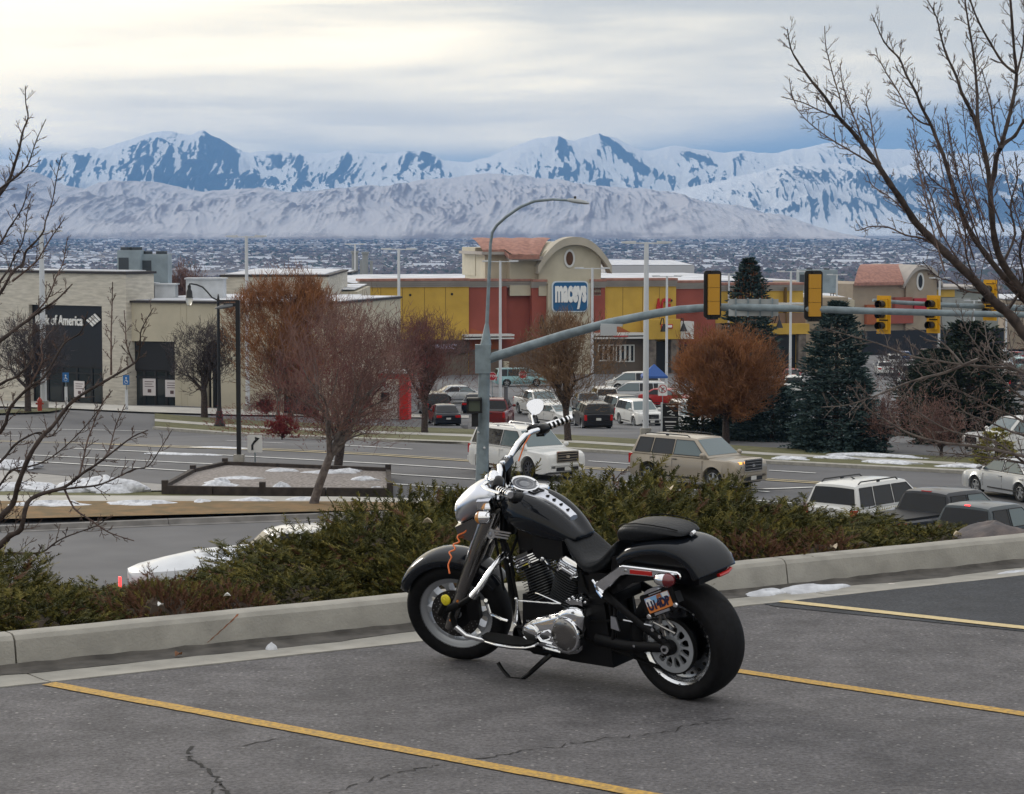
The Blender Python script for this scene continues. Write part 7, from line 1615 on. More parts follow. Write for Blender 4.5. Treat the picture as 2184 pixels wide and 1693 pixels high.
# rear wheel: bright lip, deep dish, slotted disc
s = MB(); s.lathe([(.236, .106), (.243, .110), (.240, .106), (.214, .094), (.207, .086), (.203, .075)], RW, (0, 1, 0), 64); s.lathe([(.236, -.104), (.243, -.108), (.240, -.101), (.226, -.098), (.214, -.085), (.206, -.075)], RW, (0, 1, 0), 64); rr_ = bp('rear_rim_lip', s, mat('polished lip', (.78, .79, .81), .2, metal=1.))
s = MB(); s.lathe([(.206, .075), (.198, .060), (.185, .054), (.150, .050), (.04, .048)], RW, (0, 1, 0), 64); s.lathe([(.206, -.075), (.198, -.06), (.15, -.05), (.04, -.048)], RW, (0, 1, 0), 48); bp('rear_wheel_disc', s, mat('polished dark disc', (.34, .35, .37), .2, metal=1.), rr_)
s = MB()
for k in range(20):
    a = 2*math.pi*k/20; c = RW+Vector((.176*math.cos(a), .0545, .176*math.sin(a))); s.cyl(c, c+Vector((0, .003, 0)), .0085, n=10)
bp('disc_holes', s, RUBG, rr_, 0)
s = MB()
for k in range(10):
    a = 2*math.pi*(k+.5)/10; c = RW+Vector((.228*math.cos(a), .099, .228*math.sin(a))); s.cyl(c, c+Vector((0, .006, 0)), .006, n=8)
bp('rim_bolts', s, STEEL, rr_, 0)
# belt pulley with teardrop windows
s = MB(); PY = .135
def ringplate(s, r0, r1, y0, y1, c=RW, n=64): s.lathe([(r0, y0), (r0, y1), (r1, y1), (r1, y0), (r0, y0)], c, (0, 1, 0), n)
ringplate(s, .120, .149, PY-.012, PY+.010); ringplate(s, .020, .062, PY-.012, PY+.012)
for k in range(12):
    a = 2*math.pi*k/12; d = Vector((math.cos(a), 0, math.sin(a))); t = Vector((-d.z, 0, d.x)); p, q = RW+d*.058+Vector((0, PY-.01, 0)), RW+d*.123+Vector((0, PY-.01, 0)); m_ = p.lerp(q, .55)
    sec = [(p, .013), (p.lerp(q, .3), .0065), (m_, .006), (p.lerp(q, .8), .009), (q, .022)]
    s.loft([[c-t*w, c+t*w, c+t*w+Vector((0, .018, 0)), c-t*w+Vector((0, .018, 0))] for c, w in sec])
pl = bp('drive_pulley', s, CASTG, sm=30)
s = MB(); ringplate(s, .060, .122, PY-.040, PY-.035); bp('pulley_back', s, SATB, pl)
s = MB(); P0, P1 = RW+Vector((0, PY, 0)), Vector((.585, PY, .345)); rb, rf = .153, .052   # belt
pts = [P0+Vector((rb*math.cos(a), 0, rb*math.sin(a))) for a in [R(84)+R(192)*i/30 for i in range(31)]]+[P1+Vector((rf*math.cos(a), 0, rf*math.sin(a))) for a in [R(-84)+R(168)*i/12 for i in range(13)]]
rr = []
for i, p in enumerate(pts):
    a, b = pts[i-1], pts[(i+1) % len(pts)]; t = (b-a).normalized(); n = Vector((t.z, 0, -t.x)); rr.append([p-n*.004+Vector((0, -.014, 0)), p+n*.004+Vector((0, -.014, 0)), p+n*.004+Vector((0, .014, 0)), p-n*.004+Vector((0, .014, 0))])
rr.append(rr[0]); s.loft(rr, True, False); bp('drive_belt', s, BRUB, sm=0)
# axle, swingarm
for sg in (-1, 1):
    y = sg*.172; s = MB(); s.tube([Vector((.53, sg*.135, .30)), Vector((.30, sg*.155, .295)), Vector((.0, y, .325))], [.028, .024, .022], 10, sq=(1, 1.25)); s.tube([Vector((.47, sg*.13, .585)), Vector((.25, y-.004*sg, .475)), Vector((.02, y, .348))], [.020, .017, .018], 10, sq=(.8, 1.5)); s.cyl(RW+Vector((0, y-sg*.02, 0)), RW+Vector((0, y+sg*.022, 0)), .043, .040, 20)
    s.cyl(Vector((.47, sg*.10, .585)), Vector((.47, sg*.15, .585)), .030, n=14); s.tube([Vector((.40, y*.9, .31)), Vector((.36, y*.9, .50))], .012, 8); bp('swingarm', s, SATB)
    s = MB(); s.cyl(RW+Vector((0, sg*.194, 0)), RW+Vector((0, sg*.212, 0)), .026, .024, 20); ax_ = bp('axle_nut', s, CHR); s = MB(); s.lathe([(.0, .0), (.011, .0), (.012, .004)], RW+Vector((0, sg*.2125, 0)), (0, sg, 0), 6); bp('axle_cap', s, SATB, ax_)
s = MB(); s.cyl(Vector((.08, .185, .425)), Vector((.08, .20, .425)), .010, n=10); s.cyl(Vector((.035, .185, .39)), Vector((.035, .20, .39)), .010, n=10); s.cyl((.23, .17, .31), (.23, .186, .31), .008, n=8); bp('swingarm_bolts', s, CHR)
# rear fender shell
FR = [(.36, .80), (.31, .838), (.24, .868), (.15, .893), (.06, .908), (-.02, .912), (-.09, .903), (-.15, .882), (-.20, .848), (-.24, .800), (-.265, .742)]
def fsec(i, th=0):
    x, z = FR[i]; a, b = FR[max(i-1, 0)], FR[min(i+1, len(FR)-1)]; t = Vector((b[0]-a[0], 0, b[1]-a[1])).normalized(); n = Vector((-t.z, 0, t.x)); 
    if n.z < 0 and abs(t.x) > .3: n = -n
    if i >= 8: n = Vector((-abs(n.x), 0, abs(n.z)))
    hw = .148+.030*min(1, i/6)
    o = []
    for yy, dd in ((1, -.062), (.992, -.045), (.96, -.026), (.86, -.010), (.6, .004), (.3, .008), (0, .009), (-.3, .008), (-.6, .004), (-.86, -.010), (-.96, -.026), (-.992, -.045), (-1, -.062)): o.append(Vector((x, yy*hw, z))+n*(dd-th))
    return o
s = MB(); outer = [s.ring(fsec(i)) for i in range(len(FR))]; inner = [s.ring(fsec(i, .006)) for i in range(len(FR))]
for a, b in zip(outer, outer[1:]): s.bridge(a, b, False)
for a, b in zip(inner, inner[1:]): s.bridge(list(reversed(a)), list(reversed(b)), False)
for i in range(len(FR)-1):
    for k in (0, -1): s.f(outer[i][k], outer[i+1][k], inner[i+1][k], inner[i][k])
for e_ in (0, -1): s.bridge(outer[e_], inner[e_], False)
fe = bp('rear_fender', s, TANK, sm=50, fix=True)
fsub = fe.modifiers.new('s', 'SUBSURF'); fsub.levels = 1; fsub.render_levels = 2
s = MB(); s.tube([Vector((-.225, .12, .80))+Vector((.0, 0, 0))] if False else [Vector((-.252, -.10, .728)), Vector((-.266, -.05, .722)), Vector((-.270, .02, .722)), Vector((-.268, .03, .722))], .013, 8, sq=(1.1, .8)); bp('tail_reflector', s, REFR)
s = MB(); s.box((-.262, -.045, .719), (.02, .17, .028)); 
# black inner guard between fender and wheel
s = MB(); poly = [(.37, .79), (.42, .56), (.33, .60), (.24, .655), (.1, .685), (-.05, .69), (-.15, .68), (-.215, .69), (-.215, .725), (-.19, .775), (-.15, .825), (-.08, .85), (.05, .86), (.16, .845), (.27, .815)]
s.prism([(x, z) for x, z in poly], basis((0, .136, 0), (1, 0, 0), (0, 0, 1), (0, -1, 0)), .272); bp('inner_guard', s, GLB, sm=0, fix=True)
# chrome fender struts with reflector, signals
for sg in (-1, 1):
    y0 = .150 if sg > 0 else -.172; pl_ = [(.462, .640), (.452, .655), (.275, .762), (.255, .768), (-.115, .768), (-.135, .757), (-.140, .742), (-.132, .728), (.02, .722), (.235, .716), (.27, .706), (.435, .575), (.45, .59)]
    s = MB(); M_ = basis((0, sg*.152, 0), (1, 0, 0), (0, 0, 1), (0, -1, 0)); cx0 = sum(p[0] for p in pl_)/len(pl_); cz0 = sum(p[1] for p in pl_)/len(pl_)
    a = [s.v((x, sg*.165, z)) for x, z in pl_]; b = [s.v((x, sg*.190, z)) for x, z in pl_]
    ins = []
    for i, (x, z) in enumerate(pl_):
        (xa, za), (xb, zb) = pl_[i-1], pl_[(i+1) % len(pl_)]; t = Vector((xb-xa, 0, zb-za)).normalized(); n = Vector((t.z, 0, -t.x))
        ins.append((x+n.x*-.0045*-1, z+n.z*.0045) if False else (x-n.x*.005*(1), z-n.z*.005))
    # orientation check so the bevel goes inwards
    ar = sum(pl_[i-1][0]*pl_[i][1]-pl_[i][0]*pl_[i-1][1] for i in range(len(pl_)))
    if ar < 0: ins = [(2*x-i_[0], 2*z-i_[1]) for (x, z), i_ in zip(pl_, ins)]; 
    c = [s.v((x, sg*.197, z)) for x, z in ins]
    s.bridge(a, b); s.bridge(b, c); s.f(*c); s.f(*reversed(a)); st_ = bp('fender_strut', s, CHR, sm=20, fix=True)
    s = MB(); s.hexa([(.20, sg*.196, .729), (.055, sg*.196, .731), (.055, sg*.203, .731), (.20, sg*.203, .729)], [(.20, sg*.196, .752), (.055, sg*.196, .753), (.055, sg*.203, .753), (.20, sg*.203, .752)]); bp('red_reflector', s, REFR, st_, 0, True)
    s = MB(); s.cyl((.235, sg*.195, .742), (.235, sg*.204, .742), .008, n=10); s.cyl((.445, sg*.195, .62), (.445, sg*.203, .62), .010, n=10); bp('strut_bolts', s, STEEL, st_)
    y = sg*.262; s = MB(); s.tube([(-.06, sg*.17, .742), (-.075, y, .738)], [.010, .012], 8); s.lathe([(.006, .055), (.022, .05), (.034, .03), (.038, 0), (.0385, -.02)], (-.075, y, .738), (1, 0, 0), 20); ts = bp('turn_signal', s, CHR, sm=50)
    s = MB(); s.lathe([(.0385, -.02), (.038, -.035), (.031, -.055), (.017, -.067), (0, -.070)], (-.075, y, .738), (1, 0, 0), 20); bp('signal_lens', s, REDL_, ts, 60)
# side-mounted licence plate on the left
pc = LP(1403, 1283, .255); tl_, tr_, br_, bl_ = [LP((2050+a*300/1693)/1.5463, (1830+b*300/1693)/1.5463, .255) for a, b in ((395, 850), (880, 655), (940, 960), (545, 1090))]
pc = (tl_+tr_+br_+bl_)/4; ex = (tr_-tl_+br_-bl_).normalized(); ez = (tl_-bl_+tr_-br_).normalized(); ezn = (ez-ex*ez.dot(ex)).normalized(); ny = ex.cross(ezn); 
if ny.y < 0: ny = -ny
PM = Matrix((ex, ezn, ny)).transposed().to_4x4(); PM.translation = pc+ny*0
PW, PH = .205*.86, .118
PW = ((tr_-tl_).length+(br_-bl_).length)/2*1.0; PH = ((tl_-bl_).length+(tr_-br_).length)/2
def PB(): return MB(PM)
s = PB(); s.prism(rrect(-PW/2-.028, PW/2+.028, -PH/2-.024, PH/2+.022, .012, 3), Matrix.Translation((0, 0, -.012)), .010); s.box((PW/2+.02, -.01, -.03), (.03, .06, .05)); s.tube([(.0, 0, -.02), (.05, -.02, -.07)], .012, 8); fr = bp('plate_frame', s, SATB, sm=0)
plm = mat('plate orange', (.62, .20, .05), .4); plb = mat('plate sky blue', (.22, .42, .68), .4); plw = mat('plate white', (.72, .72, .74), .4); pln = mat('plate navy print', (.015, .015, .05), .4)
s = PB(); s.prism(rrect(-PW/2, PW/2, -PH/2, PH/2, .006, 2), Matrix.Translation((0, 0, -.002)), .002); lic = bp('licence_plate', s, plm, fr, 0)
def pp(nm, poly, m, z): s = PB(); s.prism(poly, Matrix.Translation((0, 0, z)), .0005); bp(nm, s, m, lic, 0)
hw_, hh_ = PW/2, PH/2
lic_sub = []
s = PB(); s.prism([(-hw_*.98, hh_*.96), (-hw_*.98, hh_*-.15), (-hw_*.5, -hh_*.22), (hw_*.1, hh_*.25), (hw_*.35, hh_*.15), (hw_*.98, hh_*.2), (hw_*.98, hh_*.96)], Matrix.Translation((0, 0, .0002)), .0003); 
def lp2(nm, s, m): o = s.build(nm, m, fr, smooth=0); return o
lp2('plate_sky', s, plb); s = PB(); s.prism([(-hw_*.97, hh_*.35), (-hw_*.97, -hh_*.1), (-hw_*.55, -hh_*.18), (-hw_*.3, hh_*.2), (-hw_*.6, hh_*.8), (-hw_*.9, hh_*.8)], Matrix.Translation((0, 0, .0006)), .0003); s.prism([(hw_*.45, hh_*.95), (hw_*.45, hh_*.45), (hw_*.95, hh_*.35), (hw_*.95, hh_*.95)], Matrix.Translation((0, 0, .0006)), .0003); lp2('plate_snow', s, plw)
s = PB(); s.prism([(-hw_*.05, hh_*.45), (hw_*.02, hh_*.9), (hw_*.35, hh_*.95), (hw_*.4, hh_*.5), (hw_*.3, hh_*.35), (hw_*.2, hh_*.6), (hw_*.1, hh_*.35)], Matrix.Translation((0, 0, .001)), .0003); lp2('plate_arch', s, mat('plate rock', (.35, .13, .05), .5))
o = text_obj('plate_number', 'U14DP', pln, PH*.74, PM @ Matrix.Translation((0, -PH*.10, .0016)), fr, depth=.0004, bold=.004); xs_ = [(PM.inverted() @ v.co).x for v in o.data.vertices]; kx = PW*.90/(max(xs_)-min(xs_)); mid = (max(xs_)+min(xs_))/2
for v in o.data.vertices:
    q = PM.inverted() @ v.co; q.x = (q.x-mid)*kx; v.co = PM @ q
s = PB(); 
for a, b in ((-hw_-.012, -hh_-.012), (hw_+.012, -hh_-.002)): s.lathe([(0, .008), (.012, .006), (.016, 0), (.016, -.01)], (a, b, 0), (0, 0, 1), 14)
bp('plate_bolts', s, CHR, fr)
s = PB(); s.box((0, -hh_-.012, .0), (PW*.62, .014, .006)); s.box((0, hh_+.010, .0), (PW*.5, .006, .006)); bp('plate_frame_trim', s, BCHR, fr, 0)
s = PB(); rr = []
for i in range(9):
    a = math.pi*i/8; rr.append([Vector((hw_*.62*math.cos(a)-hw_*.2, hh_+.020+.020*math.sin(a), z)) for z in (-.03, .008)])
for a, b in zip(rr, rr[1:]): s.poly([a[0], a[1], b[1], b[0]])
s.prism([(hw_*.62*math.cos(math.pi*i/8)-hw_*.2, hh_+.020+.020*math.sin(math.pi*i/8)) for i in range(9)], Matrix.Translation((0, 0, .002)), .006); bp('plate_lamp_hood', s, BCHR, fr, 30)
s = MB(); s.tube([pc+Vector((0, -.02, -.02)), Vector((.02, .20, .47)), Vector((.0, .195, .40))], .011, 8); s.tube([Vector((-.10, .23, .47)), Vector((-.02, .20, .50)), pc+Vector((.02, -.03, -.03))], .008, 8); s.tube([LP(1393, 1328, .22), LP(1440, 1352, .20), LP(1416, 1342, .2)], .007, 6); bp('plate_bracket', s, SCHR)
# seats
def loftsec(xs, f, m, nm, n=16, fix=True, par=bike, sub=1, M=None):
    s = MB(M); s.loft([f(x) for x in xs]); o = bp(nm, s, m, par, 60, fix)
    if sub: q = o.modifiers.new('s', 'SUBSURF'); q.levels = 1; q.render_levels = 2
    return o
def seatsec(x, z, zb, w, dome, wb=None):
    wb = wb or w*.86; return [Vector((x, y, zz)) for y, zz in ((0, z+dome), (w*.5, z+dome*.75), (w*.88, z+dome*.1), (w, z-.022), (w*.985, (z+zb)/2), (wb, zb), (wb*.5, zb-.004), (0, zb-.004), (-wb*.5, zb-.004), (-wb, zb), (-w*.985, (z+zb)/2), (-w, z-.022), (-w*.88, z+dome*.1), (-w*.5, z+dome*.75))]
SE = [(.80, .900, .862, .075, .010), (.755, .888, .845, .098, .012), (.71, .872, .79, .124, .010), (.665, .828, .735, .146, .004), (.61, .775, .69, .155, -.008), (.555, .748, .672, .172, -.016), (.50, .752, .680, .172, -.018), (.445, .782, .705, .160, -.012), (.40, .828, .740, .148, -.004), (.365, .868, .775, .135, .002), (.345, .875, .80, .125, .0)]
s = MB(); s.loft([seatsec(*q) for q in SE]); o = bp('rider_seat', s, LEAT, sm=60, fix=True); q = o.modifiers.new('s', 'SUBSURF'); q.levels = 1; q.render_levels = 2
PI_ = [(.375, .905, .868, .070, .0), (.350, .942, .862, .105, .006), (.30, .965, .868, .128, .010), (.20, .978, .880, .140, .012), (.10, .978, .898, .140, .012), (.0, .970, .915, .128, .010), (-.06, .958, .928, .108, .006), (-.095, .945, .932, .075, .002)]
s = MB(); s.loft([seatsec(*q) for q in PI_]); o = bp('pillion_seat', s, LEAT, sm=60, fix=True); q = o.modifiers.new('s', 'SUBSURF'); q.levels = 1; q.render_levels = 2
s = MB()
for q, yy in ((PI_, .80),):
    for sg in (-1, 1): s.tube([Vector((a[0], sg*a[3]*yy, a[1]+a[4]*.5+.004)) for a in q[1:-1]], .0035, 5)
bp('seat_piping', s, BRUB, o)
s = MB(); s.tube([(-.09, -.02, .935), (-.10, .02, .934)], .012, 8); bp('seat_clip', s, CHR, o)
# tank: teardrop, two lobes
TX = [1.215, 1.19, 1.15, 1.09, 1.02, .94, .86, .78, .72, .675, .655]
TT = [1.030, 1.058, 1.078, 1.085, 1.080, 1.062, 1.032, .985, .935, .885, .865]; TBm = [.975, .950, .925, .900, .878, .860, .845, .835, .832, .835, .842]; TW = [.060, .100, .135, .162, .172, .170, .160, .142, .122, .098, .080]
def tsec(i):
    x, t, b, w = TX[i], TT[i], TBm[i], TW[i]; o = []
    pts_ = [(0, .90), (.18, .93), (.40, 1.03), (.62, 1.02), (.82, .86), (.95, .60), (1.0, .32), (.97, .12), (.84, .0), (.5, -.04), (.25, -.02)]
    for yy, zz in pts_: o.append(Vector((x, yy*w, b+(t-b)*zz)))
    return o+[Vector((p.x, -p.y, p.z)) for p in reversed(o[1:])]
s = MB(); s.loft([tsec(i) for i in range(len(TX))]); tk = bp('fuel_tank', s, TANK, sm=60, fix=True); q = tk.modifiers.new('s', 'SUBSURF'); q.levels = 1; q.render_levels = 2
# console, gauge, caps
def tz(x, y): 
    t = float(np.interp(x, TX[::-1], TT[::-1])); b = float(np.interp(x, TX[::-1], TBm[::-1])); w = float(np.interp(x, TX[::-1], TW[::-1])); return b+(t-b)*float(np.interp(abs(y)/w, [0, .18, .40, .62, .82], [.90, .93, 1.02, 1.0, .85]))
CO = [(1.13, .074), (1.06, .086), (1.00, .082), (.965, .070), (.945, .046), (.90, .037), (.84, .034), (.78, .032), (.735, .031)]
s = MB(); rr = []
for x, w in CO:
    z0 = tz(x, 0)+.014; rr.append([Vector((x, y, z)) for y, z in ((w, z0-.03), (w, z0+.002), (w*.92, z0+.010), (0, z0+.015), (-w*.92, z0+.010), (-w, z0+.002), (-w, z0-.03))])
s.loft(rr); co = bp('tank_console', s, BCHR, sm=40, fix=True)
s = MB()
for k in range(4):
    x = .915-.047*k; z = tz(x, 0)+.0305; s.cyl((x, 0, z-.003), (x, 0, z+.0015), .0115, n=14)
bp('console_holes', s, RUBG, co, 0)
s = MB(); z = tz(1.0, 0)+.026; zf = lambda x: tz(x, 0)+.0308
for (x0, x1, y0, y1) in ((1.045, .975, -.048, -.036), (1.045, .975, .036, .048), (.985, .973, -.036, .036)): s.hexa([(x0, y0, zf(x0)-.003), (x1, y0, zf(x1)-.003), (x1, y1, zf(x1)-.003), (x0, y1, zf(x0)-.003)], [(x0, y0, zf(x0)+.002), (x1, y0, zf(x1)+.002), (x1, y1, zf(x1)+.002), (x0, y1, zf(x0)+.002)])
for (x0, x1, y0, y1) in ((1.045, 1.0, -.018, -.010), (1.045, 1.0, .010, .018), (1.003, .995, -.018, .018)): s.hexa([(x0, y0, zf(x0)-.003), (x1, y0, zf(x1)-.003), (x1, y1, zf(x1)-.003), (x0, y1, zf(x0)-.003)], [(x0, y0, zf(x0)+.002), (x1, y0, zf(x1)+.002), (x1, y1, zf(x1)+.002), (x0, y1, zf(x0)+.002)])
bp('console_inlay', s, SATB, co, 0)
gc = Vector((1.085, 0, 1.112)); gd = Vector((-.40, .10, 1)).normalized()
s = MB(); s.lathe([(.075, -.03), (.082, -.01), (.085, .004), (.083, .013), (.076, .016), (.070, .010)], gc, gd, 40); ga = bp('speedometer', s, CHR, sm=50)
s = MB(); s.lathe([(.070, .010), (.058, .009), (0, .009)], gc, gd, 40); bp('gauge_face', s, DGRY, ga, 50); s = MB(); s.lathe([(.058, .0095), (.056, .012), (.050, .012), (.048, .0095)], gc, gd, 40); s.lathe([(.030, .0095), (.028, .011), (0, .011)], gc, gd, 30); bp('gauge_ring', s, mat('gauge grey ring', (.20, .21, .23), .3, coat=.6), ga, 50)
for x, y in ((1.055, -.112), (1.055, .112)):
    s = MB(); z = tz(x, y); s.lathe([(.046, -.02), (.047, .004), (.040, .014), (.02, .019), (0, .020)], (x, y, z), (0, y*1.6, 1), 28); bp('fuel_cap', s, CHR if y < 0 else GLB, tk, 60)
# winged badge on the tank side
bc = LP(1064, 1141, .150); s = MB()
c0 = bc+Vector((.055, .006, .0)); s.lathe([(.016, 0), (.016, .006), (.030, .006), (.032, 0)], c0, (0, 1, 0), 20); s.lathe([(0, .008), (.012, .006), (.013, 0)], c0, (0, 1, 0), 14)
for k in range(3):
    z = .022-.017*k; L_b = .115-.012*k; s.hexa([(c0.x-.022, c0.y, c0.z+z-.004), (c0.x-.03-L_b, c0.y-.012, c0.z+z-.012), (c0.x-.03-L_b, c0.y-.006, c0.z+z-.012), (c0.x-.022, c0.y+.007, c0.z+z-.004)], [(c0.x-.022, c0.y, c0.z+z+.005), (c0.x-.03-L_b, c0.y-.012, c0.z+z-.003), (c0.x-.03-L_b, c0.y-.006, c0.z+z-.003), (c0.x-.022, c0.y+.007, c0.z+z+.005)])
bp('tank_badge', s, BCHR, sm=30)
# frame, down tubes
for sg in (-1, 1):
    s = MB(); s.tube([(1.235, sg*.03, .95), (1.225, sg*.07, .80), (1.185, sg*.085, .55), (1.155, sg*.085, .32), (1.12, sg*.085, .19), (1.05, sg*.085, .155), (.7, sg*.09, .150), (.50, sg*.09, .17), (.44, sg*.09, .30), (.46, sg*.09, .60), (.50, sg*.07, .68)], .0195, 10); bp('frame_tube', s, SATB, sm=60)
s = MB(); s.tube([(1.23, 0, .82), (1.20, 0, 1.02)], .038, 14); s.tube([(1.2, 0, .96), (1.0, 0, .90)], .028, 10); bp('frame_neck', s, SATB)
# crankcase, gearbox and other dark masses
s = MB()
def blk(x0, x1, y0, y1, z0, z1, sl=0): s.hexa([(x0, y0, z0), (x1, y0, z0), (x1, y1, z0), (x0, y1, z0)], [(x0+sl, y0*.9, z1), (x1-sl, y0*.9, z1), (x1-sl, y1*.9, z1), (x0+sl, y1*.9, z1)])
blk(.72, 1.10, -.16, .13, .165, .50, .03); blk(.42, .74, -.15, .145, .15, .50, .04); blk(.46, .66, -.12, .13, .45, .66, .02); bp('crankcase', s, SATB, sm=0, fix=True)
s = MB(); blk(.38, .56, -.11, .135, .52, .685); bp('side_cover', s, GLB, sm=0, fix=True); s = MB(); blk(.98, 1.12, -.05, .06, .62, .86); blk(.76, .98, -.10, .10, .72, .86); bp('airbox', s, GLB, sm=0, fix=True)
s = MB(); s.lathe([(.05, -.11), (.062, -.10), (.062, .10), (.05, .11)], (1.13, 0, .24), (0, 1, 0), 20); bp('oil_filter', s, SATB)
CR = Vector((.875, 0, .325))
for nm, ang, xo in (('front', 22.5, .012), ('rear', -22.5, -.012)):
    d = Vector((math.sin(R(ang)), 0, math.cos(R(ang)))); t = Vector((d.z, 0, -d.x)); o0 = CR+Vector((xo, .035, 0))
    s = MB(); s.loft([[o0+d*h+t*(.072*math.cos(a))+Vector((0, .078*math.sin(a), 0)) for a in [2*math.pi*i/16 for i in range(16)]] for h in (.15, .40)]); cy_ = bp('cylinder', s, SATB, sm=40)
    s = MB()
    for k in range(13):
        h = .165+.0155*k; g_ = (.092 if k < 9 else .098); q_ = [(a*g_, b*.098) for a, b in ((1, .55), (.8, .85), (.45, 1), (-.45, 1), (-.8, .85), (-1, .55), (-1, -.55), (-.8, -.85), (-.45, -1), (.45, -1), (.8, -.85), (1, -.55))]
        s.loft([[o0+d*(h+e)+t*a+Vector((0, b, 0)) for a, b in q_] for e in (0, .0042)])
    bp('cooling_fins', s, mat('machined fin edges', (.10, .105, .11), .35, metal=.8), cy_, 0, kind='stuff')
    s = MB(); s.loft([[o0+d*h+t*(w*a)+Vector((0, .088*k_*b, 0)) for a, b in ((1, .6), (.7, 1), (-.7, 1), (-1, .6), (-1, -.6), (-.7, -1), (.7, -1), (1, -.6))] for h, w, k_ in ((.365, .088, 1), (.40, .092, 1), (.42, .082, .95), (.445, .06, .8))]); hd = bp('rocker_cover', s, GLB if ang > 0 else CHR, cy_, 25, True)
    s = MB()
    for k in range(4):
        h = .375+.0145*k; w = .094-.006*k; s.loft([[o0+d*(h+e)+t*a+Vector((0, b, 0)) for a, b in ((w, .06), (w*.7, .094), (-w*.7, .094), (-w, .06), (-w, .02), (w, .02))] for e in (0, .006)])
    bp('cover_ribs', s, CHR, cy_, 0, kind='stuff')
    s = MB(); c_ = o0+d*.36+Vector((0, .09, 0))
    for a, b in ((.05, .0), (-.05, .0), (.055, .03), (0, .045), (-.055, .02)): p = c_+t*a+d*b; s.cyl(p, p+Vector((0, .014, 0)), .008, n=8)
    bp('head_bolts', s, CHR, cy_)
s = MB(); rs = random.Random(2)
for i in range(9):
    p = Vector((rs.uniform(.84, 1.16), rs.uniform(.07, .12), rs.uniform(.66, .74))); s.ell(p, (rs.uniform(.006, .014), .008, rs.uniform(.006, .013)), 8, 6)
s.tube([(1.15, .09, .70), (1.12, .11, .685), (1.06, .11, .69)], .006, 6); s.tube([(.90, .10, .72), (.87, .11, .70), (.86, .11, .665)], .0055, 6); bp('throttle_body_fittings', s, CHR, sm=40)
s = MB(); s.tube([(1.14, .03, .82), (1.16, .10, .70), (1.13, .12, .60), (1.12, .11, .45)], .009, 8); s.tube([(.93, .06, .80), (.90, .11, .70), (.80, .12, .66), (.66, .12, .60)], .008, 8); s.tube([(.62, .12, .68), (.59, .135, .60), (.56, .13, .55), (.48, .14, .56)], .010, 8); s.tube([(1.19, .09, .62), (1.17, .12, .50), (1.14, .13, .42)], .007, 8); bp('hoses', s, BRUB, sm=60)
# primary cover
PO = [(1.020, .300), (1.015, .338), (.990, .365), (.93, .395), (.83, .425), (.735, .455), (.70, .478), (.655, .492), (.60, .492), (.565, .478), (.548, .445), (.560, .40), (.572, .35), (.578, .30), (.590, .25), (.622, .222), (.68, .208), (.76, .212), (.86, .226), (.95, .242), (1.0, .262)]
def inset(pl, d):
    o = []; n = len(pl)
    for i in range(n):
        a, b, c = Vector(pl[i-1]), Vector(pl[i]), Vector(pl[(i+1) % n]); t = ((b-a).normalized()+(c-b).normalized()).normalized(); nn = Vector((-t.y, t.x)); o.append((b.x+nn.x*d, b.y+nn.y*d))
    return o
s = MB(); sgn = 1 if sum(PO[i-1][0]*PO[i][1]-PO[i][0]*PO[i-1][1] for i in range(len(PO))) > 0 else -1
rr = []
for d_, y in ((0, .13), (0, .195), (.006, .212), (.018, .224), (.034, .230)): rr.append([Vector((x, y, z)) for x, z in inset(PO, d_*sgn)])
s.loft(rr); pr_ = bp('primary_cover', s, CHR, sm=40, fix=True)
dc = Vector((.672, 0, .335))
s = MB(); s.lathe([(.105, .20), (.104, .236), (.098, .247), (.088, .249)], dc, (0, 1, 0), 40); s.lathe([(.052, .21), (.052, .240), (.046, .246), (0, .247)], (.93, 0, .318), (0, 1, 0), 28); bp('derby_ring', s, CHR, pr_, 50)
s = MB(); s.lathe([(.088, .249), (.084, .252), (.04, .254), (0, .254)], dc, (0, 1, 0), 40); db = bp('derby_cover', s, SCHR, pr_, 50)
s = MB()
for k in range(5):
    a = 2*math.pi*k/5+.6; c = dc+Vector((.079*math.cos(a), .250, .079*math.sin(a))); s.cyl(c, c+Vector((0, .007, 0)), .006, n=8)
for x, z in ((.99, .315), (.95, .385), (.80, .425), (.61, .47), (.60, .26), (.80, .232), (.94, .255), (.73, .44)): s.cyl((x, .222, z), (x, .236, z), .0065, n=8)
bp('cover_bolts', s, STEEL, pr_)
s = MB(); s.tube([(.78, .231, .27), (.86, .233, .275), (.885, .233, .30), (.87, .233, .325), (.80, .232, .345), (.77, .231, .33)], .006, 6); s.tube([(.99, .231, .285), (.95, .236, .27), (.91, .236, .268)], .005, 6); s.tube([(.71, .243, .232), (.84, .240, .242)], .0085, 8); bp('cover_ridges', s, CHR, pr_)
s = MB(); s.loft([[Vector((x, y, z)) for x, z in q_] for y, q_ in ((.135, [(.66, .50), (.60, .505), (.56, .50), (.56, .53), (.60, .56), (.66, .545), (.71, .52)]), (.19, [(.66, .50), (.60, .505), (.57, .50), (.57, .52), (.60, .535), (.66, .53), (.70, .515)]))]); bp('starter_cover', s, CHR, sm=30, fix=True)
s = MB(); rs = random.Random(6)
for i in range(7): p = Vector((.56+.02*i, .17+.01*(i % 3), .52+.012*((i*5) % 3))); s.ell(p, (.010, .010, .009), 8, 6)
bp('linkage_bolts', s, CHR)
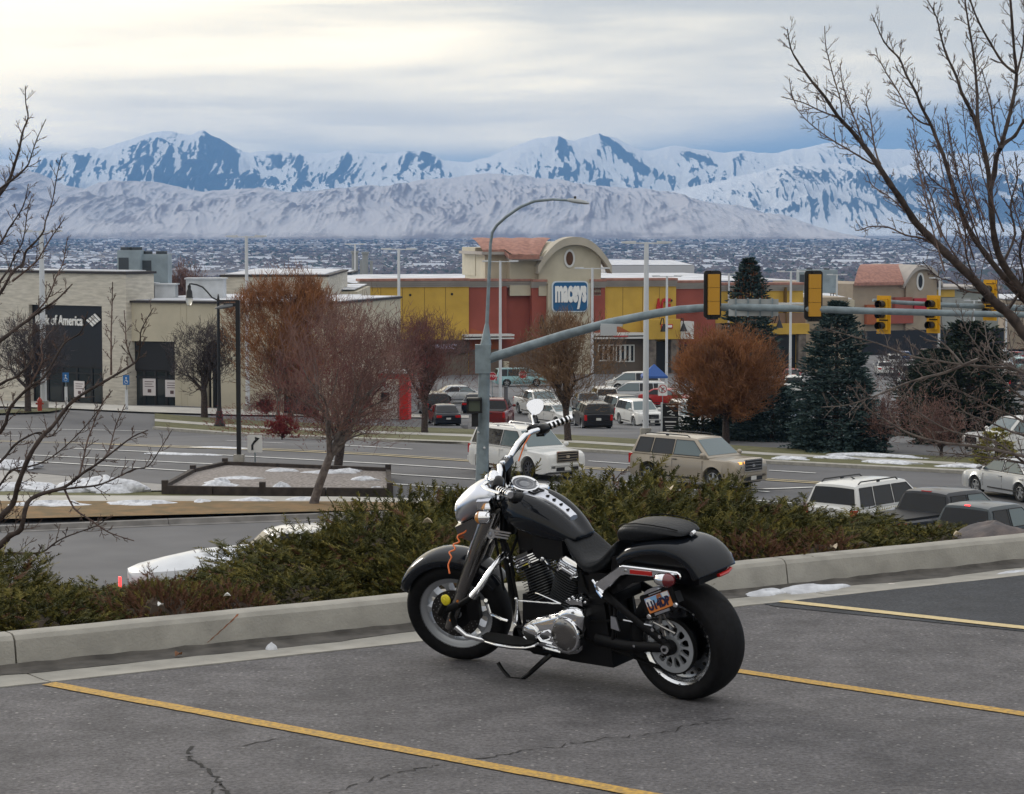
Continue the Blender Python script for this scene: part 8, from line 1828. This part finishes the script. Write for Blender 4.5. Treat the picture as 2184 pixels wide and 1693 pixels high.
# gear shift linkage
s = MB(); s.tube([(1.02, .235, .505), (1.0, .235, .50), (.86, .225, .502), (.70, .215, .508)], .0055, 8); s.tube([(1.012, .235, .51), (1.015, .237, .45), (1.03, .24, .385), (1.035, .245, .365), (1.02, .25, .352)], [.006, .009, .012, .012, .006], 8); s.ell((1.012, .24, .508), (.011, .011, .011), 8, 6); s.tube([(.70, .215, .508), (.86, .22, .55), (.90, .20, .545)], .004, 6); bp('shift_linkage', s, CHR)
s = MB(); s.tube([LP(1010+30, 1290, .30), LP(1046, 1310, .30), LP(1070, 1322, .29), LP(1083, 1326, .28)], .0085, 8); s.cyl(LP(1006+30, 1282, .31), LP(1006+30, 1282, .36), .011, n=8); bp('shift_pedal', s, CHR)
# footboards and engine guard, both sides
for sg in (-1, 1):
    ol = [(1.29, .215), (1.285, .255), (1.255, .295), (1.19, .335), (1.08, .362), (.97, .362), (.89, .335), (.865, .29), (.875, .245), (.93, .215), (1.1, .205), (1.22, .202)]
    s = MB(); Mf = Matrix.Translation((0, 0, .262)); s.loft([[Vector((x, sg*y, z)) for x, y in ol] for z in (.250, .268)]); fb = bp('footboard', s, SATB, sm=20, fix=True)
    s = MB(); s.loft([[Vector((1.08+(x-1.08)*.94, sg*(.275+(y-.275)*.90), z)) for x, y in ol] for z in (.2685, .276)]); bp('footboard_pad', s, BRUB, fb, 20, True)
    s = MB(); s.tube([(x, sg*y, .262) for x, y in ol[1:9]], .0075, 8); bp('footboard_rim', s, CHR, fb)
    s = MB(); s.tube([(1.16, sg*.10, .20), (1.14, sg*.24, .245)], .013, 8); s.tube([(.95, sg*.10, .20), (.95, sg*.24, .245)], .013, 8); bp('board_bracket', s, SATB, fb)
    g = [(1.19, .08, .73), (1.18, .14, .715), (1.185, .20, .685), (1.20, .255, .635), (1.225, .30, .575), (1.27, .335, .515), (1.33, .355, .478), (1.39, .362, .440), (1.41, .364, .395), (1.395, .358, .335), (1.34, .335, .280), (1.26, .29, .252), (1.16, .16, .225)]
    s = MB(); s.tube([(x, sg*y, z) for x, y, z in g[:6]], .0175, 12); gd_ = bp('engine_guard', s, CHR, sm=60)
    s = MB(); s.tube([(x, sg*y, z) for x, y, z in g[5:10]], .0165, 10); bp('guard_wrap', s, BRUB, gd_, 60)
    s = MB(); s.tube([(x, sg*y, z) for x, y, z in g[9:]], .0155, 10); bp('guard_lower', s, CHR, gd_, 60)
    s = MB(); s.tube([(1.36, sg*.362, .465), (1.385, sg*.43, .455), (1.40, sg*.475, .440)], [.020, .022, .022], 12); pg = bp('highway_peg', s, BRUB, gd_, 60)
s = MB(); c_ = LP(950, 1281, .49); 
s.lathe([(.020, -.012), (.030, -.010), (.031, .004), (.024, .010), (.012, .010), (.010, .014), (0, .014)], c_, (0, 1, 0), 24); bp('disc_lock_cap', s, YLW, sm=50)
s = MB(); s.tube([(1.40, .47, .44), c_+Vector((0, -.01, 0))], .020, 10); bp('peg_end', s, BRUB)
# kickstand
s = MB(); s.tube([(.90, .115, .160), (.93, .16, .125), (1.0, .21, .055), (1.035, .228, .03)], [.018, .016, .014, .013], 8); s.tube([(1.035, .228, .028), (1.085, .235, .022), (1.12, .24, .028), (1.16, .25, .075), (1.185, .255, .115)], [.014, .015, .012, .011, .012], 8, sq=(1.2, .9)); s.box((1.065, .232, .020), (.09, .045, .012)); ks = bp('kickstand', s, GLB)
# right side exhaust pipes (seen below and behind)
for z, l in ((.30, .0), (.20, .03)):
    s = MB(); s.tube([(1.0, -.12, .42), (1.12, -.19, .36), (1.08, -.215, z+.02), (.8, -.22, z), (.3-l, -.225, z), (.10-l, -.225, z)], [.024, .024, .026, .034, .036, .036], 14); bp('exhaust_pipe', s, CHR, sm=60)
# ---------------- steered front end (built in neutral, turned about the steering axis)
ft = tyre('front_tyre', SB(), FW, [(.226, .060), (.240, .072), (.262, .080), (.285, .081), (.303, .072), (.315, .052), (.322, .028), (.3248, 0)], 72)
s = SB()
for k in range(20):
    for sg in (-1, 1):
        a0 = 2*math.pi*(k+(.5 if sg > 0 else 0))/20; pr = None
        for j in range(9):
            t = j/8; y = sg*(.006+.062*t); r = float(np.interp(abs(y), [0, .028, .052, .072], [.3248, .322, .315, .303]))+.0006; an = a0-.28*t**.7; da = .0034*math.sin(math.pi*min(.98, t+.06))/r+.001
            cur = (s.v((1.665+r*math.cos(an-da), y, .325+r*math.sin(an-da))), s.v((1.665+r*math.cos(an+da), y, .325+r*math.sin(an+da))))
            if pr: s.f(pr[0], pr[1], cur[1], cur[0])
            pr = cur
bp('tread_grooves', s, RUBG, ft, 0)
s = SB(); s.lathe([(.228, .062), (.243, .070), (.238, .058), (.224, .050), (.196, .044), (.188, .034), (.188, -.034), (.196, -.044), (.224, -.05), (.238, -.058), (.243, -.07), (.228, -.062)], FW, (0, 1, 0), 64); fr_ = bp('front_rim', s, CASTG, sm=40)
for k in range(10):
    a = 2*math.pi*k/10+.1; d = Vector((math.cos(a), 0, math.sin(a))); t = Vector((-d.z, 0, d.x)); s = SB()
    s.loft([[FW+d*r+t*w+Vector((0, y, 0)), FW+d*r-t*w+Vector((0, y, 0)), FW+d*r-t*w*.6+Vector((0, -y, 0)), FW+d*r+t*w*.6+Vector((0, -y, 0))] for r, w, y in ((.07, .022, .030), (.12, .013, .034), (.165, .013, .038), (.190, .026, .040))]); bp('spoke', s, CASTG, fr_, 20)
s = SB(); s.lathe([(.0, .055), (.03, .055), (.045, .045), (.078, .034), (.078, -.034), (.045, -.045), (.0, -.055)], FW, (0, 1, 0), 28); bp('front_hub', s, CASTG, fr_)
s = SB(); s.lathe([(.095, .060), (.095, .066), (.152, .066), (.152, .060), (.095, .060)], FW, (0, 1, 0), 48); ro = bp('brake_rotor', s, ROT, sm=20)
s = SB()
for k in range(60):
    a = 2*math.pi*k/60; r = (.110, .125, .140)[k % 3]; c = FW+Vector((r*math.cos(a), .0665, r*math.sin(a))); s.cyl(c, c+Vector((0, .0008, 0)), .0032, n=6)
bp('rotor_holes', s, mat('rotor hole light', (.25, .25, .25), .5), ro, 0, kind='stuff')
s = SB(); s.lathe([(.035, .060), (.095, .064)], FW, (0, 1, 0), 24); bp('rotor_carrier', s, SATB, ro)
s = SB(); s.hexa([(1.50, .055, .30), (1.575, .055, .30), (1.575, .105, .30), (1.50, .105, .30)], [(1.49, .055, .43), (1.56, .055, .43), (1.56, .105, .43), (1.49, .105, .43)]); bp('brake_caliper', s, GLB, sm=0)
FX = lambda z: 1.853-.577*z
for sg in (-1, 1):
    y = sg*.118
    s = SB(); s.tube([(FX(.26), y, .26), (FX(.34), y, .34), (FX(.52), y, .52), (FX(.60), y, .60)], [.026, .034, .036, .036], 18); s.cyl((1.665, y-sg*.02, .325), (1.665, y+sg*.028, .325), .024, n=16); lg = bp('fork_leg', s, SCHR, sm=50)
    s = SB(); s.tube([(FX(.515), y, .515), (FX(.53), y, .53), (FX(.75), y, .75), (FX(.99), y, .99), (FX(1.02), y, 1.02)], [.042, .046, .050, .054, .050], 22); s.tube([(FX(.50), y, .50), (FX(.518), y, .518)], [.040, .044], 18); sh = bp('fork_shroud', s, SCHR, sm=50)
    s = SB(); s.tube([(FX(.455)-.0, y+sg*.034, .455), (FX(.325), y+sg*.034, .325)], [.011, .011], 8, sq=(1.0, .7)); bp('orange_reflector', s, ORG, lg, 30)
s = SB(); s.tube([(FX(.70)+.01, .145, .70), (FX(.70)+.05, .08, .705), (FX(.70)+.06, 0, .71), (FX(.70)+.05, -.08, .705)], .004, 6); bp('brake_line_clip', s, SCHR)
# front fender
s = SB(); rr, ri = [], []
for k in range(19):
    a = R(27+123*k/18); rad = .366+.012*math.sin(math.pi*k/18); hw = .088+.012*math.sin(math.pi*k/18); d = Vector((math.cos(a), 0, math.sin(a)))
    if k == 0: hw = .066
    for lst, th in ((rr, 0), (ri, .005)):
        lst.append([FW+d*(rad+dd-th)+Vector((0, yy*hw, 0)) for yy, dd in ((1, -.052), (1.0, -.034), (.95, -.014), (.78, .004), (.4, .013), (0, .016), (-.4, .013), (-.78, .004), (-.95, -.014), (-1.0, -.034), (-1, -.052))])
A_ = [s.ring(q) for q in rr]; B_ = [s.ring(q) for q in ri]
for a, b in zip(A_, A_[1:]): s.bridge(a, b, False)
for a, b in zip(B_, B_[1:]): s.bridge(a[::-1], b[::-1], False)
for i in range(len(A_)-1):
    for k in (0, -1): s.f(A_[i][k], A_[i+1][k], B_[i+1][k], B_[i][k])
for e_ in (0, -1): s.bridge(A_[e_], B_[e_], False)
ff = bp('front_fender', s, TANK, sm=60, fix=True)
# headlamp nacelle
HS = [(1.235, 1.045, .085, .050, .03), (1.28, 1.055, .125, .070, .06), (1.34, 1.055, .140, .080, .085), (1.42, 1.030, .138, .088, .095), (1.49, .998, .126, .088, .090), (1.545, .972, .112, .080, .082), (1.562, .962, .102, .072, .074)]
def hsec(q):
    x, z, w, u_, d_ = q; x = 1.235+(x-1.235)*.83; z += .012; w *= .93; return [Vector((x+.02*math.cos(a)*0, w*math.copysign(abs(math.cos(a))**.8, math.cos(a)), z+(u_ if math.sin(a) > 0 else d_)*math.copysign(abs(math.sin(a))**.85, math.sin(a)))) for a in [2*math.pi*i/24 for i in range(24)]]
s = SB(); rings = [hsec(q) for q in HS]; s.loft(rings, True, True); na = bp('headlamp_nacelle', s, BCHR, sm=50, fix=True)
s = SB(); s.loft([hsec((1.562, .962, .103, .073, .075)), hsec((1.575, .960, .100, .070, .072)), hsec((1.578, .960, .090, .062, .064))], True, False); bp('headlamp_bezel', s, CHR, na, 50)
s = SB(); s.loft([hsec((1.572, .960, .091, .063, .065)), hsec((1.590, .958, .06, .04, .042))], True, True); bp('headlamp_lens', s, mat('headlamp lens', (.35, .37, .40), .05, spec=.9), na, 50)
s = SB(); s.loft([[Vector((x, y, z)) for x, z in ((1.42, .945), (1.54, .895), (1.53, .83), (1.46, .80), (1.40, .84), (1.37, .91))] for y in (-.085, .085)]); bp('nacelle_skirt', s, SCHR, sm=20, fix=True)
s = SB(); s.box((1.27, 0, 1.075), (.10, .20, .018)); s.box((FX(.80)+.0, 0, .80), (.09, .27, .035)); s.cyl((1.235, 0, 1.07), (1.23, 0, 1.10), .030, n=16); s.box((1.30, .135, 1.06), (.08, .05, .05)); bp('fork_clamp', s, CHR, sm=30)
# handlebar
RZ = 1.20
s = SB()
for sg in (-1, 1): s.cyl((1.225, sg*.045, 1.085), (1.185, sg*.045, 1.235), .024, .021, 14)
s.box((1.183, 0, 1.245), (.050, .135, .045)); bp('riser', s, GLB, sm=30)
s = SB(); s.lathe([(.034, 0), (.036, .02), (.028, .03), (.02, .05), (.0, .055)], (1.236, 0, 1.085), (-.2, 0, 1), 20)
for sg in (-1, 1): s.lathe([(.030, 0), (.030, .012), (.022, .02)], (1.225, sg*.045, 1.085), (-.26, 0, 1), 16); s.lathe([(.0, .012), (.016, .01), (.018, 0)], (1.18, sg*.04, 1.266), (0, 0, 1), 12)
bp('riser_caps', s, CHR)
bar = [(1.183, 0, 1.245), (1.183, .075, 1.248), (1.172, .125, 1.262), (1.150, .175, 1.300), (1.118, .225, 1.326), (1.095, .285, 1.325), (1.076, .38, 1.292), (1.065, .43, 1.275), (.955, .532, 1.285)]
bar = [(1.183, 0, 1.245), (1.183, .070, 1.248), (1.175, .115, 1.262), (1.150, .165, 1.300), (1.125, .215, 1.322), (1.100, .270, 1.322), (1.070, .425, 1.280), (.955, .535, 1.288)]
for sg in (-1, 1):
    q_ = [(x, sg*y, z) for x, y, z in bar]
    s = SB(); s.tube(q_[:7] if sg < 0 else q_[:7], .0165, 14); hb = bp('handlebar', s, CHR, sm=60)
    a, b = Vector(q_[6]), Vector(q_[7]); d = (b-a).normalized(); a = a-d*.0
    s = SB(); s.tube([a, b], .0185, 14); gp = bp('grip', s, BRUB, hb, 60)
    s = SB()
    for k in range(5):
        c = a+d*(.028+.027*k); s.tube([c, c+d*.010], .0215, 16)
    s.tube([b-d*.006, b+d*.012], [.0225, .019], 16); bp('grip_rings', s, CHR, gp, 40)
    c5 = Vector(q_[5]); dd = (a-c5).normalized(); s = SB(); s.tube([a-dd*.085, a-dd*.07, a-dd*.012, a-dd*.002], [.024, .032, .032, .024], 14, sq=(1.1, 1.0)); s.box(a-dd*.045+Vector((.01, 0, -.022)), (.05, .05, .03)); bp('switch_housing', s, GLB, hb, 40)
    f = Vector((.35, 0, 0)); s = SB(); m0 = a-dd*.075+Vector((.03, 0, .012)); s.tube([m0-dd*.05+Vector((.0, 0, .0)), m0-dd*.04, m0+dd*.03, m0+dd*.04], [.020, .028, .028, .018], 10, sq=(1.0, .9)); mc = bp('master_cylinder', s, GLB if sg < 0 else CHR, hb, 40)
    s = SB(); l0 = m0+dd*.02+Vector((.035, 0, -.01)); s.tube([l0, l0+dd*.03+Vector((.025, 0, 0)), l0+dd*.03+d*.07+Vector((.028, 0, -.004)), l0+dd*.03+d*.14+Vector((.006, 0, -.006)), l0+dd*.03+d*.165+Vector((-.004, 0, -.006))], [.010, .009, .008, .008, .010], 8, sq=(1.4, .8)); bp('lever', s, CHR, hb, 60)
    # mirror
    if sg < 0:
        mc_ = LP(1141, 870, -.50); st0 = (MS @ (m0+Vector((0, 0, .02)))); s = MB(); s.tube([st0, st0.lerp(mc_, .4)+Vector((.02, 0, .01)), mc_+Vector((.012, 0, -.03))], [.007, .006, .006], 8)
    else:
        mc_ = LP(1046, 1030, .30)+Vector((0, 0, 0)); st0 = (MS @ (m0+Vector((0, 0, .02)))); s = MB(); s.tube([st0, st0.lerp(mc_, .5)+Vector((.02, 0, .02)), mc_+Vector((.012, 0, -.02))], [.007, .006, .006], 8)
    mi_ = bp('mirror_stem', s, CHR, hb, 60)
    vdir = (BM.inverted().to_3x3() @ (Vector((0, 0, CAMH))-(BM @ mc_))).normalized()
    nrm = (vdir*.8+Vector((-.55, 0, .30))).normalized() if sg < 0 else Vector((-.75, -.45, .35)).normalized()
    upv = Vector((0, 0, 1)); ex_ = upv.cross(nrm).normalized(); ey_ = nrm.cross(ex_)
    sh_ = [(-.052, -.004), (-.050, .022), (-.030, .042), (.005, .050), (.038, .046), (.056, .028), (.058, .006), (.046, -.022), (.020, -.044), (-.010, -.050), (-.034, -.038)]
    if sg > 0: sh_ = [(x, y) for x, y in sh_]
    Mm = Matrix((ex_, ey_, nrm)).transposed().to_4x4(); Mm.translation = mc_
    s = MB(Mm); s.loft([[Vector((x*k_, y*k_, z_)) for x, y in sh_] for k_, z_ in ((.6, -.018), (.92, -.012), (1.0, -.002), (1.0, .002), (.95, .004))]); bp('mirror_shell', s, CHR, mi_, 50, True)
    s = MB(Mm); s.loft([[Vector((x*k_, y*k_, .0045+z_)) for x, y in sh_] for k_, z_ in ((.94, 0), (.93, .0008))]); bp('mirror_glass', s, mat('mirror glass', (.88, .89, .92), .02, metal=1.), mi_, 20, True)
    # front turn signal
    s = SB(); tc_ = Vector((1.285, sg*.215, 1.010)); s.tube([(1.27, sg*.12, 1.03), tc_], .009, 8); s.lathe([(.012, -.045), (.030, -.035), (.036, -.01), (.038, .02)], tc_, (1, 0, 0), 20); fs = bp('front_turn_signal', s, CHR, hb, 50); s = SB(); s.lathe([(.038, .02), (.036, .035), (.02, .05), (0, .053)], tc_, (1, 0, 0), 20); bp('signal_lens', s, mat('amber signal lens', (.5, .2, .02), .15, coat=1.), fs, 60)
# cables
for pts_ in ([(1.12, -.25, 1.30), (1.20, -.14, 1.22), (1.26, -.05, 1.10), (1.22, .02, .98)], [(1.10, .28, 1.29), (1.20, .16, 1.17), (1.25, .08, 1.05), (1.22, .05, .92)], [(1.11, -.24, 1.34), (1.16, -.16, 1.30), (1.22, -.06, 1.16), (1.24, 0, 1.02)]):
    s = SB(); s.tube(pts_, .0055, 8); bp('control_cable', s, BRUB, sm=60)
s = MB(); s.tube([LP(1052, 1048, .10), LP(1055, 1075, .14), LP(1050, 1120, .12), LP(1062, 1180, .10), LP(1075, 1260, .10)], .007, 8); s.tube([LP(1040, 1110, .10), LP(1052, 1150, .12), LP(1082, 1160, .11), LP(1098, 1230, .10)], .006, 8); bp('wiring_loom', s, BRUB, sm=60)
# orange reminder cable from bar to wheel lock
wp = [(555, 0), (610, 205), (622, 250), (605, 280), (552, 305), (545, 330), (560, 362), (508, 385), (522, 412), (515, 432), (476, 448), (480, 470), (492, 492), (478, 525), (465, 560), (470, 600), (478, 640)]
y_ = lambda i: .06+.012*i
s = MB(); pts_ = [LP((1300+x*.38398)/1.5463, (1650+z*.38398)/1.5463,   .13+.011*i) for i, (x, z) in enumerate(wp[1:])]
fine = []
for i in range(len(pts_)-1):
    a, b, c, d = pts_[max(i-1, 0)], pts_[i], pts_[i+1], pts_[min(i+2, len(pts_)-1)]
    for j in range(5):
        t = j/5; fine.append(.5*((2*b)+(c-a)*t+(2*a-5*b+4*c-d)*t*t+(3*b-a-3*c+d)*t**3))
# lay it on the outside of the fender
s.tube(fine, .0048, 8); oc = s.build('reminder_cable', ORC, smooth=60, label='orange coiled reminder cable hanging from the bar to the front wheel', cat='cable'); oc.matrix_world = BM
s = MB(); s.tube([LP(1131, 928, -.10), LP(1118, 950, -.06), LP(1106, 985, -.03)], .004, 6); o_ = bp('orange_wire', s, ORC, sm=60)
# contact: the bike's own label parts
# pillion peg bracket chrome
s = MB(); s.tube([(.475, .17, .635), (.445, .19, .60), (.40, .21, .575)], .011, 8); s.tube([(.49, .175, .655), (.40, .205, .595)], .008, 8); bp('passenger_peg', s, CHR)
s = MB(); s.hexa([(.33, .165, .38), (.39, .165, .39), (.39, .175, .39), (.33, .175, .38)], [(.35, .165, .455), (.385, .165, .46), (.385, .175, .46), (.35, .175, .455)]); s.tube([(.30, .168, .447), (.10, .175, .44)], .006, 8); bp('belt_guard', s, BCHR, sm=20)
